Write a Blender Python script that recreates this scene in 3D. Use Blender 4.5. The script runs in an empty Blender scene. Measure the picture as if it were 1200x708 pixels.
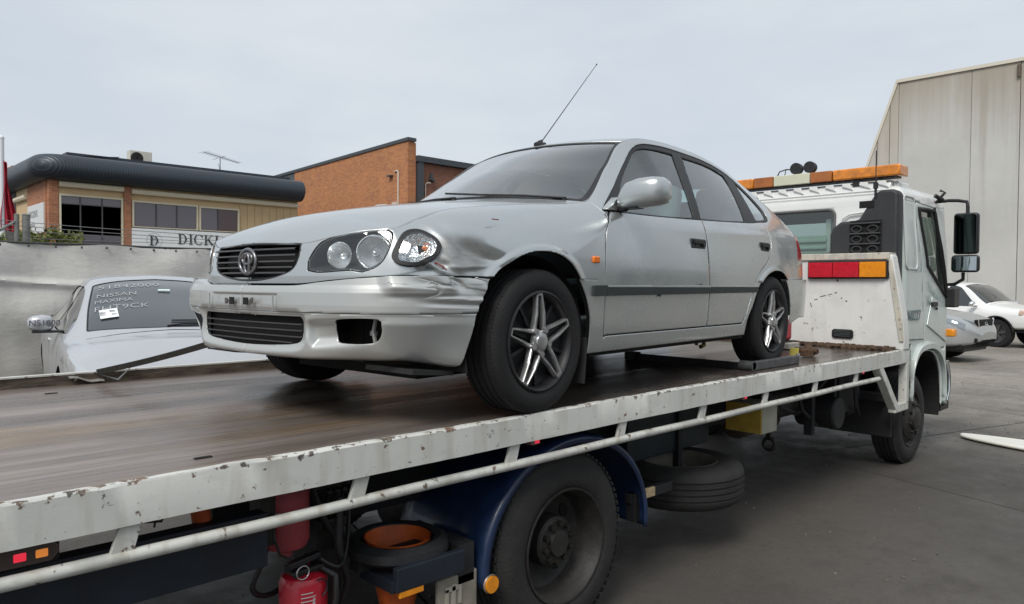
import bpy, bmesh, math, random
import numpy as np
from mathutils import Vector, Matrix, Euler
random.seed(7)
rng = np.random.default_rng(7)
SC = bpy.context.scene
COL = SC.collection
# ------------------------------------------------------------------ camera
F_PX, YAW, PITCH, ROLL = 860.0, 0.7774, -0.0243, 0.0065
CAM_POS = Vector((0.0, -2.0115, 1.5461))
DECK = 1.0272
cd = bpy.data.cameras.new("camera")
cd.sensor_width = 36.0
cd.lens = 36.0 * F_PX / 1200.0
cd.clip_start = 0.05
cd.clip_end = 2000.0
cam = bpy.data.objects.new("camera", cd)
COL.objects.link(cam)
_f = Vector((math.sin(YAW) * math.cos(PITCH), math.cos(YAW) * math.cos(PITCH), math.sin(PITCH)))
_r0 = Vector((math.cos(YAW), -math.sin(YAW), 0))
_u0 = _r0.cross(_f)
_r = _r0 * math.cos(ROLL) + _u0 * math.sin(ROLL)
_u = -_r0 * math.sin(ROLL) + _u0 * math.cos(ROLL)
mw = Matrix.Identity(4)
for i in range(3):
    mw[i][0], mw[i][1], mw[i][2], mw[i][3] = _r[i], _u[i], -_f[i], CAM_POS[i]
cam.matrix_world = mw
SC.camera = cam
# ------------------------------------------------------------------ light
SUN_EL, SUN_AZ = math.radians(48), math.radians(203)      # azimuth of the sun measured from +X towards +Y
SC.view_settings.view_transform = 'Standard'
SC.view_settings.look = 'None'
SC.view_settings.exposure = 0.0
SC.view_settings.gamma = 1.0
w = bpy.data.worlds.new("World")
SC.world = w
w.use_nodes = True
nt = w.node_tree
nt.nodes.clear()
out = nt.nodes.new('ShaderNodeOutputWorld')
bg = nt.nodes.new('ShaderNodeBackground')
sky = nt.nodes.new('ShaderNodeTexSky')
sky.sky_type = 'NISHITA'
sky.sun_disc = False
sky.sun_elevation = SUN_EL
sky.sun_rotation = math.radians(90) - SUN_AZ
sky.air_density = 1.0
sky.dust_density = 3.0
# overcast: a thick even cloud layer over the clear sky
geo = nt.nodes.new('ShaderNodeTexCoord')
mp = nt.nodes.new('ShaderNodeMapping')
mp.inputs['Scale'].default_value = (1.0, 1.0, 3.2)
noi = nt.nodes.new('ShaderNodeTexNoise')
noi.inputs['Scale'].default_value = 3.0
noi.inputs['Detail'].default_value = 5.0
noi.inputs['Roughness'].default_value = 0.5
ramp = nt.nodes.new('ShaderNodeValToRGB')
ramp.color_ramp.elements[0].position = 0.3
ramp.color_ramp.elements[0].color = (6.25, 6.95, 7.75, 1)
ramp.color_ramp.elements[1].position = 0.72
ramp.color_ramp.elements[1].color = (7.6, 8.05, 8.55, 1)
mx = nt.nodes.new('ShaderNodeMixRGB')
mx.inputs['Fac'].default_value = 0.93
nt.links.new(geo.outputs['Generated'], mp.inputs['Vector'])
nt.links.new(mp.outputs['Vector'], noi.inputs['Vector'])
nt.links.new(noi.outputs['Fac'], ramp.inputs['Fac'])
nt.links.new(sky.outputs['Color'], mx.inputs['Color1'])
nt.links.new(ramp.outputs['Color'], mx.inputs['Color2'])
nt.links.new(mx.outputs['Color'], bg.inputs['Color'])
bg.inputs['Strength'].default_value = 0.1
nt.links.new(bg.outputs['Background'], out.inputs['Surface'])
sd = bpy.data.lights.new("sun", 'SUN')
sd.energy = 2.6
sd.angle = math.radians(25)
sd.color = (1.0, 0.97, 0.92)
sun = bpy.data.objects.new("sun", sd)
COL.objects.link(sun)
_sv = Vector((math.cos(SUN_EL) * math.cos(SUN_AZ), math.cos(SUN_EL) * math.sin(SUN_AZ), math.sin(SUN_EL)))
sun.rotation_euler = _sv.to_track_quat('Z', 'Y').to_euler()
# ------------------------------------------------------------------ helpers
def V3(*a): return Vector(a)
class MB:
    """collects geometry for ONE mesh object"""
    def __init__(s): s.v = []; s.f = []; s.mi = []; s.cur = 0
    def add(s, verts, faces):
        n = len(s.v); s.v += [tuple(p) for p in verts]
        for f in faces: s.f.append(tuple(i + n for i in f)); s.mi.append(s.cur)
        return s
    def box(s, x0, x1, y0, y1, z0, z1):
        vs = [(x0,y0,z0),(x1,y0,z0),(x1,y1,z0),(x0,y1,z0),(x0,y0,z1),(x1,y0,z1),(x1,y1,z1),(x0,y1,z1)]
        return s.add(vs, [(3,2,1,0),(4,5,6,7),(0,1,5,4),(1,2,6,5),(2,3,7,6),(3,0,4,7)])
    def obox(s, c, size, rot=(0,0,0)):
        e = Euler(rot).to_matrix(); h = [k/2 for k in size]; c = Vector(c)
        vs = [c + e @ Vector((a*h[0], b*h[1], d*h[2])) for a,b,d in ((-1,-1,-1),(1,-1,-1),(1,1,-1),(-1,1,-1),(-1,-1,1),(1,-1,1),(1,1,1),(-1,1,1))]
        return s.add(vs, [(3,2,1,0),(4,5,6,7),(0,1,5,4),(1,2,6,5),(2,3,7,6),(3,0,4,7)])
    def bar(s, p, q, w, h, up=(0,0,1)):
        p = Vector(p); q = Vector(q); d = (q-p).normalized(); u = Vector(up)
        a = d.cross(u)
        if a.length < 1e-5: a = d.cross(Vector((1,0,0)))
        a.normalize(); u = a.cross(d); a = a*w/2; u = u*h/2
        vs = [p-a-u,p+a-u,p+a+u,p-a+u,q-a-u,q+a-u,q+a+u,q-a+u]
        return s.add(vs, [(0,1,2,3),(7,6,5,4),(0,4,5,1),(1,5,6,2),(2,6,7,3),(3,7,4,0)])
    def tube(s, pts, r, n=10, caps=True, closed=False):
        P = [Vector(p) for p in pts]; m = len(P); rs = r if isinstance(r,(list,tuple)) else [r]*m
        N = len(s.v); prev = None
        for i in range(m):
            if closed: t = (P[(i+1)%m]-P[i-1])
            else: t = P[min(i+1,m-1)]-P[max(i-1,0)]
            t.normalize()
            if prev is None:
                a = t.cross(Vector((0,0,1)))
                if a.length < 1e-4: a = t.cross(Vector((1,0,0)))
            else: a = prev - t*prev.dot(t)
            a.normalize(); prev = a; b = t.cross(a)
            for k in range(n):
                g = 2*math.pi*k/n; s.v.append(tuple(P[i]+(a*math.cos(g)+b*math.sin(g))*rs[i]))
        last = m if closed else m-1
        for i in range(last):
            j = (i+1)%m
            for k in range(n):
                k2 = (k+1)%n; s.f.append((N+i*n+k,N+i*n+k2,N+j*n+k2,N+j*n+k)); s.mi.append(s.cur)
        if caps and not closed:
            s.f.append(tuple(N+k for k in range(n))[::-1]); s.mi.append(s.cur)
            s.f.append(tuple(N+(m-1)*n+k for k in range(n))); s.mi.append(s.cur)
        return s
    def cyl(s, p, q, r, n=24, r2=None): return s.tube([p,q],[r, r if r2 is None else r2],n)
    def lathe(s, prof, c, axis='y', n=48, a0=0, a1=2*math.pi, flip=False):
        """prof: (radius, offset along axis)"""
        N = len(s.v); full = abs(a1-a0-2*math.pi) < 1e-6; m = n if full else n+1
        for r,h in prof:
            for k in range(m):
                g = a0+(a1-a0)*k/n; ca,sa = math.cos(g)*r, math.sin(g)*r
                p = {'y':(ca,h,sa),'x':(h,ca,sa),'z':(ca,sa,h)}[axis]
                s.v.append((c[0]+p[0],c[1]+p[1],c[2]+p[2]))
        for i in range(len(prof)-1):
            for k in range(n):
                k2 = (k+1)%m
                f = (N+i*m+k,N+i*m+k2,N+(i+1)*m+k2,N+(i+1)*m+k)
                s.f.append(f[::-1] if flip else f); s.mi.append(s.cur)
        return s
    def prism(s, poly, axis, a, b):
        """extrude polygon given in the plane normal to axis between a and b"""
        def pt(u,v,w): return {'x':(w,u,v),'y':(u,w,v),'z':(u,v,w)}[axis]
        n = len(poly); vs = [pt(u,v,a) for u,v in poly]+[pt(u,v,b) for u,v in poly]
        fs = [tuple(range(n))[::-1], tuple(range(n,2*n))]+[(i,(i+1)%n,n+(i+1)%n,n+i) for i in range(n)]
        return s.add(vs, fs)
    def grid(s, A, flip=False):
        A = np.asarray(A,float); a,b = A.shape[:2]; N = len(s.v)
        s.v += [tuple(p) for p in A.reshape(-1,3)]
        for i in range(a-1):
            for j in range(b-1):
                f = (N+i*b+j,N+(i+1)*b+j,N+(i+1)*b+j+1,N+i*b+j+1)
                s.f.append(f[::-1] if flip else f); s.mi.append(s.cur)
        return s
    def ball(s, c, r, n=12, sz=(1,1,1)):
        pr = [(max(1e-4,math.sin(math.pi*i/n))*r, -math.cos(math.pi*i/n)*r) for i in range(n+1)]
        k = len(s.v); s.lathe(pr,(0,0,0),'z',n*2)
        for i in range(k,len(s.v)): p = s.v[i]; s.v[i] = (c[0]+p[0]*sz[0],c[1]+p[1]*sz[1],c[2]+p[2]*sz[2])
        return s
    def xform(s, M, start=0):
        for i in range(start,len(s.v)): s.v[i] = tuple(M @ Vector(s.v[i]))
        return s
def obj(name, mb, mat=None, parent=None, smooth=None, bevel=0, seg=2, fix=True, solid=0, weld=0, label=None, loc=None):
    me = bpy.data.meshes.new(name)
    me.from_pydata(mb.v, [], mb.f)
    if fix or weld:
        bm = bmesh.new(); bm.from_mesh(me)
        if weld: bmesh.ops.remove_doubles(bm, verts=bm.verts, dist=weld)
        if fix: bmesh.ops.recalc_face_normals(bm, faces=bm.faces)
        bm.to_mesh(me); bm.free()
    mats = mat if isinstance(mat,(list,tuple)) else [mat]
    for m in mats:
        if m: me.materials.append(m)
    if len(mats) > 1:
        for p,k in zip(me.polygons, mb.mi): p.material_index = k
    if smooth is not None:
        me.shade_smooth()
        me.set_sharp_from_angle(angle=math.radians(smooth))
    o = bpy.data.objects.new(name, me); COL.objects.link(o)
    put(o, parent)
    if solid:
        md = o.modifiers.new('solid','SOLIDIFY'); md.thickness = abs(solid); md.offset = -1 if solid > 0 else 1
    if bevel:
        md = o.modifiers.new('bevel','BEVEL'); md.width = bevel; md.segments = seg; md.limit_method = 'ANGLE'; md.angle_limit = math.radians(40)
        md.harden_normals = False
    if label: o['label'] = label
    return o
def put(o, parent):
    """parent with geometry staying where it was written (world coordinates), unless the thing says its children are local"""
    if parent is None: return
    o.parent = parent
    root = parent
    while root.parent: root = root.parent
    if parent is root and not root.get('local'):
        o.matrix_parent_inverse = Matrix.Translation(-Vector(root.location))
def thing(name, label, cat, loc=(0,0,0), rotz=0, group=None, local=False):
    o = bpy.data.objects.new(name, None); COL.objects.link(o)
    o.empty_display_size = 0.2
    o.location = loc; o.rotation_euler = (0,0,rotz); o['label'] = label; o['category'] = cat
    if group: o['group'] = group
    if local: o['local'] = 1
    return o
def tag(o, label, cat, group=None, kind=None):
    o['label'] = label; o['category'] = cat
    if group: o['group'] = group
    if kind: o['kind'] = kind
    return o
def struct(name, mb, mat, **k):
    o = obj(name, mb, mat, **k); o['kind'] = 'structure'; return o
# ------------------------------------------------------------------ materials
MATS = {}
def mat(name, col, rough=0.5, metal=0.0, var=0.0, vscale=8.0, bump=0.0, bscale=60.0, coat=0.0, spec=0.5, stretch=None, col2=None, rvar=0.0, emit=None, estr=0.0, detail=4.0, coords='Object'):
    """principled material; colour wanders between col and col2 (or a darker col) by noise in object space"""
    m = bpy.data.materials.new(name); MATS[name] = m; m.use_nodes = True
    nt = m.node_tree; b = nt.nodes['Principled BSDF']
    b.inputs['Base Color'].default_value = (*col,1); b.inputs['Roughness'].default_value = rough
    b.inputs['Metallic'].default_value = metal; b.inputs['Coat Weight'].default_value = coat
    b.inputs['Coat Roughness'].default_value = 0.06
    b.inputs['Specular IOR Level'].default_value = spec
    if emit: b.inputs['Emission Color'].default_value = (*emit,1); b.inputs['Emission Strength'].default_value = estr
    tc = nt.nodes.new('ShaderNodeTexCoord'); mp = nt.nodes.new('ShaderNodeMapping')
    nt.links.new(tc.outputs[coords], mp.inputs['Vector'])
    if stretch: mp.inputs['Scale'].default_value = stretch
    if var > 0 or col2 or rvar:
        n = nt.nodes.new('ShaderNodeTexNoise'); n.inputs['Scale'].default_value = vscale; n.inputs['Detail'].default_value = detail
        n.inputs['Roughness'].default_value = 0.6
        nt.links.new(mp.outputs['Vector'], n.inputs['Vector'])
        if var > 0 or col2:
            r = nt.nodes.new('ShaderNodeValToRGB')
            c2 = col2 if col2 else tuple(max(0,c*(1-var)) for c in col)
            r.color_ramp.elements[0].position = 0.32; r.color_ramp.elements[0].color = (*c2,1)
            r.color_ramp.elements[1].position = 0.68; r.color_ramp.elements[1].color = (*col,1)
            nt.links.new(n.outputs['Fac'], r.inputs['Fac']); nt.links.new(r.outputs['Color'], b.inputs['Base Color'])
        if rvar:
            q = nt.nodes.new('ShaderNodeMapRange'); q.inputs['From Min'].default_value = .3; q.inputs['From Max'].default_value = .7
            q.inputs['To Min'].default_value = max(0.02,rough-rvar); q.inputs['To Max'].default_value = min(1,rough+rvar)
            nt.links.new(n.outputs['Fac'], q.inputs['Value']); nt.links.new(q.outputs['Result'], b.inputs['Roughness'])
    if bump > 0:
        n2 = nt.nodes.new('ShaderNodeTexNoise'); n2.inputs['Scale'].default_value = bscale; n2.inputs['Detail'].default_value = 3
        nt.links.new(mp.outputs['Vector'], n2.inputs['Vector'])
        bp = nt.nodes.new('ShaderNodeBump'); bp.inputs['Strength'].default_value = bump; bp.inputs['Distance'].default_value = 0.01
        nt.links.new(n2.outputs['Fac'], bp.inputs['Height']); nt.links.new(bp.outputs['Normal'], b.inputs['Normal'])
    return m
class NG:
    """tiny node-graph helper"""
    def __init__(s, m): s.m = m; s.nt = m.node_tree; s.b = s.nt.nodes.get('Principled BSDF')
    def n(s, t, **kw):
        k = s.nt.nodes.new('ShaderNode'+t)
        for a,v in kw.items():
            if a in k.inputs: k.inputs[a].default_value = v
            else: setattr(k, a, v)
        return k
    def l(s, a, b): s.nt.links.new(a, b)
    def math(s, op, a, b=None, clamp=False):
        k = s.nt.nodes.new('ShaderNodeMath'); k.operation = op; k.use_clamp = clamp
        for i,x in enumerate((a,b)):
            if x is None: continue
            if isinstance(x,(int,float)): k.inputs[i].default_value = x
            else: s.l(x, k.inputs[i])
        return k.outputs[0]
    def noise(s, vec, scale, detail=4, rough=.55, stretch=None):
        if stretch:
            mp = s.n('Mapping'); mp.inputs['Scale'].default_value = stretch; s.l(vec, mp.inputs['Vector']); vec = mp.outputs['Vector']
        k = s.nt.nodes.new('ShaderNodeTexNoise'); k.inputs['Scale'].default_value = scale; k.inputs['Detail'].default_value = detail; k.inputs['Roughness'].default_value = rough
        s.l(vec, k.inputs['Vector']); return k.outputs['Fac']
    def ramp(s, fac, stops):
        r = s.nt.nodes.new('ShaderNodeValToRGB'); e = r.color_ramp.elements
        while len(e) < len(stops): e.new(0.5)
        for q,(p,c) in zip(e, stops): q.position = p; q.color = (*c,1) if len(c) == 3 else c
        s.l(fac, r.inputs['Fac']); return r.outputs['Color']
    def step(s, fac, a, b):
        k = s.n('MapRange'); k.inputs['From Min'].default_value = a; k.inputs['From Max'].default_value = b; k.clamp = True
        s.l(fac, k.inputs['Value']); return k.outputs['Result']
    def mix(s, fac, a, b, mode='MIX'):
        k = s.nt.nodes.new('ShaderNodeMixRGB'); k.blend_type = mode
        for i,x in ((0,fac),(1,a),(2,b)):
            if isinstance(x,(int,float)): k.inputs[i].default_value = x
            elif isinstance(x,tuple): k.inputs[i].default_value = (*x,1)
            else: s.l(x, k.inputs[i])
        return k.outputs[0]
    def bump(s, h, strength=.3, dist=.01):
        k = s.n('Bump'); k.inputs['Strength'].default_value = strength; k.inputs['Distance'].default_value = dist
        s.l(h, k.inputs['Height']); s.l(k.outputs['Normal'], s.b.inputs['Normal'])
def new_mat(name, rough=.5, metal=0.0):
    m = bpy.data.materials.new(name); m.use_nodes = True; MATS[name] = m
    g = NG(m); g.b.inputs['Roughness'].default_value = rough; g.b.inputs['Metallic'].default_value = metal
    tc = g.n('TexCoord'); g.obj = tc.outputs['Object']; g.gen = tc.outputs['Generated']
    return m, g
def glass_mat(name, tint=(.8,.86,.84), refl=1.0, rough=.02, opaque=0.0, dark=(.02,.025,.025)):
    """thin window pane: tinted see-through plus Fresnel reflection"""
    m = bpy.data.materials.new(name); m.use_nodes = True; nt = m.node_tree; nt.nodes.clear(); MATS[name] = m
    o = nt.nodes.new('ShaderNodeOutputMaterial'); t = nt.nodes.new('ShaderNodeBsdfTransparent'); t.inputs['Color'].default_value = (*tint,1)
    g = nt.nodes.new('ShaderNodeBsdfGlossy'); g.inputs['Roughness'].default_value = rough
    fr = nt.nodes.new('ShaderNodeFresnel'); fr.inputs['IOR'].default_value = 1.52
    ge = nt.nodes.new('ShaderNodeNewGeometry'); mr = nt.nodes.new('ShaderNodeMapRange'); mr.inputs['To Min'].default_value = 1.52; mr.inputs['To Max'].default_value = 1/1.52
    nt.links.new(ge.outputs['Backfacing'], mr.inputs['Value']); nt.links.new(mr.outputs['Result'], fr.inputs['IOR'])
    mu = nt.nodes.new('ShaderNodeMath'); mu.operation = 'MULTIPLY_ADD'; mu.inputs[1].default_value = 1.9*refl; mu.inputs[2].default_value = .02*refl; mu.use_clamp = True
    nt.links.new(fr.outputs[0], mu.inputs[0])
    mx = nt.nodes.new('ShaderNodeMixShader')
    base = t.outputs[0]
    if opaque > 0:
        d = nt.nodes.new('ShaderNodeBsdfDiffuse'); d.inputs['Color'].default_value = (*dark,1)
        m0 = nt.nodes.new('ShaderNodeMixShader'); m0.inputs[0].default_value = opaque
        nt.links.new(t.outputs[0], m0.inputs[1]); nt.links.new(d.outputs[0], m0.inputs[2]); base = m0.outputs[0]
    nt.links.new(mu.outputs[0], mx.inputs[0]); nt.links.new(base, mx.inputs[1]); nt.links.new(g.outputs[0], mx.inputs[2])
    nt.links.new(mx.outputs[0], o.inputs['Surface'])
    return m
# ------------------------------------------------------------------ mesh cutting
def smooth_poly(poly, n=8, sharp=()):
    """closed Catmull-Rom through poly; indices in sharp stay corners"""
    P = [np.array(p,float) for p in poly]; m = len(P); outp = []
    for i in range(m):
        p0,p1,p2,p3 = P[i-1],P[i],P[(i+1)%m],P[(i+2)%m]
        if i in sharp: p0 = p1-(p2-p1)
        if (i+1)%m in sharp: p3 = p2+(p2-p1)
        for k in range(n):
            t = k/n
            outp.append(.5*((2*p1)+(-p0+p2)*t+(2*p0-5*p1+4*p2-p3)*t*t+(-p0+3*p1-3*p2+p3)*t**3))
    return np.array(outp)
def poly_sdf(P, poly):
    """signed distance, negative inside"""
    P = np.asarray(P,float); Q = np.asarray(poly,float); R = np.roll(Q,-1,0)
    best = np.full(len(P),1e9); ins = np.zeros(len(P),bool)
    for a,b in zip(Q,R):
        e = b-a; w = P-a; t = np.clip((w@e)/(e@e+1e-12),0,1)
        d = np.hypot(*(w-t[:,None]*e).T); best = np.minimum(best,d)
        c = (a[1] > P[:,1]) != (b[1] > P[:,1])
        with np.errstate(divide='ignore',invalid='ignore'):
            xi = a[0]+(P[:,1]-a[1])/(b[1]-a[1]+1e-15)*(b[0]-a[0])
        ins ^= c & (P[:,0] < xi)
    return np.where(ins,-best,best)
class TM:
    """triangle mesh with per-vertex attributes, cut along level sets"""
    def __init__(s, V, T, A): s.V = V; s.T = T; s.A = A
    @staticmethod
    def grid(P, attrs, flip=False):
        a,b = P.shape[:2]; I = np.arange(a*b).reshape(a,b)
        q0,q1,q2,q3 = I[:-1,:-1].ravel(),I[1:,:-1].ravel(),I[1:,1:].ravel(),I[:-1,1:].ravel()
        T = np.concatenate([np.stack([q0,q1,q2],1),np.stack([q0,q2,q3],1)])
        if flip: T = T[:,::-1]
        return TM(P.reshape(-1,3), T, {k:x.reshape(-1) if x.ndim == 2 else x.reshape(-1,x.shape[-1]) for k,x in attrs.items()})
    def cut(s, d, keep=-1):
        d = np.where(np.abs(d) < 1e-7, 1e-7, d)
        if keep > 0: d = -d
        neg = d < 0; c = neg[s.T].sum(1)
        T = [s.T[c == 3]]; V = [s.V]; A = {k:[x] for k,x in s.A.items()}; nv = len(s.V); em = {}
        newi = []; newt = []
        def edge(i,j):
            nonlocal nv
            k = (i,j) if i < j else (j,i)
            if k not in em:
                em[k] = nv; nv += 1; newi.append(k)
            return em[k]
        for t in s.T[(c == 1)|(c == 2)]:
            m = [bool(neg[i]) for i in t]
            for r in range(3):
                a,b,cc = t[r],t[(r+1)%3],t[(r+2)%3]; ma,mb_,mc = m[r],m[(r+1)%3],m[(r+2)%3]
                if ma and not mb_ and not mc:
                    newt.append((a,edge(a,b),edge(a,cc))); break
                if not ma and mb_ and mc:
                    e1,e2 = edge(a,b),edge(a,cc); newt.append((e1,b,cc)); newt.append((e1,cc,e2)); break
        if newi:
            K = np.array(newi); w = (d[K[:,0]]/(d[K[:,0]]-d[K[:,1]]))
            V.append(s.V[K[:,0]]*(1-w)[:,None]+s.V[K[:,1]]*w[:,None])
            for k,x in s.A.items():
                ww = w if x.ndim == 1 else w[:,None]
                A[k].append(x[K[:,0]]*(1-ww)+x[K[:,1]]*ww)
        if newt: T.append(np.array(newt))
        T = np.concatenate(T); V = np.concatenate(V); A = {k:np.concatenate(x) for k,x in A.items()}
        use = np.unique(T); mpi = np.full(len(V),-1); mpi[use] = np.arange(len(use))
        return TM(V[use], mpi[T], {k:x[use] for k,x in A.items()})
    def shift(s, amt):
        return TM(s.V+s.A['N']*(amt[:,None] if hasattr(amt,'__len__') else amt), s.T, s.A)
    def mirror(s):
        V = s.V.copy(); V[:,1] *= -1; A = dict(s.A); N = A['N'].copy(); N[:,1] *= -1; A['N'] = N
        return TM(V, s.T[:,::-1], A)
    def join(s, o):
        return TM(np.concatenate([s.V,o.V]), np.concatenate([s.T,o.T+len(s.V)]), {k:np.concatenate([s.A[k],o.A[k]]) for k in s.A})
    def mb(s):
        m = MB(); m.v = [tuple(p) for p in s.V.tolist()]; m.f = [tuple(t) for t in s.T.tolist()]; m.mi = [0]*len(m.f); return m
def grid_normals(P, flip=False):
    du = np.gradient(P,axis=0); dv = np.gradient(P,axis=1); n = np.cross(du,dv)
    n /= np.linalg.norm(n,axis=-1,keepdims=True)+1e-12
    return -n if flip else n
# ------------------------------------------------------------------ hatchback body surface

def pchip(xk,yk,x):
    xk=np.asarray(xk,float);yk=np.asarray(yk,float);x=np.asarray(x,float)
    h=np.diff(xk);d=np.diff(yk)/h;m=np.zeros_like(yk)
    for i in range(1,len(xk)-1):
        if d[i-1]*d[i]>0:
            w1=2*h[i]+h[i-1];w2=h[i]+2*h[i-1];m[i]=(w1+w2)/(w1/d[i-1]+w2/d[i])
    m[0]=d[0];m[-1]=d[-1]
    i=np.clip(np.searchsorted(xk,x,side='right')-1,0,len(xk)-2)
    t=np.clip((x-xk[i])/h[i],0,1)
    return (2*t**3-3*t**2+1)*yk[i]+(t**3-2*t**2+t)*h[i]*m[i]+(-2*t**3+3*t**2)*yk[i+1]+(t**3-t**2)*h[i]*m[i+1]
def sst(a,b,x):
    t=np.clip((x-a)/(b-a),0,1);return t*t*(3-2*t)
# u : Lo(x,y)         Up(x,y)         Top(x,y,z)        zs
ST=[
(0, (-.838,0),    (-.808,0),    (-.784,0,.674), .508),
(1, (-.822,.30),  (-.785,.30),  (-.758,.30,.664), .509),
(2, (-.795,.45),  (-.738,.45),  (-.715,.43,.686), .522),
(3, (-.750,.60),  (-.662,.60),  (-.655,.535,.706), .535),
(4, (-.682,.70),  (-.600,.685), (-.588,.617,.715), .540),
(5, (-.575,.775), (-.505,.745), (-.49,.63,.755), .540),
(6, (-.430,.818), (-.400,.795), (-.36,.64,.797), .540),
(7, (-.200,.836), (-.190,.826), (-.15,.65,.831), .538),
(8, (.10,.842),   (.10,.838),   (.10,.665,.860), .54),
(9, (.40,.845),   (.40,.845),   (.40,.681,.890), .54),
(9.4,(.50,.845),  (.50,.845),   (.50,.682,.909), .54),
(10,(.80,.845),   (.80,.845),   (.80,.590,1.108), .54),
(11,(1.08,.845),  (1.08,.845),  (1.08,.520,1.288), .54),
(11.4,(1.24,.845),(1.24,.845),  (1.24,.540,1.325), .54),
(12,(1.50,.845),  (1.50,.845),  (1.50,.552,1.332), .54),
(12.6,(1.80,.843),(1.80,.843),  (1.80,.552,1.326), .54),
(13,(2.10,.840),  (2.10,.840),  (2.10,.552,1.298), .54),
(14,(2.48,.825),  (2.48,.825),  (2.48,.555,1.218), .54),
(15,(2.80,.800),  (2.80,.800),  (2.80,.610,1.090), .565),
(16,(3.04,.795),  (3.03,.785),  (3.02,.680,.955), .565),
(17,(3.19,.772),  (3.17,.750),  (3.13,.700,.890), .565),
(18,(3.31,.62),   (3.27,.60),   (3.22,.560,.905), .565),
(19,(3.36,.35),   (3.31,.35),   (3.28,.330,.918), .565),
(20,(3.38,0),     (3.33,0),     (3.30,0,.925), .565)]
UK=[s[0] for s in ST]
def _k(i,j): return [s[i][j] for s in ST]
def band_uv(u,v):
    """u in 0..20, v: 0..1 bumper/sill part, 1..2 upper. returns x,y(abs),z,zs"""
    lx,ly=pchip(UK,_k(1,0),u),pchip(UK,_k(1,1),u)
    ux,uy=pchip(UK,_k(2,0),u),pchip(UK,_k(2,1),u)
    tx,ty,tz=(pchip(UK,_k(3,j),u) for j in range(3))
    zs=pchip(UK,[s[4] for s in ST],u)
    e=.01
    dx=pchip(UK,_k(1,0),u+e)-pchip(UK,_k(1,0),u-e); dy=pchip(UK,_k(1,1),u+e)-pchip(UK,_k(1,1),u-e)
    # u end clamp
    n=np.hypot(dx,dy)+1e-9; nx,ny=-dy/n,dx/n
    zb0=.238-.030*sst(4.2,6.4,u)+.012*sst(7.6,9,u)+.075*sst(14.5,16,u)
    zlo=zb0+(zs-zb0)*np.clip(v,0,1)
    front=1-sst(6.5,8.5,u); rear=sst(15.5,17,u)
    offF=np.interp(zlo-zb0,[0,.006,.016,.035,.06],[-.030,-.014,-.006,-.001,0])+np.interp(zlo,[.44,.485,.50,.512,.54],[.0,-.003,-.008,-.014,-.02])
    zk=[.15,.20,.24,.29,.35,.42,.50,.56,.62,.68,.74,.80,.84,.87]
    ok=[-.052,-.030,-.020,-.013,-.007,-.003,0,0,-.002,-.006,-.012,-.022,-.033,-.046]
    offS=pchip(zk,ok,zlo)
    offF=offF-.055*sst(1.2,3.,u)*(1-sst(5,6.8,u))*np.clip((.375-zlo)/.11,0,1.6)
    off=front*offF+(1-front)*offS
    xl=lx+nx*off; yl=ly+ny*off
    # upper
    w=np.clip(v-1,0,1)
    zu=zs+(tz-zs)*w
    green=sst(7.6,10.2,u)*(1-sst(16,17.2,u))
    nose=1-sst(3,6.5,u)
    zb=.60+(.865-.60)*green-.055*nose
    zb=np.minimum(zb,tz-.04)
    offU=pchip(zk,ok,np.minimum(zu,zb))*(green+ (1-green)*.6)*(1-nose)
    t=np.clip((zu-zb)/(tz-zb),0,1)
    bx=ux; by=uy+offU
    hf=1-(1-t**2)**.62; hg=t**1.18*1.0; hn=t
    h=green*hg+(1-green)*(nose*(.35*hf+.65*hn)+(1-nose)*hf)
    xu=bx+(tx-bx)*h; yu=by+(ty-by)*h
    up=v>1
    return np.where(up,xu,xl),np.where(up,yu,yl),np.where(up,zu,zlo),zs
# centre profile
CX=[-.784,-.72,-.60,-.45,-.2,.1,.27,.285,.62,.97,1.09,1.3,1.6,1.9,2.2,2.5,2.8,3.1,3.2,3.30]
CZ=[.674,.722,.776,.818,.866,.910,.937,.945,1.135,1.306,1.338,1.368,1.383,1.374,1.342,1.285,1.20,1.045,.985,.925]
def cap_ut(u,t):
    """u 0..20, t -1..1 ; returns x,y,z (y signed, -=near)"""
    tx,ty,tz=(pchip(UK,_k(3,j),u) for j in range(3))
    dx=pchip([0,4,6,9,9.4,11,12,14,16,17,20],[0,0,-.06,-.215,-.23,-.11,-.03,.03,.08,.05,0],u)
    cx=tx+dx; cz=np.interp(cx,CX,CZ)*.0+pchip(CX,CZ,cx)
    k=1-np.abs(t)**2.0
    return tx+dx*k, t*ty, tz+(cz-tz)*(1-np.abs(t)**2.2)
# ------------------------------------------------------------------ car materials
def paint_mat(name, col, metal=.74, rough=.26, dirt=.15, flake=True):
    m,g = new_mat(name, rough, metal)
    n1 = g.noise(g.obj, 3.0, 5); n2 = g.noise(g.obj, 38, 3)
    dk = tuple(c*.80 for c in col)
    c = g.mix(g.math('MULTIPLY', g.step(n1,.35,.85), dirt), col, (.33,.31,.28))
    g.l(c, g.b.inputs['Base Color'])
    r = g.n('MapRange'); r.inputs['From Min'].default_value=.3; r.inputs['From Max'].default_value=.75; r.inputs['To Min'].default_value=rough-.06; r.inputs['To Max'].default_value=rough+.12
    g.l(n1, r.inputs['Value']); g.l(r.outputs['Result'], g.b.inputs['Roughness'])
    g.b.inputs['Coat Weight'].default_value = .7; g.b.inputs['Coat Roughness'].default_value = .06
    return m
SILVER = paint_mat('silver_paint', (.495,.522,.522))
SILVER2 = paint_mat('bumper_paint', (.475,.49,.48), metal=.45, rough=.42, dirt=.35)
BLACKP = mat('black_plastic', (.016,.016,.017), .45, var=.3, vscale=20, bump=.08, bscale=300)
TRIM = mat('trim_rubber', (.012,.012,.013), .5, var=.3)
DARK = mat('dark_void', (.006,.006,.006), .9)
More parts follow.
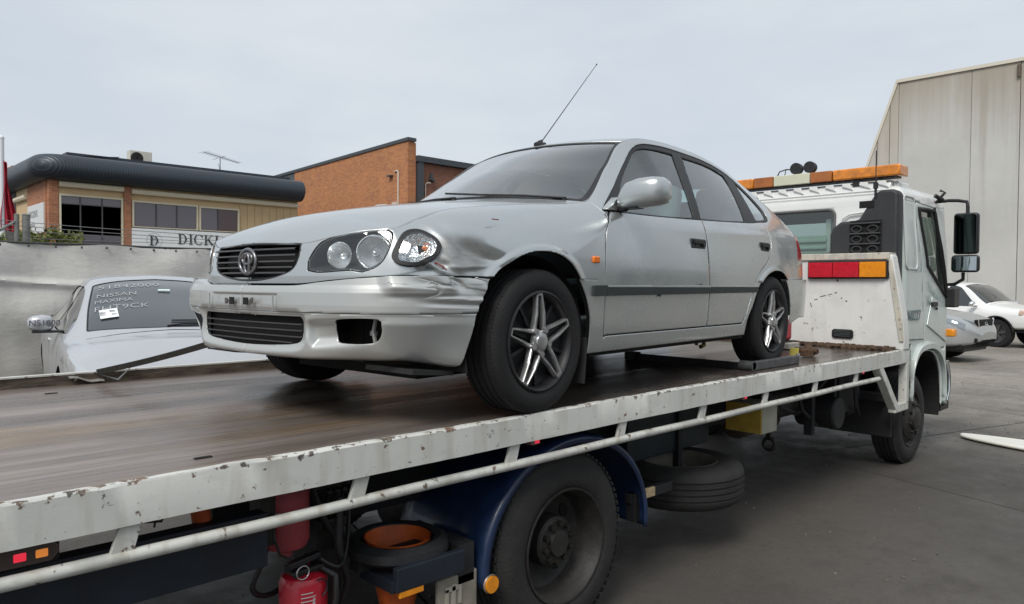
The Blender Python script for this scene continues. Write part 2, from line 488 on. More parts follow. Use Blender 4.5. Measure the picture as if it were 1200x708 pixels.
GLASS = glass_mat('car_glass', (.66,.82,.79), 1.05)
GLASSW = glass_mat('windscreen_glass', (.66,.82,.79), 1.35)
CLEAR = glass_mat('lamp_lens', (.93,.95,.95), .9, .03)
CHROME = mat('lamp_chrome', (.82,.83,.84), .12, 1.0)
CHROMER = mat('faceted_chrome', (.80,.81,.82), .18, 1.0, bump=.9, bscale=70)
REFL = mat('reflector_silver', (.88,.89,.90), .20, .8, bump=.10, bscale=55)
BEZEL = mat('lamp_bezel', (.16,.165,.17), .3, .7)
GREYP = mat('grey_plastic', (.026,.033,.033), .6, var=.2)
GRILLG = mat('grille_grey', (.11,.11,.115), .35, .5)
AMBER = mat('amber_lens', (.85,.20,.015), .22, coat=.5)
REDL = mat('red_lens', (.45,.01,.02), .2, coat=.6)
RUBBER = mat('tyre_rubber', (.011,.011,.0115), .8, var=.35, vscale=14, bump=.25, bscale=140)
RIMS = mat('hubcap_silver', (.56,.56,.56), .32, .8, var=.35, vscale=25)
RIMD = mat('hubcap_dark', (.028,.028,.03), .5, .3, var=.4, vscale=18)
SEAT = mat('seat_cloth', (.30,.31,.315), .9, var=.2)
DASH = mat('dash_grey', (.12,.125,.13), .7)
UNDER = mat('underbody', (.012,.011,.010), .9, var=.4)
MUD = mat('mud_flap', (.02,.02,.02), .7, var=.4)
def dented_wing():
    m = paint_mat('dented_wing_paint', (.495,.522,.522)); g = NG(m); tc = g.n('TexCoord'); o = tc.outputs['Object']
    vm = g.n('VectorMath', operation='SUBTRACT'); g.l(o, vm.inputs[0]); vm.inputs[1].default_value = (-.40,-.80,.625)
    mp = g.n('Mapping'); mp.inputs['Scale'].default_value = (6.2,1.5,10.5); mp.inputs['Rotation'].default_value = (0,.25,0); g.l(vm.outputs[0], mp.inputs['Vector'])
    ln = g.n('VectorMath', operation='LENGTH'); g.l(mp.outputs[0], ln.inputs[0])
    nn = g.noise(o, 14, 5, .6); n2 = g.noise(o, 50, 4, .7, stretch=(.4,1,1.6))
    k = g.math('SUBTRACT', 1.0, g.step(g.math('ADD', ln.outputs['Value'], g.math('MULTIPLY', nn, .7)), .85, 1.25))
    old = g.b.inputs['Base Color'].links[0].from_socket; c = g.mix(g.math('MULTIPLY', k, .75), old, (.30,.295,.285)); c = g.mix(g.math('MULTIPLY', g.math('MULTIPLY', k, g.step(n2,.55,.68)), .5), c, (.16,.15,.14)); g.l(c, g.b.inputs['Base Color'])
    ro = g.b.inputs['Roughness'].links[0].from_socket; r = g.mix(k, ro, (.52,.52,.52)); g.l(r, g.b.inputs['Roughness'])
    ct = g.math('MULTIPLY', g.math('SUBTRACT', 1.0, k), .7); g.l(ct, g.b.inputs['Coat Weight']); return m
DENTP = dented_wing()
def dented_mat():
    m,g = new_mat('scraped_paint', .42, .45)
    n = g.noise(g.obj, 9, 5); n2 = g.noise(g.obj, 60, 4, stretch=(.25,1,2.2))
    c = g.mix(g.step(n,.4,.7), (.46,.465,.455), (.33,.335,.33))
    c = g.mix(g.math('MULTIPLY', g.step(n2,.60,.68), .6), c, (.16,.15,.14))
    g.l(c, g.b.inputs['Base Color']); g.b.inputs['Coat Weight'].default_value=.3
    return m
# ------------------------------------------------------------------ the hatchback on the deck
CARPOS = (2.076, 0.820, DECK); CARPSI = 0.083
car = thing('hatchback_car', 'silver five door hatchback with a crumpled front corner loaded on the tow truck deck', 'car', CARPOS, CARPSI, local=True)
def dens(a, b, n): return np.linspace(a, b, n)
_u = np.unique(np.concatenate([dens(0,3,80), dens(3,7.2,240), dens(7.2,8,24), dens(8,9.4,40), dens(9.4,11.4,60), dens(11.4,14,90), dens(14,16,60), dens(16,20,50)]))
def make_band(damage):
    vl = np.unique(np.concatenate([np.linspace(0,.64,26),np.linspace(.64,.76,36),np.linspace(.76,1,42)])); vu = 1+np.concatenate([[1e-4], np.linspace(.02,1,58)])
    res = []
    for vv in (vl, vu):
        U,Vv = np.meshgrid(_u, vv, indexing='ij')
        x,y,z,zs = band_uv(U,Vv)
        P = np.stack([x,-y,z],-1)
        N = grid_normals(P, flip=True)
        # outward = away from the axis
        ctr = np.stack([np.clip(x,-.3,2.9),0*y,z],-1)
        s = np.sign(((P-ctr)*N).sum(-1,keepdims=True)+1e-9); med = np.sign(np.median(s)); N = N*med
        lower = vv is vl
        d = np.zeros_like(x); ay = np.abs(y)
        if lower:
            fr = 1-sst(-.3,-.2,x)
            d += -.005*fr*sst(.418,.411,z)*0 - .006*fr*(1-sst(.408,.416,z))
            pl = poly_sdf(np.stack([ay,z],-1).reshape(-1,2), [(-1,.412),(.235,.412),(.235,.478),(-1,.478)]).reshape(x.shape)
            d += -.006*(1-sst(-.006,.003,pl))*fr
            fg = poly_sdf(np.stack([ay,z],-1).reshape(-1,2), smooth_poly([(.384,.378),(.463,.397),(.68,.400),(.690,.365),(.66,.318),(.624,.295),(.441,.284),(.399,.297)],6)).reshape(x.shape)
            d += -.030*(1-sst(-.035,.002,fg))*fr*(1-.85*sst(.52,.66,ay))
            lg = poly_sdf(np.stack([ay,z],-1).reshape(-1,2), LOWG).reshape(x.shape)
            d += -.018*(1-sst(-.005,.035,lg))*fr
            if damage:
                env = sst(-.74,-.66,x)*(1-sst(-.33,-.295,x))*sst(.452,.485,z)
                rg = np.random.default_rng(11); fold = np.zeros_like(x)
                for k in range(9):
                    lam = .085+.09*rg.random(); an = 1.30+rg.normal(0,.22); ph = rg.random()*6.28
                    fold += np.sin(2*np.pi*((z*1.5)*math.sin(an)+(x-.25*ay)*math.cos(an)*.9)/lam+ph+1.3*np.sin(x*23+ph))
                fold = fold/9**.5
                d += env*(.0034*fold-.0075*np.exp(-(fold/.16)**2)*sst(-.62,-.50,x)+.003)
                env2 = sst(-.70,-.66,x)*(1-sst(-.50,-.44,x))*sst(.47,.50,z)
                d += env2*.018
                env3 = sst(-.62,-.5,x)*(1-sst(-.32,-.3,x))*sst(.425,.445,z)*(1-sst(.46,.48,z))
                d += env3*.006*np.sin((z-.43)*150+x*8)
                d += .0035*np.sin(x*31+z*22)*sst(-.66,-.5,x)*(1-sst(-.36,-.3,x))*sst(.2,.3,z)
        else:
            flare = poly_sdf(np.stack([x,z],-1).reshape(-1,2), ARCHF).reshape(x.shape)
            flare2 = poly_sdf(np.stack([x,z],-1).reshape(-1,2), ARCHR).reshape(x.shape)
            for q in (flare,flare2): d += .010*(1-sst(.012,.034,np.abs(q)))
            if damage:
                def gs(cx,cz,sx,sz,rot=0.):
                    c,s_ = math.cos(rot),math.sin(rot); a = (x-cx)*c+(z-cz)*s_; b = -(x-cx)*s_+(z-cz)*c
                    return np.exp(-(a/sx)**2-(b/sz)**2)*(ay>.5)
                d += -.034*gs(-.375,.645,.095,.055,-.35)-.016*gs(-.27,.60,.07,.035,-.3)+.012*gs(-.445,.66,.02,.06,.5)
                d += .011*gs(-.36,.585,.11,.012,.08)+.006*np.sin(x*70+z*45)*gs(-.46,.595,.08,.035)+.010*gs(-.49,.57,.05,.012,-.5)
                d += -.010*gs(-.52,.57,.06,.018,.2)
        P = P+N*d[...,None]
        N = grid_normals(P, flip=True); N = N*np.sign(np.median(((P-ctr)*N).sum(-1)))
        at = {'N':N,'x':x,'z':z,'ay':ay,'u':U,'zs':zs}
        T = TM.grid(P, at)
        # orient
        f = T.T[len(T.T)//3]; fn = np.cross(T.V[f[1]]-T.V[f[0]],T.V[f[2]]-T.V[f[0]])
        if fn@T.A['N'][f[0]] < 0: T.T = T.T[:,::-1]
        res.append(T)
    return res
LOWG = smooth_poly([(0,.397),(.345,.397),(.362,.381),(.362,.334),(.343,.304),(.264,.291),(.103,.282),(0,.280),(-.2,.285),(-.2,.397)],6,(0,1,7,8,9))
ARCHF = smooth_poly([(-.43,.05),(-.415,.22),(-.375,.40),(-.305,.525),(-.215,.592),(-.12,.634),(-.015,.650),(.095,.640),(.18,.600),(.245,.527),(.30,.435),(.325,.33),(.325,.05)],6,(0,12))
ARCHR = smooth_poly([(1.975,.05),(1.995,.29),(2.06,.392),(2.145,.505),(2.25,.575),(2.38,.612),(2.52,.617),(2.64,.590),(2.74,.52),(2.80,.42),(2.83,.30),(2.84,.05)],6,(0,11))
DLO = smooth_poly([(.500,.855),(.736,.999),(.954,1.148),(1.10,1.247),(1.20,1.288),(1.385,1.303),(1.585,1.301),(1.9,1.290),(2.15,1.262),(2.36,1.200),(2.52,1.120),(2.60,1.035),(2.592,.975),(2.50,.940),(2.30,.922),(2.09,.905),(1.44,.876),(.82,.856)],6,(0,))
GLF = smooth_poly([(.62,.868),(.83,1.036),(1.004,1.160),(1.102,1.228),(1.175,1.258),(1.3,1.268),(1.492,1.266),(1.45,1.16),(1.403,1.02),(1.368,.886),(1.1,.873),(.8,.866)],6,(0,6,9))
GLR = smooth_poly([(1.600,1.264),(1.791,1.262),(1.985,1.250),(2.15,1.222),(2.16,1.15),(2.125,1.028),(2.085,.917),(1.745,.898),(1.448,.888),(1.515,1.08)],6,(0,3,6,8))
GLQ = smooth_poly([(2.31,1.196),(2.43,1.142),(2.52,1.075),(2.553,1.02),(2.53,.972),(2.44,.952),(2.29,.938),(2.30,1.06)],6,(0,6))
DOORF = smooth_poly([(.508,.83),(.452,.757),(.434,.657),(.425,.473),(.432,.300),(.45,.293),(1.3,.293),(1.448,.293),(1.4515,.5),(1.4515,.9),(1.40,.95),(.6,.9)],4,(0,5,7,9,10,11))
DOORR = smooth_poly([(1.4565,.5),(1.452,.293),(1.93,.293),(1.985,.36),(2.07,.50),(2.17,.60),(2.30,.665),(2.395,.74),(2.43,.84),(2.42,1.0),(1.5,.97),(1.4565,.9)],4,(1,2,9,10,11))
HLP = smooth_poly([(.355,.566),(.354,.602),(.383,.657),(.427,.682),(.505,.701),(.58,.709),(.612,.705),(.626,.688),(.629,.657),(.621,.612),(.607,.587),(.585,.570),(.556,.560),(.517,.566),(.467,.563),(.4,.559)],4,(0,12))
INDP = smooth_poly([(-.614,.607),(-.604,.641),(-.583,.677),(-.557,.697),(-.526,.703),(-.502,.693),(-.484,.676),(-.483,.648),(-.503,.616),(-.536,.594),(-.575,.584),(-.604,.589)],4)
GRI = smooth_poly([(-.2,.527),(0,.527),(.10,.530),(.207,.543),(.274,.566),(.297,.603),(.297,.652),(.285,.661),(.17,.664),(0,.667),(-.2,.667)],4,(0,1,7,9,10))
FOGH = smooth_poly([(.507,.378),(.551,.394),(.668,.395),(.678,.365),(.655,.322),(.618,.304),(.518,.300),(.496,.320)],4)
TAILP = smooth_poly([(2.99,.585),(2.97,.66),(3.0,.78),(3.035,.88),(3.06,.91),(3.6,.91),(3.6,.585)],4,(0,4,5,6))
def xz(t): return np.stack([t.A['x'],t.A['z']],-1)
def yz(t): return np.stack([t.A['ay'],t.A['z']],-1)
def frontonly(t, d, xm=-.30): return np.where(t.A['x'] < xm, d, np.maximum(d,.05))
parts = {}; ledges = []
def addp(k, t): parts.setdefault(k,[]).append(t)
for side in (-1,1):
    lo,up = make_band(side < 0)
    S = (lambda t: t) if side < 0 else (lambda t: t.mirror())
    # ---- front bumper
    bump = lo.cut(lo.A['x']+.22); body_lo = lo.cut(-(lo.A['x']+.22))
    rear = body_lo.cut(-(body_lo.A['x']-2.60)); body_lo = body_lo.cut(body_lo.A['x']-2.60)
    for key,t in (('bumper',bump),):
        t = t.cut(-poly_sdf(xz(t),ARCHF))
        t = t.cut(-frontonly(t,poly_sdf(yz(t),LOWG)))
        t = t.cut(-frontonly(t,poly_sdf(yz(t),FOGH)))
        # ledge that turns inwards along the top edge
        addp('bumper', S(t.cut(-(t.A['z']-.4135)))); addp('bumper', S(t.cut(t.A['z']-.4105)))
        ul = np.linspace(0,6.6,120); lx_,ly_,lz_,_q = band_uv(ul,np.full_like(ul,1.0)); ux_,uy_,uz_,_q = band_uv(ul,np.full_like(ul,1.0001))
        s0 = side; Lg = np.stack([np.stack([lx_+.006,s0*(ly_-.006),lz_-.010],-1),np.stack([lx_+.012,s0*(ly_-.010),lz_-.002],-1),np.stack([ux_+.010,s0*(uy_-.008),uz_-.001],-1),np.stack([ux_+.012,s0*(uy_-.010),uz_+.03],-1)],1)
        ledges.append(Lg)
    rear = rear.cut(-poly_sdf(xz(rear),ARCHR)); addp('rear_bumper', S(rear))
    # ---- body above
    B = body_lo.join(up)
    B = B.cut(np.where(B.A['x']<-.27, B.A['zs']+.007-B.A['z'], -.5))
    B = B.cut(-poly_sdf(xz(B),ARCHF)); B = B.cut(-poly_sdf(xz(B),ARCHR))
    d = poly_sdf(xz(B),DLO); dl = B.cut(d+.001); B = B.cut(-d)
    d = frontonly(B,poly_sdf(yz(B),HLP)); hl = B.cut(d); B = B.cut(-(d-.004))
    d = frontonly(B,poly_sdf(yz(B),GRI)); gr = B.cut(d); B = B.cut(-d)
    d = poly_sdf(xz(B),INDP); ind = B.cut(d-.006); B = B.cut(-(d+.006))
    d = poly_sdf(xz(B),TAILP); tl = B.cut(d); B = B.cut(-d)
    d = poly_sdf(xz(B),DOORF); df = B.cut(d+.003); B = B.cut(-(d-.0035))
    d = poly_sdf(xz(B),DOORR); dr = B.cut(d+.003); B = B.cut(-(d-.0035))
    d = xz(B)[:,1]-.287; dd = np.where((B.A['x']>.36)&(B.A['x']<1.99), d, np.abs(d)+.01)
    dw_ = B.A['x']-(np.interp(B.A['z'],[.2,.3,.473,.657,.757,.83,.855,.95],[.43,.432,.425,.434,.452,.500,.503,.503])-.0015)
    wing = B.cut(dw_)     # front wing ahead of the door
    if side < 0: addp('wing', wing.cut(B_x) if False else wing)
    else: addp('wing_far', S(wing))
    addp('body', S(B.cut(-dw_)))
    addp('door_front'+str(side), S(df)); addp('door_rear'+str(side), S(dr))
    # window trim and panes
    dF,dR,dQ = (poly_sdf(xz(dl),g) for g in (GLF,GLR,GLQ))
    t = dl.cut(-dF); t = t.cut(-poly_sdf(xz(t),GLR)); t = t.cut(-poly_sdf(xz(t),GLQ))
    t1 = t.cut(t.A['x']-(1.456+.13*(np.clip(t.A['z'],.87,1.3)-.87)/.41)); t2 = t.cut(-(t.A['x']-(1.463+.13*(np.clip(t.A['z'],.87,1.3)-.87)/.41)))
    addp('trimF'+str(side), S(t1.shift(-.004))); addp('trimR'+str(side), S(t2.shift(-.004)))
    addp('glassF'+str(side), S(dl.cut(dF-.004).shift(-.010))); addp('glassR'+str(side), S(dl.cut(dR-.004).shift(-.010))); addp('glassQ'+str(side), S(dl.cut(dQ-.004).shift(-.008)))
    addp('hl'+str(side), hl); addp('gr', S(gr)); addp('ind'+str(side), ind); addp('tl'+str(side), S(tl))
    # rub strip along the side
    st = up.join(lo)
    st = st.cut(poly_sdf(xz(st), [(.328,.470),(2.105,.478),(2.118,.485),(2.118,.516),(2.105,.522),(.328,.516)]))
    st = st.shift(.011)
    addp('strip_wing'+str(side), S(st.cut(st.A['x']-.428))); addp('stripF'+str(side), S(st.cut(-(st.A['x']-.434)).cut_x(1.4515) if False else st.cut(-(st.A['x']-.434))))
    # inner dark shell
    inn = body_lo.join(up).shift(-.022)
    inn = inn.cut(-(inn.A['u']-4.6)); inn = inn.cut(-(poly_sdf(xz(inn),DLO)-.01)); inn = inn.cut(-poly_sdf(xz(inn),ARCHF)); inn = inn.cut(-poly_sdf(xz(inn),ARCHR))
    addp('inner', S(inn))
for Lg in ledges: m = MB(); m.grid(Lg); obj('bumper_ledge', m, DARK if Lg[5,0,1] < 0 else SILVER2, car, smooth=60)  # near ledge is black, painting in the shadow line of the seam
SHINY = mat('strip_highlight', (.55,.57,.57), .3, .7)  # pale paint for the light caught along the rub strip's top lip
# split the strip between the doors
for side in (-1,1):
    s_ = parts['stripF'+str(side)][0]
    parts['strip_doorF'+str(side)] = [s_.cut(s_.A['x']-1.4515)]; parts['strip_doorR'+str(side)] = [s_.cut(-(s_.A['x']-1.4565))]
def tmobj(name, key, m, parent, smooth=40, solid=0, weld=.0001, **k):
    ts = parts[key] if isinstance(key,str) else key
    t = ts[0]
    for q in ts[1:]: t = t.join(q)
    o = obj(name, t.mb(), m, parent, smooth=smooth, fix=False, weld=weld, **k)
    if solid:
        md = o.modifiers.new('solid','SOLIDIFY'); md.thickness = abs(solid); md.offset = -1 if solid > 0 else 1
    return o
body = tmobj('body','body',SILVER,car,solid=.006)
wing = tmobj('front_wing','wing',DENTP,car,solid=.005,label='dented silver front wing with a scraped hollow behind the lamp')
tmobj('front_wing','wing_far',SILVER,car,solid=.005)
bump_o = tmobj('front_bumper','bumper',SILVER2,car,solid=.005,label='silver front bumper with torn wrinkled corner and an empty fog lamp hole')
tmobj('rear_bumper','rear_bumper',SILVER,car,solid=.005)
tmobj('inner_shell','inner',DARK,car)
TMH = []
for side in (-1,1):
    k = str(side)
    for nm,dk,tk,gk in (('front','door_front','trimF','glassF'),('rear','door_rear','trimR','glassR')):
        d = tmobj(nm+'_door', dk+k, SILVER, car, solid=.006)
        tmobj('window_frame', tk+k, TRIM, d, solid=.008)
        tmobj('window', gk+k, GLASS, d)
        rs_ = tmobj('rub_strip', 'strip_door'+('F' if nm=='front' else 'R')+k, GREYP, d, solid=.014)
        tt = parts['strip_door'+('F' if nm=='front' else 'R')+k][0]; tt = tt.cut(-(tt.A['z']-(.5085 if nm=='front' else .5105))).shift(.0012); TMH.append((tt,rs_ if False else d))
        # handle: dark recess and pull
        hx,hz = (1.335,.742) if nm=='front' else (2.275,.765)
        w2,h2 = (.080,.026) if nm=='front' else (.070,.028)
        hy = None
        src = parts[dk+k][0]; q = np.argmin((src.A['x']-hx)**2+(src.A['z']-hz)**2); yy = abs(src.V[q][1])
        m = MB(); s = -1 if side<0 else 1
        m.box(hx-w2,hx+w2,s*(yy-.010),s*(yy+.006),hz-h2,hz+h2)
        h = obj('handle', m, BLACKP, d, bevel=.004, smooth=40)
        m = MB(); m.box(hx-w2*.78,hx+w2*.80,s*(yy+.004),s*(yy+.017),hz-h2*.05,hz+h2*.72); m.box(hx+w2*.45,hx+w2*.80,s*(yy+.002),s*(yy+.017),hz-h2*.6,hz)
        m.tube([(hx-w2*.45,s*(yy+.004),hz-h2*.35),(hx-w2*.45,s*(yy+.008),hz-h2*.35)],.008,12)
        obj('handle', m, TRIM, d, bevel=.003, smooth=40)
    tmobj('quarter_window','glassQ'+k,GLASS,car)
    tmobj('rub_strip','strip_wing'+k,GREYP,car,solid=.014)
    # tail lamp: red above, clear below
    t = parts['tl'+k][0]; a = t.cut(t.A['z']-.70); b = t.cut(-(t.A['z']-.703))
    tmobj('tail_lamp',[b],REDL,car,solid=.02); tmobj('reversing_lamp',[a],mat('pale_lens'+k,(.42,.40,.37),.2,.3,coat=.5),car,solid=.02)
for tt,d_ in TMH: tmobj('lip_highlight',[tt],SHINY,d_,solid=.004)
# ---- cap: bonnet, windscreen, roof, hatch
uc = np.unique(np.concatenate([dens(0,4,60), dens(4,9.25,90), dens(9.25,9.55,14), dens(9.55,11.4,60), dens(11.4,14,60), dens(14,17,60), dens(17,20,40)]))
tc_ = np.concatenate([-1+.0, np.linspace(-.999,.999,72), 1.0], axis=None)
UU,TT = np.meshgrid(uc, tc_, indexing='ij')
X,Y,Z = cap_ut(UU,TT); P = np.stack([X,Y,Z],-1)
N = grid_normals(P); N = np.where(N[...,2:3] < 0, -N, N)
cap = TM.grid(P, {'N':N,'u':UU,'t':TT,'ay':np.abs(Y),'x':X,'z':Z})
f = cap.T; fn = np.cross(cap.V[f[:,1]]-cap.V[f[:,0]],cap.V[f[:,2]]-cap.V[f[:,0]])
flipm = (fn*cap.A['N'][f[:,0]]).sum(1) < 0; cap.T[flipm] = cap.T[flipm][:,::-1]
def edge_in(t, g): return np.abs(t.A['t'])-(1-g/np.maximum(t.A['ay']/np.maximum(np.abs(t.A['t']),1e-3),.05))
bon = cap.cut(cap.A['u']-9.30); bon = bon.cut(edge_in(bon,.005))
bon = bon.cut(-(bon.A['u']-.02))
tmobj('bonnet',[bon],SILVER,car,solid=.010)
cowl = cap.cut(cap.A['u']-9.47).cut_keep if False else cap.cut(cap.A['u']-9.50)
cowl = cowl.cut(-(cowl.A['u']-9.315)); tmobj('cowl',[cowl.shift(-.012)],BLACKP,car,solid=.01)
ws = cap.cut(cap.A['u']-10.97); ws = ws.cut(-(ws.A['u']-9.42))
m2 = lambda t: np.stack([t.A['u']*.30,t.A['t']*.60],-1)
WSP = smooth_poly([(9.46*.3,-.575),(10.0*.3,-.585),(10.6*.3,-.585),(10.86*.3,-.575),(10.90*.3,-.54),(10.90*.3,0),(10.90*.3,.54),(10.86*.3,.575),(10.6*.3,.585),(10.0*.3,.585),(9.46*.3,.575)],5,(0,10))
tmobj('windscreen_seal',[ws.cut(-poly_sdf(m2(ws),WSP)).shift(-.002)],TRIM,car,solid=.006)
wsg = tmobj('windscreen',[ws.cut(poly_sdf(m2(ws),WSP)-.004).shift(-.006)],GLASSW,car)
roof = cap.cut(cap.A['u']-14.45); roof = roof.cut(-(roof.A['u']-10.985)); roof = roof.cut(edge_in(roof,.006))
tmobj('roof',[roof],SILVER,car,solid=.006)
hg = cap.cut(cap.A['u']-16.75); hg = hg.cut(-(hg.A['u']-14.49)); hg = hg.cut(edge_in(hg,.05))
tmobj('rear_window',[hg],GLASS,car)
ht = cap.cut(-(cap.A['u']-14.47)); ht = ht.cut(edge_in(ht,.004)); dh = np.maximum(np.abs(ht.A['u']-15.62)-1.12, edge_in(ht,.052)); ht = ht.cut(-dh)
tmobj('tailgate',[ht],SILVER,car,solid=.006)
capi = cap.cut(cap.A['u']-9.2).shift(-.03); tmobj('bonnet_liner',[capi],DARK,car)
capi = cap.cut(cap.A['u']-14.3); capi = capi.cut(-(capi.A['u']-11.05)).shift(-.03); tmobj('head_lining',[capi],mat('head_lining',(.50,.50,.48),.9),car)
# ---- headlamps
def lamp_side(side):
    t = parts['hl'+str(side)][0]; s = -1 if side<0 else 1
    S = (lambda q: q) if side<0 else (lambda q: q.mirror())
    dd = poly_sdf(yz(t),HLP)
    hb_ = TM(t.V+np.clip((-dd-.003)*4.0,0,.10)[:,None]*np.array([.84,.54,0.])-t.A['N']*.003, t.T, t.A)
    h = obj('headlamp', S(hb_).mb(), BEZEL, car, smooth=50, fix=False, weld=.0001)
    obj('lens', S(t.cut(dd+.003).shift(.001)).mb(), CLEAR, h, smooth=50, fix=False, weld=.0001)
    for (cy_,cz,r,dx) in ((.458,.618,.045,.016),(.570,.628,.057,.022)):
        q = np.argmin((t.A['ay']-cy_)**2+(t.A['z']-cz)**2); x0 = t.V[q][0]
        m = MB(); m.lathe([(r*1.06,.002),(r,.0),(r*.93,.010),(r*.8,.024),(r*.55,.040),(r*.2,.050),(.002,.051)],(0,0,0),'x',36)
        m.ball((.030,0,0),.012,8,(1.6,1,1))
        m.xform(Matrix.Translation((x0+dx,s*cy_,cz)) @ Euler((0,0,s*-(.45 if cy_<.5 else .80))).to_matrix().to_4x4())
        obj('reflector', m, REFL, h, smooth=50, fix=False)
        m = MB(); m.lathe([(r*1.10,.004),(r*1.12,-.003),(r*1.06,-.006),(r*1.0,-.001)],(0,0,0),'x',36)
        m.xform(Matrix.Translation((x0+dx,s*cy_,cz)) @ Euler((0,0,s*-(.45 if cy_<.5 else .80))).to_matrix().to_4x4())
        obj('reflector_ring', m, CHROME, h, smooth=50)
for side in (-1,1): lamp_side(side)
# ---- indicator lamps (the near one has been pushed out of its hole)
for side in (-1,1):
    t = parts['ind'+str(side)][0]; S = (lambda q: q) if side<0 else (lambda q: q.mirror())
    dd = poly_sdf(xz(t),INDP); off = .012 if side<0 else .002
    ring = t.cut(-(dd+.008)); h = obj('indicator_lamp', S(ring.shift(off)).mb(), TRIM, car, smooth=50, fix=False, weld=.0001)
    h.modifiers.new('s','SOLIDIFY').thickness = .02
    if side<0: h['label'] = 'clear indicator lamp hanging loose from the crumpled wing'
    inner = t.cut(dd+.007); di = poly_sdf(xz(inner),INDP)
    obj('lens', S(inner.shift(off+.002+np.clip(-di*.25,0,.008))).mb(), CLEAR, h, smooth=50, fix=False, weld=.0001)
    obj('reflector', S(inner.shift(off-.004-np.clip((-di-.007)*1.1,0,.03))).mb(), CHROMER, h, smooth=50, fix=False, weld=.0001)
    q = np.argmin((t.A['x']+.525)**2+(t.A['z']-.645)**2); p = t.V[q]
    m = MB(); m.ball((p[0]+.018,(p[1]+.016)*(1 if side<0 else -1),p[2]),.008,8,(2.2,1,1)); obj('bulb', m, AMBER, h, smooth=60)
m = MB()
for k in range(4):
    a = -.505+.012*k; m.tube([(a,-.70,.60),(a+.004,-.745+.004*k,.592-.006*k),(a+.02,-.765,.578-.01*k),(a+.03,-.742,.566)],.0035,6)
obj('loose_wiring', m, mat('wire_red',(.18,.03,.02),.5), car, smooth=60)
# ---- grille
t = parts['gr'][0].join(parts['gr'][1]); 
gpan = obj('grille', t.shift(-.045).mb(), DARK, car, smooth=50, fix=False, weld=.0001)
def ribbon(zc, half, dep, th, curve=1.0, sag=0.0, src=None):
    """slat that follows the nose: returns MB"""
    m = MB(); ys = np.linspace(-half,half,25); A = []
    for y in ys:
        x,_,_,_ = band_uv(np.array(np.interp(abs(y),[0,.3,.45],[0,1,2])),np.array(1.25 if src is None else src))
        z = zc+sag*(1-(y/half)**2)
        A.append([(float(x)+dep,y,z-th/2),(float(x)+dep-.010,y,z-th*.3),(float(x)+dep-.010,y,z+th*.3),(float(x)+dep,y,z+th/2)])
    m.grid(A); return m
for z,h in ((.645,.292),(.622,.292),(.599,.288),(.577,.276),(.556,.236)):
    obj('slat', ribbon(z,h,.012,.0085), GRILLG, gpan, smooth=50)
# rim round the grille opening
gp = smooth_poly([(0,.527),(.10,.530),(.207,.543),(.274,.566),(.297,.603),(.297,.652),(.285,.661),(.17,.664),(0,.667),(-.17,.664),(-.285,.661),(-.297,.652),(-.297,.603),(-.274,.566),(-.207,.543),(-.10,.530)],4)
def nose_x(y,z):
    u_ = float(np.interp(abs(y),[0,.3,.45,.6],[0,1,2,3])); zs = .508; tz = float(pchip(UK,[s[3][2] for s in ST],u_))
    return float(band_uv(np.array(u_),np.array(1+max(1e-4,min(1,(z-zs)/(tz-zs)))))[0])
m = MB(); m.tube([(nose_x(y,z)+.004,y,z) for y,z in gp],.0055,8,closed=True)
obj('grille_rim', m, mat('grille_rim',(.03,.03,.032),.3,.4), gpan, smooth=60)
# badge: three interlocking ovals
m = MB()
def oval(cy_,cz,ry,rz,r,xo): m.tube([(xo,cy_+ry*math.cos(a),cz+rz*math.sin(a)) for a in np.linspace(0,2*math.pi,36,endpoint=False)],r,8,closed=True)
bx = nose_x(0,.6)-.004
oval(0,.600,.060,.047,.0075,bx); oval(0,.611,.036,.021,.006,bx-.002); oval(0,.592,.017,.037,.006,bx-.003)
obj('badge', m, mat('badge_grey',(.22,.22,.23),.3,.8), gpan, smooth=60)
# lower grille
m = MB(); A = [[(float(band_uv(np.array(np.interp(abs(y),[0,.3,.45],[0,1,2])),np.array(.5))[0])+.055,y,z) for z in (.26,.42)] for y in np.linspace(-.40,.40,21)]; m.grid(A)
lgp = obj('lower_grille', m, DARK, car)
for z in (.300,.322,.345,.368): obj('slat', ribbon(z,.352 if z>.31 else .30,.030,.005,src=.5), GRILLG, lgp, smooth=50)
# fog lamp holes
for s in (-1,1):
    m = MB(); A = [[(float(band_uv(np.array(np.interp(y,[.45,.6,.7],[2,3,4])),np.array(.45))[0])+.17,s*y,z) for z in (.29,.405)] for y in np.linspace(.48,.665,12)]; m.grid(A)
    fh = obj('fog_lamp_hole', m, DARK, car)
    m = MB(); x0 = -.665; m.tube([(x0,s*.612,.398),(x0-.008,s*.607,.35),(x0,s*.612,.298)],.0075,6); m.box(x0-.006,x0+.01,s*.600-.008,s*.600+.014,.335,.35)
    obj('bracket', m, mat('bracket'+str(s),(.30,.29,.28),.6), fh, smooth=40)
# number plate recess fittings
pl = MB(); pl.tube([(-.846,-.085,.448),(-.850,-.085,.448)],.012,12)
plate = MB()
for y in (-.052,.052): plate.box(-.8455,-.842,y-.017,y+.017,.434,.462)
po = obj('plate_clip_hole', plate, DARK, car)
m = MB()
for y in (-.088,.086): m.cyl((-.848,y,.447),(-.842,y,.447),.009,12)
m.box(-.847,-.842,.088,.100,.435,.458); m.box(-.847,-.842,-.104,-.094,.440,.462)
obj('plate_screw', m, mat('dirty_screw',(.12,.11,.10),.6,.4), car, smooth=40)
m = MB()
for y in (-.236,.236): m.box(-.8425,-.838,y-.002,y+.002,.414,.476)
obj('plate_recess_rib', m, SILVER2, car)
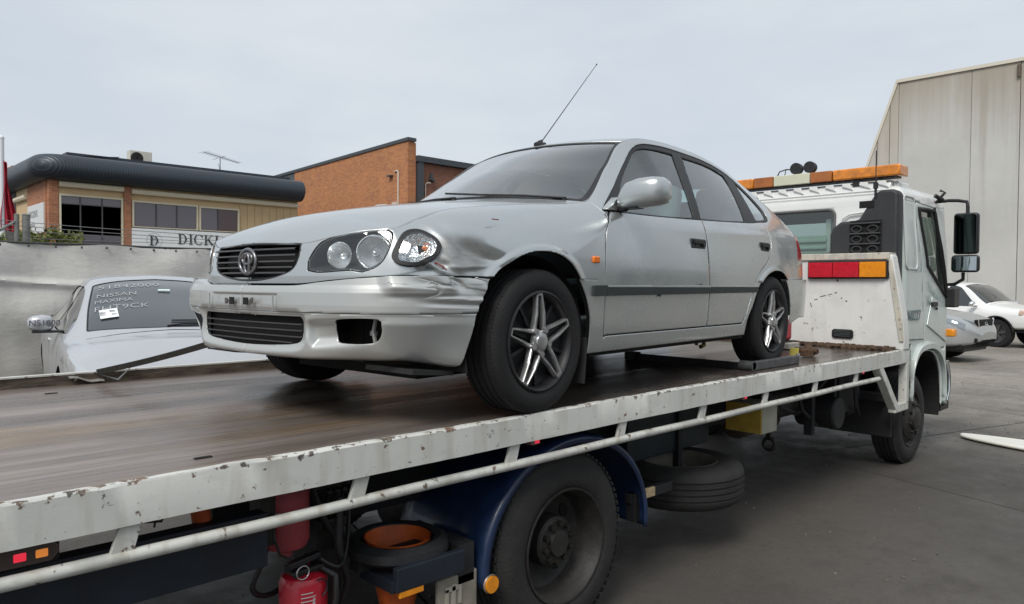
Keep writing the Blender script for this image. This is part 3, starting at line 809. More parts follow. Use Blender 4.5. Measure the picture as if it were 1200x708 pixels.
# ---- door mirrors
def mirror(side):
    s = side; q = lambda x,y,z: (x,s*y,z)
    m = MB(); m.prism([(.515,.862),(.62,.862),(.66,.872),(.665,.925),(.60,.925)],'y',s*.752,s*.795)
    base = obj('door_mirror', m, SILVER, car, bevel=.008, smooth=40)
    # shell: rounded loft across y
    m = MB(); rows = []
    for y,hx,hz,cx,cz in ((.805,.035,.032,.615,.905),(.822,.045,.046,.618,.918),(.845,.060,.061,.625,.930),(.90,.066,.068,.632,.938),(.96,.066,.067,.640,.942),(1.0,.060,.061,.648,.944),(1.018,.046,.046,.655,.945),(1.024,.025,.026,.66,.945)):
        rows.append([(cx+hx*math.copysign(abs(math.cos(a))**.7,math.cos(a)), s*y, cz+hz*math.copysign(abs(math.sin(a))**.62,math.sin(a))) for a in np.linspace(0,2*math.pi,33)])
    m.grid(rows); n0 = len(m.v)
    m.add([rows[-1][k] for k in range(32)],[tuple(range(32))])
    obj('mirror_shell', m, SILVER, base, smooth=50, weld=.0005)
    m = MB(); m.box(.588,.66,s*.80,s*.90,.868,.878); m.tube([q(.62,.76,.872),q(.62,.83,.880)],.022,12)
    obj('mirror_foot', m, BLACKP, base, bevel=.003, smooth=40)
    m = MB(); m.prism([(.845,.885),(1.005,.892),(1.008,.99),(.85,.985)],'x',.698,.7015); m.v = [(a,s*b,c) for a,b,c in m.v]
    obj('mirror_glass', m, CHROME, base, bevel=.001)
for side in (-1,1): mirror(side)
# ---- side repeaters
for s in (-1,1):
    m = MB(); m.box(.328,.378,s*.838,s*.852,.613,.643); obj('side_repeater', m, AMBER, car, bevel=.006, seg=3, smooth=40)
# ---- scratch mark on the wing
m = MB(); m.box(-.258,-.220,-.789,-.7865,.7612,.7650); obj('scrape_mark', m, mat('scrape_red',(.25,.03,.03),.6), car)
# ---- wipers
def wiper(name, a, b, h):
    m = MB(); pa,pb = Vector(a),Vector(b); mid = pa.lerp(pb,.5)+Vector((0,0,h)); m.tube([pa,mid,pb],[.006,.005,.004],8); 
    c = pa.lerp(pb,.42); e = (pb-pa).normalized()
    m.bar(c-e*.02,pb+e*.20+Vector((0,0,-.002)),.008,.009); m.cyl(pa-Vector((0,0,.03)),pa+Vector((0,0,.003)),.011,12)
    obj(name, m, BLACKP, car, smooth=50)
def wsp(u_,t_,h=.012):
    x,y,z = cap_ut(np.array(float(u_)),np.array(float(t_))); return (float(x)-h*.4,float(y),float(z)+h)
wiper('wiper', wsp(9.40,-.88,.006), wsp(9.46,-.30,.006), .004)
wiper('wiper', wsp(9.40,-.08,.006), wsp(9.46,.42,.006), .004)
# ---- aerial
p = cap_ut(np.array(11.12),np.array(0.0)); p = Vector([float(k) for k in p])
m = MB(); m.tube([p+Vector((-.035,0,-.004)),p+Vector((-.01,0,.012)),p+Vector((.012,0,.028))],[.016,.014,.006],10); m.tube([p+Vector((-.05,0,-.006)),p+Vector((.03,0,.002))],[.014,.018],10)
ae = obj('aerial', m, BLACKP, car, smooth=50)
tip = p+Vector((.42,-.10,.545))
m = MB(); m.tube([p+Vector((.008,0,.022)),p.lerp(tip,.98)],[.0032,.0018],6); m.ball(p.lerp(tip,.985),.005,6); obj('aerial_rod', m, mat('aerial_steel',(.08,.08,.085),.4,.6), ae, smooth=50)
# ---- wheels
def car_wheel(x, s, steer=0.0):
    R,W = .292,.185
    h = thing('wheel','','') if False else None
    prof = [(.200,-W/2+.012),(.212,-W/2+.004),(.235,-W/2-.002),(.262,-W/2+.001),(.278,-W/2+.008),(.2885,-W/2+.022),(.2905,-W/2+.030)]
    g = []
    for k in range(4):
        c = -W/2+.045+.032*k; g += [(.2915,c-.006),(.2845,c-.0045),(.2845,c+.0045),(.2915,c+.006)]
    prof = prof+g+[(r,-o) for r,o in prof[::-1]]
    m = MB(); m.lathe(prof,(0,0,0),'y',72)
    # shoulder blocks
    for sg in (-1,1):
        for k in range(110):
            a = 2*math.pi*k/110; m.obox((math.cos(a)*.2865,sg*(W/2-.027),math.sin(a)*.2865),(.005,.020,.0085),(0,-a,0))
    M = Matrix.Translation((x,s*.735,.290)) @ Euler((0,0,steer)).to_matrix().to_4x4() @ (Matrix.Identity(4) if s<0 else Matrix.Rotation(math.pi,4,'Z'))
    m.xform(M); ty = obj('wheel', m, RUBBER, car, smooth=35)
    # black wheel with silver two-legged spokes, outer face towards -y
    yo = -W/2
    m = MB(); m.lathe([(.206,yo+.016),(.204,yo+.002),(.197,yo-.002),(.190,yo+.004),(.184,yo+.018),(.178,yo+.045),(.12,yo+.058),(.05,yo+.045),(.001,yo+.045)],(0,0,0),'y',60)
    for k in range(10):
        a = 2*math.pi*(k+.5)/10; ca,sa = math.cos(a),math.sin(a)
        m.bar((ca*.06,yo+.040,sa*.06),(ca*.178,yo+.036,sa*.178),.014,.012,up=(0,1,0))
    m.xform(M); obj('rim', m, RIMD, ty, smooth=40)
    m = MB()
    for k in range(5):
        a0 = math.radians(94+72*k)
        for sg in (-1,1):
            b = a0+sg*.56; c = a0+sg*.075
            p0 = Vector((math.cos(b)*.058,yo+.012,math.sin(b)*.058)); p1 = Vector((math.cos(a0+sg*.20)*.115,yo+.004,math.sin(a0+sg*.20)*.115)); p2 = Vector((math.cos(c)*.188,yo+.006,math.sin(c)*.188))
            for (p,q,w0,w1) in ((p0,p1,.019,.013),(p1,p2,.013,.010)):
                d = (q-p).normalized(); n_ = d.cross(Vector((0,1,0)))
                vs = [p-n_*w0/2,p+n_*w0/2,q+n_*w1/2,q-n_*w1/2]; top = [v+Vector((0,-.006,0)) for v in (p-n_*w0*.25,p+n_*w0*.25,q+n_*w1*.25,q-n_*w1*.25)]
                m.add(vs+top+[v+Vector((0,.016,0)) for v in vs],[(4,5,6,7),(0,4,7,3),(1,2,6,5),(0,3,11,8),(1,9,10,2),(0,8,9,1),(2,10,11,3),(0,1,5,4),(3,7,6,2)])
        m.obox((math.cos(a0)*.189,yo+.006,math.sin(a0)*.189),(.008,.012,.030),(0,-a0,0))
        a1 = a0+math.radians(36)
        m.cyl((math.cos(a1)*.052,yo+.016,math.sin(a1)*.052),(math.cos(a1)*.052,yo-.002,math.sin(a1)*.052),.0125,14)
    m.lathe([(.048,yo+.020),(.045,yo+.006),(.034,yo+.001),(.032,yo-.004),(.026,yo-.006),(.001,yo-.006)],(0,0,0),'y',32)
    m.xform(M); obj('hubcap', m, RIMS, ty, smooth=40)
for x,st in ((0,.0),(2.43,0)):
    for s in (-1,1): car_wheel(x,s,st)
# ---- arches, floor, flaps
for x in (-.03,2.42):
    for s in (-1,1):
        m = MB(); m.lathe([(.365,s*.45),(.365,s*.79)],(x,0,.27),'y',28,math.radians(-12),math.radians(192)); m.box(x-.36,x+.36,s*.44-.01,s*.44+.01,.17,.62); obj('wheel_arch_liner', m, UNDER, car)
m = MB(); m.box(-.60,.40,-.46,.46,.225,.26); m.box(.38,2.02,-.79,.79,.20,.235); m.box(2.0,3.15,-.50,.50,.22,.27); m.box(-.62,-.58,-.48,.48,.23,.50); m.box(-.3,.2,-.42,.42,.13,.2)
m.tube([(.3,.1,.17),(1.5,.15,.16),(2.9,.3,.19)],.03,10); m.box(2.5,2.9,.1,.6,.16,.24)
obj('underbody', m, UNDER, car)
m = MB(); m.box(-.70,-.62,-.40,.40,.30,.34); m.box(-.68,-.62,-.50,.50,.43,.47); obj('crash_bar', m, DARK, car)
for s in (-1,1):
    m = MB(); m.obox((.315,s*.735,.19),(.012,.17,.20),(0,.10,0)); obj('mud_flap', m, MUD, car)
    m = MB(); m.obox((-.50,s*.60,.200),(.20,.26,.018),(0,.1,0)); obj('splash_guard', m, MUD, car)
# ---- cabin
m = MB(); m.prism([(.45,.55),(.52,.90),(.66,.935),(.82,.93),(.90,.86),(.86,.55)],'y',-.69,.69); obj('dashboard', m, DASH, car, bevel=.02, smooth=40)
m = MB(); m.box(.45,3.0,-.70,.70,.27,.31); m.box(2.72,3.1,-.62,.62,.3,.80); obj('cabin_floor', m, DASH, car)
sw = MB(); sw.tube([(.98+.06*math.sin(a),.36+.18*math.cos(a),.92+.17*math.sin(a)) for a in np.linspace(0,2*math.pi,32,endpoint=False)],.014,8,closed=True); sw.bar((.98,.19,.92),(.98,.53,.92),.03,.05); sw.bar((.80,.36,.84),(.98,.36,.92),.05,.05)
obj('steering_wheel', sw, BLACKP, car, smooth=50)
def seat(y, x0, n):
    m = MB(); m.obox((x0+.22,y,.52),(.50,.48,.16),(0,-.12,0)); m.obox((x0+.53,y,.80),(.13,.46,.62),(0,.22,0))
    o = obj('seat', m, SEAT, car, bevel=.05, seg=3, smooth=50)
    m = MB(); m.obox((x0+.635,y,1.155),(.09,.26,.17),(0,.18,0)); obj('headrest', m, SEAT, o, bevel=.04, seg=3, smooth=50)
seat(-.36,1.0,0); seat(.36,1.0,0)
m = MB(); m.obox((2.02,0,.53),(.48,1.24,.16),(0,-.1,0)); m.obox((2.36,0,.82),(.13,1.26,.58),(0,.30,0)); o = obj('rear_seat', m, SEAT, car, bevel=.05, seg=3, smooth=50)
for y in (-.38,.38): m = MB(); m.obox((2.46,y,1.12),(.08,.25,.13),(0,.2,0)); obj('headrest', m, SEAT, o, bevel=.035, seg=3, smooth=50)
m = MB(); m.obox((.86,0,1.215),(.03,.23,.06),(0,-.3,0)); obj('rear_view_mirror', m, BLACKP, car, bevel=.01, smooth=40)
# ------------------------------------------------------------------ truck materials
def rusty_white(name, base=(.60,.60,.56), z0=None, amount=1.0, fine=26):
    m,g = new_mat(name, .5)
    o = g.obj
    n1 = g.noise(o, 2.2, 5); n2 = g.noise(o, fine, 6, .65); n3 = g.noise(o, 14, 4, stretch=(1,1,.16)); n4 = g.noise(o, 5, 5, .6, stretch=(.5,1,1.3))
    c = g.mix(g.step(n1,.4,.7), base, tuple(k*.84 for k in base))
    c = g.mix(g.math('MULTIPLY', g.step(n3,.50,.74), .55*amount), c, (.36,.33,.27))
    c = g.mix(g.math('MULTIPLY', g.step(n4,.55,.62), .35*amount), c, (.40,.40,.37))
    spot = g.step(n2, .655-.02*amount, .70-.02*amount)
    if z0 is not None:
        sp = g.n('SeparateXYZ'); g.l(o, sp.inputs[0])
        dz = g.math('ABSOLUTE', g.math('SUBTRACT', sp.outputs['Z'], z0)); near = g.math('SUBTRACT', 1.0, g.step(dz, .003, .014))
        spot2 = g.step(g.math('ADD', n2, g.math('MULTIPLY', near, .075)), .615, .655)
        spot = g.math('MAXIMUM', spot, spot2)
    big = g.math('MULTIPLY', g.step(g.noise(o, 3.1, 6, .7, stretch=(.6,1,2)), .63, .68), g.step(n2,.47,.60))
    spot = g.math('MAXIMUM', spot, big)
    rc = g.mix(g.step(g.noise(o, 22, 4),.35,.7), (.035,.028,.024), (.17,.085,.04))
    c = g.mix(g.math('MULTIPLY', spot, .9), c, rc)
    g.l(c, g.b.inputs['Base Color'])
    r = g.mix(spot, (.48,.48,.48), (.85,.85,.85)); g.l(r, g.b.inputs['Roughness'])
    g.bump(g.math('ADD', n2, g.math('MULTIPLY', spot, -.5)), .25, .004)
    return m
RAILW = rusty_white('rail_paint', (.62,.62,.58), z0=1.03, amount=1.0)
TUBEW = rusty_white('tube_paint', (.60,.60,.55), amount=2.2, fine=24)
CAPW = rusty_white('cap_paint', (.58,.55,.46), amount=2.0, fine=18)
FARR = mat('far_rail_rust', (.13,.10,.075), .8, var=.7, vscale=14, bump=.3, stretch=(.5,1,2))
HBW = rusty_white('headboard_paint', (.74,.74,.71), amount=.35, fine=16)
CABW = mat('cab_white', (.76,.77,.75), .32, var=.06, vscale=3, coat=.5, rvar=.08)
CABSHADE = mat('cab_white_shaded', (.55,.605,.58), .30, var=.10, vscale=4, coat=.5, rvar=.08, stretch=(1,1,.4))  # cab white with shade and a greenish reflection put into the colour
NAVY = mat('navy_paint', (.012,.03,.085), .38, var=.45, vscale=9, coat=.3, rvar=.12)
NAVYD = mat('navy_dirty', (.012,.018,.03), .6, var=.5, vscale=7)
CHASS = mat('chassis_black', (.014,.014,.016), .65, var=.5, vscale=10, bump=.2)
GREASE = mat('greasy_metal', (.035,.032,.028), .5, .4, var=.6, vscale=16, bump=.3)
RUBT = mat('truck_rubber', (.021,.020,.019), .8, var=.45, vscale=9, bump=.3, bscale=90, col2=(.012,.0115,.011))
RIMT = mat('truck_rim', (.038,.035,.032), .6, .2, var=.6, vscale=8, bump=.2)
SNORK = mat('snorkel_plastic', (.030,.031,.034), .6, var=.25, vscale=12, bump=.1, bscale=200)
LAMPR = mat('tail_red', (.55,.012,.03), .25, coat=.5, var=.25, vscale=30, emit=(.9,.02,.03), estr=.05)
LAMPA = mat('tail_amber', (.85,.30,.012), .25, coat=.5, var=.2, vscale=30)
BAMB = mat('beacon_amber', (.85,.27,.012), .2, coat=.6, var=.45, vscale=14)
BWHT = mat('beacon_cream', (.62,.62,.47), .3, coat=.4, var=.08)
LITR = mat('lit_red', (.7,.02,.04), .3, emit=(1,.04,.08), estr=.55)
LITA = mat('lit_amber', (.8,.25,.05), .3, emit=(1,.32,.05), estr=.35)
CABG = glass_mat('cab_glass', (.62,.70,.66), 1.1)
MIRG = mat('mirror_glass', (.42,.47,.48), .04, 1.0)
def deck_steel():
    m,g = new_mat('deck_steel', .5, .25)
    o = g.obj
    a = g.noise(o, 1.0, 7, .62, stretch=(.22,4.5,1)); b = g.noise(o, 1.0, 5, .6, stretch=(.9,16,1)); c_ = g.noise(o, 1.6, 6, .6, stretch=(.5,1.1,1)); d = g.noise(o, 30, 5, .7, stretch=(.3,1.6,1))
    col = g.ramp(a, [(.30,(.080,.056,.044)),(.42,(.17,.132,.110)),(.55,(.275,.228,.202)),(.70,(.40,.350,.322))])
    col = g.mix(g.math('MULTIPLY', g.step(b,.52,.72), .45), col, (.27,.185,.10))
    col = g.mix(g.math('MULTIPLY', g.step(g.noise(o,.7,5,.6,stretch=(.35,2.2,1)),.57,.66), .55), col, (.34,.215,.10))
    col = g.mix(g.math('MULTIPLY', g.step(c_,.52,.70), .55), col, (.075,.060,.052))
    col = g.mix(g.math('MULTIPLY', g.step(d,.58,.75), .40), col, (.10,.08,.07))
    # darker, oily run of the wheels towards the cab
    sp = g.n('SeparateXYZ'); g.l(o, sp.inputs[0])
    dark_zone = g.math('MULTIPLY', g.step(g.math('ADD', sp.outputs['X'], g.math('MULTIPLY', g.noise(o,1.4,5,stretch=(.6,2,1)), 1.8)), 1.6, 3.2), .74)
    col = g.mix(dark_zone, col, (.050,.042,.036))
    fs_ = g.noise(o, 1.0, 4, .7, stretch=(1.2,70,1)); f2 = g.noise(o, 1.0, 5, .75, stretch=(5,120,1))
    col = g.mix(g.math('MULTIPLY', g.step(fs_,.48,.64), .55), col, (.085,.062,.050))
    sc1 = g.noise(o, 1.0, 3, .6, stretch=(.7,150,1)); col = g.mix(g.math('MULTIPLY', g.step(sc1,.63,.66), .7), col, (.045,.035,.03)); sc2 = g.noise(o, 1.0, 2, .6, stretch=(1.6,210,2)); col = g.mix(g.math('MULTIPLY', g.step(sc2,.66,.69), .6), col, (.50,.46,.43))
    col = g.mix(g.math('MULTIPLY', g.step(f2,.55,.75), .35), col, (.48,.43,.40))
    g.l(col, g.b.inputs['Base Color'])
    r = g.n('MapRange'); r.inputs['From Min'].default_value=.3; r.inputs['From Max'].default_value=.7; r.inputs['To Min'].default_value=.16; r.inputs['To Max'].default_value=.50
    g.l(a, r.inputs['Value']); g.l(r.outputs['Result'], g.b.inputs['Roughness'])
    g.bump(g.math('ADD', g.math('MULTIPLY', b, .6), d), .22, .006)
    return m
DECKS = deck_steel()
def text_mesh(name, txt, size, M, m, parent, extrude=.0008, bold=0.0, spacing=1.0, align='LEFT', shear=0.0):
    cu = bpy.data.curves.new(name, 'FONT'); cu.body = txt; cu.size = size; cu.extrude = extrude; cu.offset = bold; cu.space_character = spacing; cu.align_x = align; cu.shear = shear; cu.resolution_u = 4
    t = bpy.data.objects.new(name, cu); COL.objects.link(t)
    me = bpy.data.meshes.new_from_object(t); bpy.data.objects.remove(t); bpy.data.curves.remove(cu)
    me.transform(M); me.materials.clear(); me.materials.append(m)
    o = bpy.data.objects.new(name, me); COL.objects.link(o); put(o, parent); return o
def frame_M(origin, xdir, ydir):
    x = Vector(xdir).normalized(); y = Vector(ydir).normalized(); z = x.cross(y)
    M = Matrix.Identity(4)
    for i in range(3): M[i][0],M[i][1],M[i][2],M[i][3] = x[i],y[i],z[i],origin[i]
    return M
# ------------------------------------------------------------------ tow truck
YC = 1.125
truck = thing('tow_truck', 'white tilt tray tow truck with rusty side rails and navy mudguards carrying the silver hatchback', 'truck', (3.5, YC, 0))
# deck
m = MB(); m.box(-1.6,6.62,.035,2.215,.985,DECK-.006)
deck = obj('deck', m, DECKS, truck)
m = MB()
for x,y in ((.873,.186),(.863,1.926),(2.05,1.95)): m.obox((x,y,DECK-.0045),(.050,.017,.004))
dh = obj('deck_slot', m, DARK, deck)
dh['kind'] = 'stuff'
def rail(name, y0, y1, z0, z1, mt, lip):
    m = MB()
    prof = [(y0,z0),(y0,z1-.006),(y0+.006,z1),(y1-.004,z1),(y1,z1-.004),(y1,z0)] if lip else [(y0,z0),(y0,z1),(y1,z1),(y1,z0)]
    xs = np.linspace(-1.6,6.62,180); A = [[(x,y,z) for y,z in prof] for x in xs]
    r2 = np.random.default_rng(3)
    for i,row in enumerate(A):
        dy = .0025*math.sin(xs[i]*3.1)+.0018*math.sin(xs[i]*9.7)+r2.normal(0,.0007); dz = r2.normal(0,.0009)+.002*math.sin(xs[i]*2.3)
        A[i] = [(x,y+(dy if k<2 else 0),z+(dz if 0<k<5 else 0)) for k,(x,y,z) in enumerate(row)]
    m.grid(A, True); n = len(prof); m.add(A[-1],[tuple(range(n))]); m.add(A[0],[tuple(range(n))[::-1]])
    return obj(name, m, mt, truck, smooth=35)
nr = rail('side_rail', 0, .034, .921, 1.031, RAILW, True)
fr = rail('side_rail', 2.215, 2.252, .93, DECK+.044, FARR, False)
m = MB(); m.box(-1.6,6.62,2.213,2.255,DECK+.044,DECK+.052); obj('rail_edge', m, RAILW, fr)
# lower tube and its brackets
m = MB(); xs = np.linspace(-1.6,5.97,60); m.tube([(x,.020,.838+.0015*math.sin(x*5)) for x in xs],.0178,14); tube = obj('lower_tube', m, TUBEW, truck, smooth=50)
for k in range(-2,8):
    x = .598+.6985*k
    m = MB(); m.prism([(x-.035,.845),(x-.028,.855),(x-.004,.924),(x+.050,.924),(x+.030,.855),(x+.042,.845)],'y',.012,.026); obj('rail_bracket', m, RAILW, truck, bevel=.002)
m = MB()
m.bar((5.955,.035,.935),(6.36,.035,.555),.065,.065,up=(0,1,0)); obj('under_run_post', m, RAILW, truck, bevel=.006)
m = MB(); m.bar((6.31,.035,.562),(6.615,.035,.562),.066,.060,up=(0,1,0)); m.bar((6.582,.035,.592),(6.582,.035,.921),.062,.066,up=(0,1,0)); obj('under_run_post', m, RAILW, truck, bevel=.006)
m = MB(); m.box(6.62,6.70,.02,.09,.92,1.02); obj('pivot_block', m, mat('green_steel',(.10,.20,.17),.5,var=.3), truck, bevel=.005)
# side marker lamps
def marker(x, big=False):
    if big:
        m = MB(); m.prism([(x-.062+.0,.865),(x+.062,.865),(x+.078,.885),(x+.078,.905),(x+.062,.921),(x-.062,.921),(x-.078,.905),(x-.078,.885)],'y',.03,.075)
        o = obj('marker_lamp', m, mat('smoked_lens',(.05,.035,.03),.25,coat=.5), truck, bevel=.006, smooth=40)
        for dx,mm in ((-.005,LITR),(.040,LITA)): m = MB(); m.box(x+dx-.013,x+dx+.013,.027,.032,.881,.901); obj('lit_lens', m, mm, o, bevel=.004)
    else:
        m = MB(); m.obox((x,.07,.906),(.052,.05,.034)); o = obj('marker_lamp', m, mat('clear_housing%d'%int(x*10),(.22,.12,.10),.3,coat=.5), truck, bevel=.006, smooth=40)
        m = MB(); m.obox((x+.004,.0445,.906),(.026,.006,.022)); obj('lit_lens', m, LITR, o, bevel=.003)
marker(.385, True)
for x in (2.169,3.914,5.714): marker(x)
# chassis
m = MB(); m.box(1.05,5.9,.55,.63,.60,.90); obj('chassis_rail', m, CHASS, truck)
m = MB(); m.box(1.5,5.9,1.62,1.70,.60,.90); obj('chassis_rail', m, CHASS, truck)
m = MB()
for x in np.arange(1.1,6.4,.62): m.box(x,x+.07,.06,2.19,.915,.984)
cm = obj('cross_member', m, CHASS, truck); cm['kind'] = 'stuff'
m = MB(); m.box(-1.6,1.06,.15,.21,.655,.825); obj('side_guard', m, NAVYD, truck, bevel=.004)
m = MB(); m.bar((.46,.20,.99),(.46,.20,.80),.09,.06); m.bar((.62,.75,.93),(1.0,.55,.84),.02,.05); m.bar((.86,.30,.97),(.95,.30,.84),.03,.02)
obj('support_arm', m, CHASS, truck)
m = MB(); m.tube([(.66,.10,.915),(.68,.09,.895),(.72,.09,.888),(.74,.10,.915)],.004,6); m.tube([(.70,.10,.915),(.71,.10,.90),(.705,.10,.872)],.003,6); m.tube([(.74,.12,.92),(.76,.10,.905),(.73,.1,.90)],.003,6); obj('wiring_loom', m, BLACKP, truck, smooth=60)
m = MB(); m.cyl((.86,.22,.98),(.885,.22,.80),.028,16); obj('hydraulic_hose', m, mat('hose_orange',(.55,.10,.02),.5,var=.3), truck, smooth=50)
# tipping ram and pumps seen as dark bulk under the deck
m = MB(); m.cyl((1.7,1.12,.80),(3.4,1.12,.72),.075,20); obj('tilt_ram', m, GREASE, truck, smooth=50)
m = MB(); m.box(1.2,6.3,.30,1.95,.955,.984); obj('deck_underside', m, CHASS, truck)
# wheels
def truck_wheel(name, x, yface, s, front=False, R=.395, W=.225):
    prof = [(.250,-W/2+.010),(.262,-W/2+.000),(.290,-W/2-.006),(.335,-W/2-.004),(.362,-W/2+.006),(.378,-W/2+.020),(.3935,-W/2+.030),(R,-W/2+.045)]
    g = []
    for k in range(3): c = -W/2+.075+.0375*k; g += [(R,c-.007),(R-.011,c-.005),(R-.011,c+.005),(R,c+.007)]
    prof = prof+g+[(r,-o) for r,o in prof[::-1]]
    M = Matrix.Translation((x,yface+s*-W/2*-1 if False else yface-s*(-W/2),R)) if False else Matrix.Translation((x, yface+(W/2 if s<0 else -W/2), R)) @ (Matrix.Identity(4) if s<0 else Matrix.Rotation(math.pi,4,'Z'))
    m = MB(); m.lathe(prof,(0,0,0),'y',84)
    for k in range(72):
        a = 2*math.pi*k/72
        for sg in (-1,1): m.obox((math.cos(a)*(R-.004),sg*(W/2-.040),math.sin(a)*(R-.004)),(.010,.028,.020),(0,-a,0))
    m.xform(M); ty = obj(name, m, RUBT, truck, smooth=35)
    yo = -W/2
    m = MB()
    if front:
        pr = [(.252,yo+.012),(.250,yo-.002),(.240,yo+.000),(.232,yo+.020),(.215,yo+.030),(.19,yo+.010),(.155,yo-.012),(.115,yo-.018),(.10,yo-.018),(.098,yo-.045),(.075,yo-.055),(.001,yo-.058)]
    else:
        pr = [(.252,yo+.012),(.251,yo-.003),(.243,yo-.002),(.238,yo+.014),(.225,yo+.035),(.222,yo+.105),(.212,yo+.130),(.19,yo+.145),(.14,yo+.150),(.115,yo+.150),(.112,yo+.075),(.098,yo+.062),(.060,yo+.058),(.055,yo+.040),(.001,yo+.036)]
    m.lathe(pr,(0,0,0),'y',64); m.xform(M); rm = obj('rim', m, RIMT, ty, smooth=32)
    m = MB()
    for k in range(8 if front else 10):
        a = 2*math.pi*k/(8 if front else 10)+.2; rr = .128 if front else .085
        y1 = yo-.014 if front else yo+.064
        m.cyl((math.cos(a)*rr,y1,math.sin(a)*rr),(math.cos(a)*rr,y1-.026,math.sin(a)*rr),.0125,8)
    m.xform(M); st = obj('wheel_nut', m, GREASE, ty, smooth=30); st['kind'] = 'stuff'
    m = MB()
    nh = 4 if not front else 6
    for k in range(nh):
        a = 2*math.pi*k/nh+.62; rr = .167 if not front else .185
        y1 = yo+.1475 if not front else yo+.007
        q = MB(); q.cyl((0,0,0),(0,-.006,0),1,20); 
        for p in q.v: pass
        q.v = [(p[0]*.034,p[1],p[2]*.024) for p in q.v]; q.xform(Matrix.Translation((math.cos(a)*rr,y1,math.sin(a)*rr)) @ Matrix.Rotation(-a+math.pi/2,4,'Y')); m.add(q.v,q.f)
    m.xform(M); hh = obj('hand_hole', m, DARK, ty, smooth=30); hh['kind'] = 'stuff'
truck_wheel('rear_wheel', 2.40, .075, -1, R=.408)
truck_wheel('rear_wheel', 2.384, .545, 1); truck_wheel('rear_wheel', 2.384, 2.175, 1)
truck_wheel('front_wheel', 7.0, .095, -1, True); truck_wheel('front_wheel', 7.0, 2.155, 1, True)
m = MB(); m.cyl((2.384,.3,.395),(2.384,1.95,.395),.09,20); m.ball((2.384,1.125,.395),.22,10); obj('rear_axle', m, GREASE, truck, smooth=50)
m = MB(); m.cyl((7.0,.3,.36),(7.0,1.95,.36),.05,16); obj('front_axle', m, GREASE, truck, smooth=50)
# rear mudguard: rolled navy sheet with a turned outer lip
def guard(y0, y1, cx, a0, a1, rx, rz, cz):
    m = MB(); A = []
    for a in np.linspace(a0,a1,44):
        c,s = math.cos(a),math.sin(a); row = []
        for y,dr in ((y0,-.035),(y0-.004,-.012),(y0+.006,.0),(y0+.03,.004),(y0+.10,.012),(y0+.14,.004),(y0+.20,.006),(y0+.30,.018),(y1-.15,.006),(y1-.1,.014),(y1-.02,.004),(y1,-.02)):
            row.append((cx+(rx+dr)*c,y,cz+(rz+dr)*s))
        A.append(row)
    m.grid(A); return obj('mudguard', m, NAVY, truck, smooth=60, solid=.006)
g1 = guard(.085,.66,2.47,math.radians(-6),math.radians(186),.555,.475,.40)
g2 = guard(2.165-.58,2.165,2.47,math.radians(-6),math.radians(186),.555,.475,.40)
m = MB(); m.cyl((1.945,.080,.37),(1.945,.062,.37),.033,28); o = obj('reflector', m, LAMPA, truck, smooth=40); m = MB(); m.lathe([(.033,.0),(.036,-.006),(.038,.0)],(1.945,.074,.37),'y',28); obj('bezel', m, mat('alu_bezel',(.5,.5,.48),.35,.8), o, smooth=40)
m = MB(); m.box(2.98,3.35,.16,.20,.45,.50); m.box(2.99,3.06,.14,.2,.36,.50); obj('guard_stay', m, CHASS, truck, bevel=.004)
m = MB(); m.box(3.085,3.165,.142,.160,.462,.510); obj('reflector', m, mat('cream_reflector',(.55,.42,.25),.4,var=.4,vscale=30), truck, bevel=.004)
# cone holder on the guard bracket
m = MB(); m.lathe([(.13,.0),(.14,.030),(.165,.036),(.192,.018),(.196,-.012),(.18,-.026),(.135,-.020),(.13,.0)],(1.64,.27,.555),'z',48); m.box(1.45,1.84,.24,.30,.50,.54); m.box(1.80,1.88,.10,.45,.40,.55)
ho = obj('cone_holder', m, mat('holder_black',(.02,.021,.022),.55,var=.3,bump=.2), truck, smooth=40)
m = MB(); m.bar((1.49,.075,.510),(1.80,.075,.505),.03,.085); m.box(1.49,1.82,.09,.30,.455,.50); obj('holder_plate', m, NAVYD, truck, bevel=.004)
m = MB(); m.obox((1.555,.068,.468),(.105,.012,.048)); obj('reflector', m, LAMPA, truck, bevel=.003)
m = MB(); m.box(1.70,1.90,.10,.12,.22,.44); bg_ = obj('tool_box', m, mat('beige_plastic',(.30,.27,.22),.6,var=.3,vscale=20), truck, bevel=.01)
for k,(x0,x1,z0,z1) in enumerate(((1.735,1.752,.30,.40),(1.765,1.785,.26,.41),(1.735,1.80,.385,.405),(1.80,1.815,.33,.40),(1.735,1.80,.25,.265))):
    m = MB(); m.box(x0,x1,.094,.102,z0,z1); obj('moulded_rib', m, mat('beige_rib%d'%k,(.36,.33,.27),.6), bg_, bevel=.002)
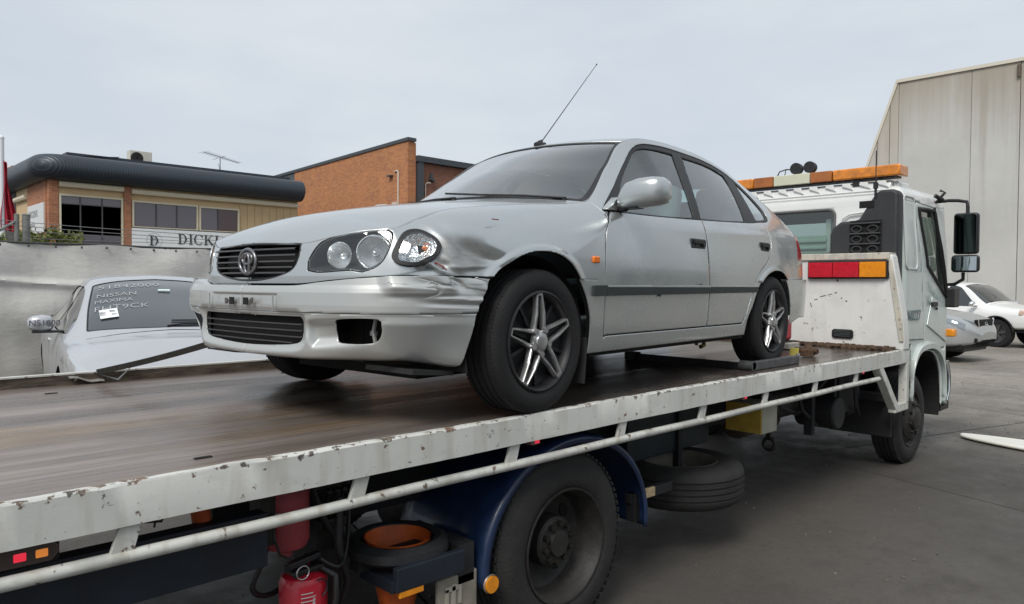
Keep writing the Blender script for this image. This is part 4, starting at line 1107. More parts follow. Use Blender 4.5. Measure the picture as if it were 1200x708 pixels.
# headboard
def yz_poly(poly): return poly
hbp = [(-.004,1.03),(-.004,1.10),(.012,1.30),(.100,1.80),(.118,1.815),(2.132,1.815),(2.15,1.80),(2.238,1.30),(2.254,1.10),(2.254,1.03)]
m = MB(); m.prism(hbp,'x',6.452,6.58); hb = obj('headboard', m, HBW, truck, bevel=.008, smooth=35)
m = MB(); m.box(6.435,6.60,.115,2.135,1.772,1.828); obj('headboard_cap', m, CAPW, hb, bevel=.006)
m = MB(); m.prism([(-.002,1.10),(.030,1.10),(.065,1.32),(.135,1.77),(.100,1.77),(.014,1.30)],'x',6.438,6.452); obj('headboard_edge', m, CAPW, hb, bevel=.003)
for mir in (False, True):
    fy = (lambda y: 2*YC-y) if mir else (lambda y: y)
    m = MB(); ys = sorted((fy(.790),fy(.120))); m.box(6.430,6.452,ys[0],ys[1],1.612,1.765); tb = obj('lamp_backing', m, BLACKP, hb, bevel=.004)
    for a,b,mm in ((.774,.570,LAMPR),(.562,.350,LAMPR),(.342,.138,LAMPA)):
        ys = sorted((fy(a),fy(b))); m = MB(); m.box(6.408,6.431,ys[0],ys[1],1.625,1.752)
        for k in range(9):
            yy = ys[0]+(ys[1]-ys[0])*(k+.5)/9; m.box(6.405,6.409,yy-.004,yy+.004,1.640,1.738)
        for dy in (.02,-.02): m.cyl((6.406,ys[0 if dy>0 else 1]+dy,1.635),(6.409,ys[0 if dy>0 else 1]+dy,1.635),.006,8)
        obj('tail_lamp', m, mm, tb, bevel=.004)
m = MB(); m.prism([(.41,1.10),(.56,1.10),(.575,1.115),(.575,1.163),(.56,1.178),(.41,1.178),(.395,1.163),(.395,1.115)],'x',6.437,6.4525); vt = obj('vent_frame', m, BLACKP, hb, bevel=.005, smooth=40)
for k in range(5): m = MB(); z = 1.117+.0115*k; m.obox((6.436,.485,z),(.012,.135,.006),(0,.5,0)); obj('vent_slat', m, GREYP, vt)
m = MB(); m.box(6.34,6.452,.06,2.19,DECK-.004,DECK+.026)
for k in range(40): a = .1+k*.053; m.obox((6.345+.03*rng.random(),a,DECK+.022),(.05,.032,.018+.012*rng.random()),(0,0,rng.random()*.6))
fs = obj('rusty_foot_strip', m, mat('rust_dark',(.16,.10,.06),.85,var=.75,vscale=26,bump=.5,col2=(.03,.02,.015)), hb)
# scuff on the headboard
m = MB()
for (y,z,w_,h_) in ((.66,1.46,.05,.006),(.60,1.475,.04,.005),(.55,1.49,.02,.008),(.72,1.43,.03,.006),(.46,1.42,.012,.012),(.50,1.445,.01,.01),(.765,1.38,.006,.04)): m.obox((6.4512,y,z),(.002,w_,h_),(-.25,0,0))
sc_ = obj('scuff_mark', m, mat('scuff_dark',(.06,.055,.05),.8), hb); sc_['kind'] = 'stuff'
# ------------------------------------------------------------------ cab
CX0,CX1,CY0,CY1 = 6.75,8.28,.10,2.15
def cab_ring(inset, z, n=12, rr=.11, rf=.34):
    x0,x1,y0,y1 = CX0+inset,CX1-inset,CY0+inset,CY1-inset; P = []
    for cx,cy,r,a0 in ((x0+rr,y0+rr,rr,180),(x1-rf,y0+rf,rf,270),(x1-rf,y1-rf,rf,0),(x0+rr,y1-rr,rr,90)):
        for k in range(n+1): a = math.radians(a0+90*k/n); P.append((cx+r*math.cos(a),cy+r*math.sin(a)))
    # densify the straights
    Q = []
    for i in range(len(P)):
        a,b = np.array(P[i]),np.array(P[(i+1)%len(P)]); L = np.linalg.norm(b-a); kk = max(1,int(round(L/.03)))
        if L > .2: kk = 30
        for k in range(kk): Q.append(tuple(a+(b-a)*k/kk))
    return Q
def cab_shell():
    zs = list(np.linspace(.42,2.30,64)); rows = [(0.035*sst(1.75,2.3,z)*1.0-.018*math.exp(-((z-1.18)/.05)**2)*0,z) for z in zs]
    for a in np.linspace(.12,1,10)*math.pi/2: rows.append((.035+.15*(1-math.cos(a)),2.30+.15*math.sin(a)))
    for q in (.30,.45,.60,.75,.90): rows.append((q, 2.45+.03*(1-(1-q)**2)))
    R = [[(x,y,z) for x,y in cab_ring(min(i,.0)+i if i<.2 else i, z)] for i,z in rows] if False else None
    base = np.array(cab_ring(0,0)); ctr = np.array([(CX0+CX1)/2,YC]); G = []
    for i,z in rows:
        if i < .2:
            # inset along the outline normal
            d = np.roll(base,-1,0)-np.roll(base,1,0); n = np.stack([d[:,1],-d[:,0]],1); n /= np.linalg.norm(n,axis=1,keepdims=True); pts = base-n*i
        else:
            d = np.roll(base,-1,0)-np.roll(base,1,0); n = np.stack([d[:,1],-d[:,0]],1); n /= np.linalg.norm(n,axis=1,keepdims=True); p0 = base-n*.19
            k = (i-.19)/(.9-.19)*.97; pts = p0+(ctr-p0)*k
        G.append(np.concatenate([pts,np.full((len(pts),1),z)],1))
    G = np.stack(G,1); G = np.concatenate([G,G[:1]],0)
    N = grid_normals(G)
    if (N[5,10]*np.array([G[5,10,0]-ctr[0],G[5,10,1]-ctr[1],0])).sum() < 0: N = -N
    T = TM.grid(G,{'N':N})
    f = T.T[100]; fn = np.cross(T.V[f[1]]-T.V[f[0]],T.V[f[2]]-T.V[f[0]])
    if fn@T.A['N'][f[0]] < 0: T.T = T.T[:,::-1]
    return T
T = cab_shell()
def rr_poly(a0,a1,b0,b1,r,n=5):
    P = []
    for cx,cy,t in ((a1-r,b1-r,0),(a0+r,b1-r,90),(a0+r,b0+r,180),(a1-r,b0+r,270)):
        for k in range(n+1): g = math.radians(t+90*k/n); P.append((cx+r*math.cos(g),cy+r*math.sin(g)))
    return np.array(P)
RWIN = rr_poly(.700,1.550,1.835,2.245,.06)
DWIN = smooth_poly([(7.245,2.245),(7.215,2.20),(7.345,1.775),(7.40,1.72),(7.93,1.455),(7.955,1.50),(7.66,2.22),(7.62,2.255)],4,(4,5))
WARCH = smooth_poly([(6.95,.2),(6.95,.60),(6.99,.80),(7.10,.915),(7.25,.955),(7.50,.955),(7.68,.90),(7.80,.78),(7.86,.62),(7.87,.2)],4,(0,9))
def P2(t,i,j): return t.V[:,[i,j]]
def onrear(t,d): return np.where(t.V[:,0] < CX0+.06, d, np.maximum(d,.05))
def onside(t,d): return np.where((t.V[:,1] < CY0+.16)|(t.V[:,1] > CY1-.16), d, np.maximum(d,.05))
d = onrear(T,poly_sdf(P2(T,1,2),RWIN)); rw = T.cut(d); T = T.cut(-d)
d = onside(T,poly_sdf(P2(T,0,2),DWIN)); dw = T.cut(d); T = T.cut(-d)
T = T.cut(-onside(T,poly_sdf(P2(T,0,2),WARCH)))
d = np.where(T.V[:,0] < 6.97, T.V[:,2]-1.05, .5); T = T.cut(-d)
WSC = rr_poly(.25,2.0,1.45,2.25,.08)
d = np.where(T.V[:,0] > CX1-.30, poly_sdf(P2(T,1,2),WSC), .5); wsc = T.cut(d); T = T.cut(-d)
DOOR = smooth_poly([(7.115,2.30),(7.20,1.80),(7.30,1.3),(7.315,1.08),(7.40,.985),(7.60,.96),(7.95,.96),(7.97,1.40),(7.70,2.28)],4,(0,6,7,8))
d = onside(T,poly_sdf(P2(T,0,2),DOOR)); near = T.V[:,1] < YC
dn = T.cut(d+.004); T = T.cut(-(d-.004))
cabs = T.cut(np.where(T.V[:,1] < CY0+.035, -1., 1.)*np.where(np.abs(T.V[:,1]-CY0-.035) < 1e-6,1,1)*np.maximum(np.abs(T.V[:,1]-CY0-.035),1e-4))
cabw = T.cut(-(np.where(T.V[:,1] < CY0+.035, -1., 1.)*np.maximum(np.abs(T.V[:,1]-CY0-.035),1e-4)))
cab = obj('cab', cabw.mb(), CABW, truck, smooth=50, fix=False, weld=.0004); cab.modifiers.new('s','SOLIDIFY').thickness = .02
o = obj('cab_side_panel', cabs.mb(), CABSHADE, cab, smooth=50, fix=False, weld=.0004); o.modifiers.new('s','SOLIDIFY').thickness = .02
dnear = dn.cut(dn.V[:,1]-YC); dfar = dn.cut(-(dn.V[:,1]-YC))
door = obj('cab_door', dnear.mb(), CABSHADE, truck, smooth=50, fix=False, weld=.0004); door.modifiers.new('s','SOLIDIFY').thickness = .03
o = obj('cab_door', dfar.mb(), CABSHADE, truck, smooth=50, fix=False, weld=.0004); o.modifiers.new('s','SOLIDIFY').thickness = .03
obj('rear_window', rw.shift(-.012).mb(), CABG, truck, smooth=50, fix=False)
dwn = dw.cut(dw.V[:,1]-YC); dwf = dw.cut(-(dw.V[:,1]-YC))
obj('door_window', dwn.shift(-.02).mb(), CABG, door, smooth=50, fix=False)
obj('door_window', dwf.shift(-.02).mb(), CABG, o, smooth=50, fix=False)
obj('windscreen', wsc.shift(-.01).mb(), CABG, truck, smooth=50, fix=False)
def seal(name, poly, fn, r, par, mt=TRIM):
    m = MB(); m.tube([fn(a,b) for a,b in poly], r, 8, closed=True); return obj(name, m, mt, par, smooth=60)
def ring_in(z): return .035*float(sst(1.75,2.3,z))
seal('window_seal', RWIN, lambda a,b: (CX0+ring_in(b)-.002,a,b), .013, truck, mat('seal_grey',(.10,.10,.10),.6))
seal('window_seal', DWIN, lambda a,b: (a,CY0+ring_in(b)-.004,b), .016, door)
m = MB(); m.bar((7.955,.094,1.48),(7.66,.128,2.24),.05,.022,up=(0,1,0)); obj('door_pillar', m, TRIM, door, bevel=.004)
# roof pleats, rear wall swages
m = MB(); m.prism([(6.80,2.375),(6.815,2.45),(6.86,2.475),(7.3,2.487),(7.3,2.40)],'y',.24,2.01); obj('roof_gutter', m, CABW, cab, bevel=.012)
for k in range(12):
    y = .30+k*.15; m = MB(); m.prism([(y-.05,2.405),(y+.05,2.445),(y+.045,2.475),(y-.02,2.468)],'x',6.793,6.83); obj('roof_rib', m, CABW, cab, bevel=.006)
for pts in ([(6.772,.30,2.385),(6.772,1.95,2.385)],):
    m = MB(); m.tube(pts,.006,8); obj('swage_line', m, CABW, cab, smooth=50)
m = MB(); m.tube([(6.748,.635,1.75),(6.745,.650,2.06),(6.750,.620,2.155),(6.756,.56,2.19),(6.758,.44,2.20)],.009,8); obj('swage_line', m, CABW, cab, smooth=50)
# side panel pressed frame, step seam
fp = rr_poly(6.80,7.085,1.70,2.33,.05); seal('pressed_frame', fp, lambda a,b: (a,CY0+ring_in(b)-.001,b), .008, cab, CABSHADE)
m = MB(); m.tube([(6.78,.097,1.09),(7.28,.097,1.075)],.004,6); obj('panel_seam', m, TRIM, cab)
m = MB(); m.obox((7.535,.085,1.385),(.15,.03,.045)); m.cyl((7.60,.09,1.345),(7.60,.07,1.345),.013,10); obj('door_handle', m, BLACKP, door, bevel=.006, smooth=40)
TXT = mat('door_lettering', (.10,.15,.15), .6)
text_mesh('lettering', 'N0227', .125, frame_M((6.83,.0905,1.255),(1,0,0),(0,0,1)), TXT, cab, bold=.002)
for k,(s_,t_) in enumerate((('TOWING',.10),('SERVICE',.085))):
    text_mesh('lettering', s_, t_, frame_M((7.36,.0895,1.535-.115*k),(1,0,-.42),(.0,0,1)), mat('faded_lettering%d'%k,(.30,.38,.37),.6), door)
m = MB(); m.prism([(7.36,1.20),(7.95,1.02),(7.955,1.34),(7.75,1.40),(7.50,1.455)],'y',.088,.099); obj('door_bulge', m, CABSHADE, door, bevel=.006)
# fender flare trim above the front wheel
m = MB(); A = []
wp = smooth_poly([(6.93,.55),(6.95,.78),(7.08,.93),(7.25,.975),(7.50,.975),(7.70,.915),(7.83,.79),(7.89,.62),(7.90,.42)],5,(0,8))[:41]
for i,(x,z) in enumerate(wp):
    A.append([(x,.10,z),(x,.062,z+.004),(x,.060,z+.05),(x,.098,z+.075)])
m.grid(A); obj('wheel_arch_flare', m, CABSHADE, truck, smooth=50, solid=.006)
m = MB(); m.lathe([(.46,.10),(.46,.60)],(7.36,0,.48),'y',30,math.radians(-20),math.radians(200)); m.box(6.9,7.9,.58,.62,.3,.9); obj('wheel_arch_liner', m, DARK, truck)
m = MB(); m.box(7.92,8.05,.085,.14,.40,.80); m.box(7.93,8.20,.12,.2,.34,.44); obj('entry_step', m, BLACKP, truck, bevel=.01)
m = MB(); m.tube([(7.93,.07,.84),(7.95,.055,.70),(7.93,.05,.55),(7.90,.06,.46)],.014,8); obj('step_rail', m, CHROME, truck, smooth=60)
m = MB(); m.obox((8.08,.085,1.10),(.10,.09,.075)); obj('corner_lamp', m, LAMPA, truck, bevel=.012, smooth=40)
# cab interior
m = MB(); m.box(6.80,8.2,.18,2.07,1.0,1.25); obj('cab_floor', m, DASH, truck)
m = MB(); m.box(6.85,7.0,.80,1.65,1.80,2.02); m.box(6.83,6.85,.80,1.65,1.955,1.985); m.box(6.83,6.85,.80,1.65,1.89,1.915)
obj('bunk_shelf', m, mat('mint_panel',(.42,.55,.50),.6,var=.1), truck, bevel=.006)
m = MB(); m.box(6.86,6.90,.765,.815,1.84,2.17); obj('pale_upright', m, mat('pale_bar',(.62,.68,.66),.5), truck, bevel=.006)  # pale upright bar behind the rear window
for y in (.58,1.68):
    m = MB(); m.obox((7.35,y,1.42),(.5,.48,.18)); m.obox((7.12,y,1.80),(.14,.46,.70),(0,.12,0)); st_ = obj('cab_seat', m, SEAT, truck, bevel=.05, seg=3, smooth=50)
    m = MB(); m.obox((7.09,y,2.20),(.1,.26,.15)); obj('headrest', m, SEAT, st_, bevel=.03, seg=3, smooth=50)
m = MB(); m.prism([(7.95,1.2),(7.80,1.46),(7.9,1.52),(8.2,1.48),(8.2,1.2)],'y',.2,2.05); obj('cab_dash', m, DASH, truck, bevel=.02)
# snorkel panel
SX = 6.60
SP = [(.11,1.25),(.11,2.33),(.145,2.366),(.245,2.366),(.29,2.345),(.425,2.13),(.455,2.12),(.585,2.11),(.650,2.06),(.672,2.0),(.672,1.25)]
m = MB(); m.prism(SP,'x',SX,6.748); sn = obj('air_intake', m, SNORK, truck, bevel=.022, seg=3, smooth=45)
m = MB(); m.box(SX-.012,SX+.01,.235,.495,1.55,2.115); gi = obj('intake_grille', m, DARK, sn, bevel=.004)
for k in range(6):
    z = 2.085-.088*k; m = MB(); m.obox((SX-.020,.365,z),(.03,.255,.014),(0,.35,0)); obj('louvre', m, SNORK, gi, bevel=.003)
    for y in (.300,.432):
        m = MB(); m.tube([(SX-.020,y+.040*math.cos(a),z-.044+.028*math.sin(a)) for a in np.linspace(0,2*math.pi,18,endpoint=False)],.0095,6,closed=True); obj('louvre_ring', m, SNORK, gi, smooth=60)
m = MB(); m.box(SX-.006,SX+.01,.30,.42,2.22,2.28); obj('intake_recess', m, DARK, sn)
m = MB(); m.cyl((6.60,.29,2.30),(6.60,.29,2.38),.011,10); m.cyl((6.60,.29,2.38),(6.60,.29,2.43),.020,12); m.tube([(6.60,.29,2.41),(6.60,.29,2.70)],.0042,6); m.bar((6.63,.29,2.2),(6.60,.29,2.33),.012,.012); obj('radio_aerial', m, BLACKP, truck, smooth=50)
# mirrors
m = MB(); m.tube([(7.70,.13,2.345),(7.80,.05,2.36),(7.90,.0,2.365),(7.92,-.07,2.35),(7.92,-.078,2.30),(7.92,-.078,2.24)],.016,10); m.tube([(7.66,.13,2.40),(7.72,.08,2.36)],.02,8); m.tube([(7.70,.13,2.34),(7.71,.06,2.43),(7.70,.10,2.45)],.013,8); obj('mirror_arm', m, BLACKP, truck, smooth=60); m = MB(); m.tube([(7.92,-.05,1.68),(7.94,-.045,1.62),(7.97,.03,1.575),(7.98,.09,1.57)],.016,10)
ma = obj('mirror_arm', m, BLACKP, truck, smooth=60)
m = MB(); m.prism(rr_poly(-.170,.036,1.858,2.246,.03),'x',7.90,7.98); mi_ = obj('wing_mirror', m, BLACKP, truck, bevel=.02, seg=3, smooth=45)
m = MB(); m.prism(rr_poly(-.155,.021,1.873,2.231,.02),'x',7.896,7.902); obj('mirror_glass', m, mat('dark_mirror',(.05,.065,.062),.06,1.0), mi_)
m = MB(); m.prism(rr_poly(-.180,.052,1.686,1.850,.035),'x',7.90,7.97); mi_ = obj('wing_mirror', m, BLACKP, truck, bevel=.018, seg=3, smooth=45)
m = MB(); A = [[(7.890-.012*(1-((y+.064)/.1)**2),y,z) for z in np.linspace(1.703,1.834,6)] for y in np.linspace(-.165,.037,12)]; m.grid(A); obj('mirror_glass', m, MIRG, mi_, smooth=60)
m = MB(); m.prism(rr_poly(7.93,8.10,1.35,1.54,.02),'y',.02,.10); obj('mirror_bracket', m, BLACKP, truck, bevel=.008)
# beacon bar
BX0,BX1 = 6.77,6.99
bm_ = MB(); bm_.box(BX0+.03,BX1-.03,.20,2.05,2.494,2.503); bm_.box(BX0+.03,BX1-.03,.50,.56,2.44,2.48); bm_.box(BX0+.03,BX1-.03,1.69,1.75,2.44,2.48)
bb = obj('beacon_bar', bm_, BLACKP, truck, bevel=.004)
for a,b,mm in ((.155,.725,BAMB),(.733,.928,mat('beacon_amber_dull',(.42,.13,.02),.3,coat=.4,var=.3)),(.936,1.286,BWHT),(1.294,1.49,mat('beacon_amber_dull2',(.42,.13,.02),.3,coat=.4,var=.3)),(1.498,2.095,BAMB)):
    m = MB(); m.box(BX0,BX1,a,b,2.503,2.600); obj('beacon_lens', m, mm, bb, bevel=.014 if mm is BAMB else .006, seg=3, smooth=40)
for a in (.4,.55,1.7,1.85): m = MB(); m.cyl((6.88,a,2.507),(6.88,a,2.58),.045,20); obj('beacon_reflector', m, CHROME, bb, smooth=40)
for y in (.955,1.085):
    m = MB(); m.ball((6.86,y,2.658),.052,10,(.75,1,1)); m.cyl((6.83,y,2.658),(6.80,y,2.658),.054,24); m.cyl((6.86,y,2.60),(6.86,y,2.64),.012,8); m.box(6.84,6.88,y-.02,y+.02,2.60,2.612)
    obj('work_lamp', m, BLACKP, truck, smooth=40)
m = MB(); m.tube([(6.85,1.09,2.655),(6.85,1.20,2.665),(6.85,1.265,2.65),(6.85,1.285,2.61),(6.85,1.285,2.595)],.006,8); m.tube([(6.85,1.20,2.665),(6.85,1.215,2.60)],.004,6); obj('lamp_cable', m, BLACKP, truck, smooth=60)
# ------------------------------------------------------------------ equipment under the deck
m = MB(); m.box(3.30,4.16,.42,1.0,.55,.86); obj('locker', m, mat('locker_teal',(.012,.022,.028),.55,var=.4), truck, bevel=.008)
m = MB(); m.box(4.34,4.54,.15,.40,.61,.80); bx_ = obj('valve_box', m, mat('valve_cream',(.42,.42,.33),.6,var=.25), truck, bevel=.006)
m = MB(); m.box(4.325,4.339,.155,.395,.615,.795); obj('yellow_panel', m, mat('yellow_plate',(.50,.33,.05),.6,var=.3), bx_)
def drum(name, c, r, L, axis, mt=GREASE):
    m = MB(); x,y,z = c; q = {'x':((x-L/2,y,z),(x+L/2,y,z)),'y':((x,y-L/2,z),(x,y+L/2,z)),'z':((x,y,z-L/2),(x,y,z+L/2))}[axis]; m.cyl(q[0],q[1],r,24); return obj(name, m, mt, truck, bevel=.015, seg=2, smooth=40)
drum('air_tank', (4.98,.42,.72), .13, .55, 'x'); drum('air_tank', (5.55,.30,.60), .12, .30, 'y', CHASS); drum('gearbox', (5.4,1.0,.62), .24, .8, 'x'); drum('exhaust_silencer', (5.1,.62,.56), .12, .5, 'x', mat('rusty_exhaust',(.10,.07,.05),.8,var=.6))
m = MB(); m.box(5.80,6.10,.25,.60,.55,.86); obj('battery_box', m, CHASS, truck, bevel=.01)
m = MB(); m.box(6.10,6.35,.30,.8,.50,.90); m.tube([(4.7,.35,.85),(4.9,.30,.70),(5.2,.32,.62),(5.5,.28,.80),(5.8,.3,.88)],.02,8); m.tube([(5.1,.28,.88),(5.15,.26,.66),(5.4,.26,.52)],.014,8); m.tube([(6.0,.22,.88),(6.0,.2,.6),(6.2,.25,.5)],.014,8); m.box(5.28,5.33,.24,.30,.46,.86); m.box(5.68,5.72,.24,.30,.50,.86)
ee = obj('engine_block', m, CHASS, truck, smooth=40)
m = MB(); m.bar((4.72,.30,.62),(4.74,.30,.50),.03,.03); m.tube([(4.74,.30+.04*math.cos(a),.47+.04*math.sin(a)) for a in np.linspace(0,2*math.pi,16,endpoint=False)],.014,8,closed=True); obj('tow_hook', m, GREASE, truck, smooth=50)
m = MB(); m.box(6.50,6.525,.10,.62,.29,.66); m.box(6.38,6.52,.12,.62,.60,.66); obj('front_mud_flap', m, MUD, truck, bevel=.006)
m = MB(); m.box(6.3,8.1,.62,1.63,.42,.95); obj('engine_bay', m, CHASS, truck)
m = MB(); m.box(3.0,6.3,.75,1.5,.60,.88); obj('drive_train', m, CHASS, truck)
# ------------------------------------------------------------------ things carried on the truck
# spare wheel lying under the deck edge
sp_ = thing('spare_wheel', 'spare truck tyre slung flat beneath the deck ahead of the rear wheel', 'spare wheel', (3.80,.42,.28))
R,W = .385,.225
prof = [(.235,.0),(.262,-.002),(.30,-.006),(.345,.002),(.372,.020),(.384,.045)]
g_ = []
for k in range(4): c = .062+.034*k; g_ += [(.3855,c-.006),(.3775,c-.004),(.3775,c+.004),(.3855,c+.006)]
prof = prof+g_+[(r,W-o) for r,o in prof[::-1]]
m = MB(); m.lathe(prof,(3.80,.42,.283),'z',84); ty = obj('tyre', m, RUBT, sp_, smooth=35)
m = MB(); m.lathe([(.236,.0),(.24,.220),(.232,.226),(.222,.215),(.205,.190),(.19,.10),(.16,.085),(.11,.09),(.10,.12),(.001,.12)],(3.80,.42,.283),'z',48); obj('rim', m, mat('spare_rim',(.20,.18,.15),.6,.3,var=.4), sp_, smooth=35)
m = MB()
for k in range(6): a = k*math.pi/3+.3; m.cyl((3.80+.175*math.cos(a),.42+.175*math.sin(a),.365),(3.80+.175*math.cos(a),.42+.175*math.sin(a),.3772),.032,14)
o = obj('hand_hole', m, DARK, sp_); o['kind'] = 'stuff'
m = MB(); m.bar((3.80,.42,.40),(3.80,.42,.90),.04,.04); obj('spare_carrier', m, CHASS, truck)
# hoses and cables that hang behind the lower tube
for k,pts in enumerate(([(1.30,.34,.90),(1.33,.28,.72),(1.42,.30,.60),(1.46,.36,.66),(1.50,.34,.88)],[(1.08,.30,.92),(1.10,.24,.70),(1.06,.26,.55),(1.16,.30,.50),(1.30,.34,.58)],[(1.36,.22,.80),(1.345,.20,.62),(1.39,.22,.50),(1.38,.28,.36)],[(1.26,.18,.62),(1.31,.16,.585),(1.36,.19,.60),(1.42,.26,.70),(1.44,.30,.86)])):
    cp = []
    P_ = [Vector(p) for p in pts]
    for i in range(len(P_)-1):
        p0,p1,p2,p3 = P_[max(i-1,0)],P_[i],P_[i+1],P_[min(i+2,len(P_)-1)]
        for j in range(7): t_ = j/7; cp.append(.5*((2*p1)+(-p0+p2)*t_+(2*p0-5*p1+4*p2-p3)*t_*t_+(-p0+3*p1-3*p2+p3)*t_**3))
    cp.append(P_[-1]); m = MB(); m.tube(cp,[.012,.009,.014,.007][k],8); obj('hydraulic_hose', m, BLACKP, truck, smooth=60)
m = MB(); m.box(1.34,1.44,.34,.52,.30,.92); m.box(1.33,1.45,.30,.34,.66,.70); obj('valve_bank', m, GREASE, truck, bevel=.006)
for k in range(4): m = MB(); m.bar((1.35+.026*k,.32,.69),(1.345+.03*k,.27,.80),.010,.010); m.ball((1.345+.03*k,.268,.81),.014,6); obj('control_lever', m, GREASE, truck, smooth=50)
# two extinguishers
EXR = mat('extinguisher_red', (.50,.012,.03), .35, coat=.4, var=.15)
EXF = mat('extinguisher_faded', (.36,.05,.06), .55, var=.3, vscale=12)
def extinguisher(x, y, z0, h, r, label, mt, flip=False):
    t = thing('fire_extinguisher', label, 'extinguisher', (x,y,z0), 0, 'fire extinguishers strapped under the deck')
    pr = [(.001,0),(r*.9,0),(r,.012),(r,h-.035),(r*.88,h-.015),(r*.5,h-.002),(.022,h),(.022,h+.02),(.001,h+.02)]
    if flip: pr = [(q,h-o) for q,o in pr]
    m = MB(); m.lathe(pr,(x,y,z0),'z',36); obj('cylinder', m, mt, t, smooth=40)
    return t
e1 = extinguisher(1.225,.23,.17,.41,.080,'bright red fire extinguisher with printed label standing below the lower tube',EXR)
m = MB(); m.cyl((1.215,.23,.555),(1.215,.23,.61),.026,12); m.bar((1.155,.20,.615),(1.265,.20,.63),.03,.02); m.bar((1.165,.2,.585),(1.275,.19,.595),.03,.015); m.box(1.175,1.285,.19,.27,.565,.595); obj('valve_head', m, BLACKP, e1, bevel=.003, smooth=40)
m = MB(); m.tube([(1.18+.022*math.cos(a),.150,.602+.022*math.sin(a)) for a in np.linspace(0,2*math.pi,20,endpoint=False)],.0028,6,closed=True); obj('safety_pin', m, mat('pin_steel',(.5,.5,.5),.3,.9), e1, smooth=60)
m = MB(); m.tube([(1.265,.19,.59),(1.30,.15,.56),(1.297,.14,.49),(1.28,.145,.41)],.011,10); m.tube([(1.24+.028*math.cos(a),.148,.535+.03*math.sin(a)) for a in np.linspace(-1.2,1.9,14)],.003,6); obj('hose', m, BLACKP, e1, smooth=60)
m = MB(); m.lathe([(.0805,0),(.0805,.012)],(1.215,.23,.43),'z',36); obj('black_band', m, BLACKP, e1, smooth=60)
# white print on the cylinder face
lab = MB()
for k,(a0,a1) in enumerate(((-2.05,-1.55),(-2.05,-1.42),(-2.05,-1.35),(-2.05,-1.62),(-2.05,-1.60))):
    z = .525-.013*k-(.006 if k>2 else 0); n = 8
    A = [[(1.215+.0808*math.cos(a),.23+.0808*math.sin(a),zz) for zz in (z,z+.004)] for a in np.linspace(a0,a1,n)]; lab.grid(A)
for (a0,a1,z0,z1) in ((-1.58,-1.45,.455,.495),(-1.55,-1.48,.495,.51)):
    lab.grid([[(1.215+.0808*math.cos(a),.23+.0808*math.sin(a),zz) for zz in (z0,z1)] for a in np.linspace(a0,a1,6)])
o = obj('label_print', lab, mat('print_white',(.55,.45,.45),.6), e1); o['kind'] = 'stuff'
e2 = extinguisher(1.17,.25,.655,.24,.078,'faded red fire extinguisher hanging neck down above the bright one',EXF,True)
m = MB(); m.grid([[(1.17+.0790*math.cos(a),.25+.0790*math.sin(a),zz) for zz in (.765,.80)] for a in np.linspace(-2.5,-1.55,9)]); obj('paper_label', m, mat('label_grey',(.42,.40,.38),.7,var=.2), e2, smooth=60)
m = MB(); m.tube([(1.10,.20,.80),(1.085,.16,.74),(1.10,.15,.68),(1.14,.16,.655)],.004,6); m.box(1.06,1.11,.2,.28,.70,.86); obj('bracket', m, GREASE, e2, smooth=50)
# traffic cone pushed through the holder
tc_o = thing('traffic_cone', 'orange traffic cone hanging point down in the black ring holder', 'traffic cone', (1.64,.27,.20))
m = MB(); m.lathe([(.128,.585),(.105,.50),(.075,.36),(.045,.22),(.030,.18),(.028,.18),(.040,.22),(.068,.36),(.098,.50),(.122,.585)],(1.64,.27,0),'z',40); obj('cone_body', m, mat('cone_orange',(.62,.12,.02),.55,var=.35,vscale=14), tc_o, smooth=50)
m = MB(); m.lathe([(.096,.50),(.066,.37)],(1.64,.27,0),'z',40); obj('cone_liner', m, mat('cone_inner',(.20,.10,.05),.8,var=.5), tc_o, smooth=50)
# wheel tray under the rear tyre
wt = thing('wheel_skate', 'low grey steel wheel skate lying under the near rear tyre of the hatchback', 'wheel skate', (4.5,.4,DECK))
STEEL = mat('skate_steel', (.16,.165,.17), .42, .6, var=.4, vscale=16)
m = MB(); m.box(4.20,4.86,.150,.185,DECK-.005,DECK+.052); obj('front_bar', m, STEEL, wt, bevel=.006)
m = MB(); m.cyl((4.86,.165,DECK+.0),(4.86,.165,DECK+.062),.010,12); obj('pin', m, mat('pin_bright',(.6,.6,.6),.3,.9), wt, smooth=40)
m = MB(); m.cyl((4.215,.15,DECK+.026),(4.215,.24,DECK+.026),.030,20); obj('roller', m, STEEL, wt, smooth=40)
m = MB(); m.box(4.20,4.24,.185,1.02,DECK-.005,DECK+.040); obj('cross_bar', m, CHASS, wt, bevel=.006)
m = MB(); m.box(4.17,4.26,1.02,1.10,DECK-.005,DECK+.05); obj('end_block', m, CHASS, wt, bevel=.006)
# chain, hook
def chain(name, pts, label, cat, r=.020, t=.006, mt=None):
    th = thing(name, label, cat, pts[0]); P = [Vector(p) for p in pts]; L = [(b-a).length for a,b in zip(P,P[1:])]; tot = sum(L); n = int(tot/(r*2.6)); k = 0
    base = None
    for i in range(n):
        s = tot*(i+.5)/n; j = 0
        while s > L[j]: s -= L[j]; j += 1
        c = P[j].lerp(P[j+1], s/L[j]); d = (P[j+1]-P[j]).normalized()
        q = MB(); q.tube([(1.7*r*math.cos(a),r*.8*math.sin(a),0) for a in np.linspace(0,2*math.pi,14,endpoint=False)],t,6,closed=True)
        M = d.to_track_quat('X','Z').to_matrix().to_4x4() @ Matrix.Rotation((i%2)*math.pi/2+.4,4,'X')
        if base is None: base = obj('chain_link', q, mt, th, smooth=60); o = base; b0 = o.data
        else: o = base.copy(); COL.objects.link(o); o.parent = th
        o.matrix_parent_inverse = Matrix.Translation(-Vector(th.location)); o.matrix_basis = Matrix.Translation(c) @ M
    return th
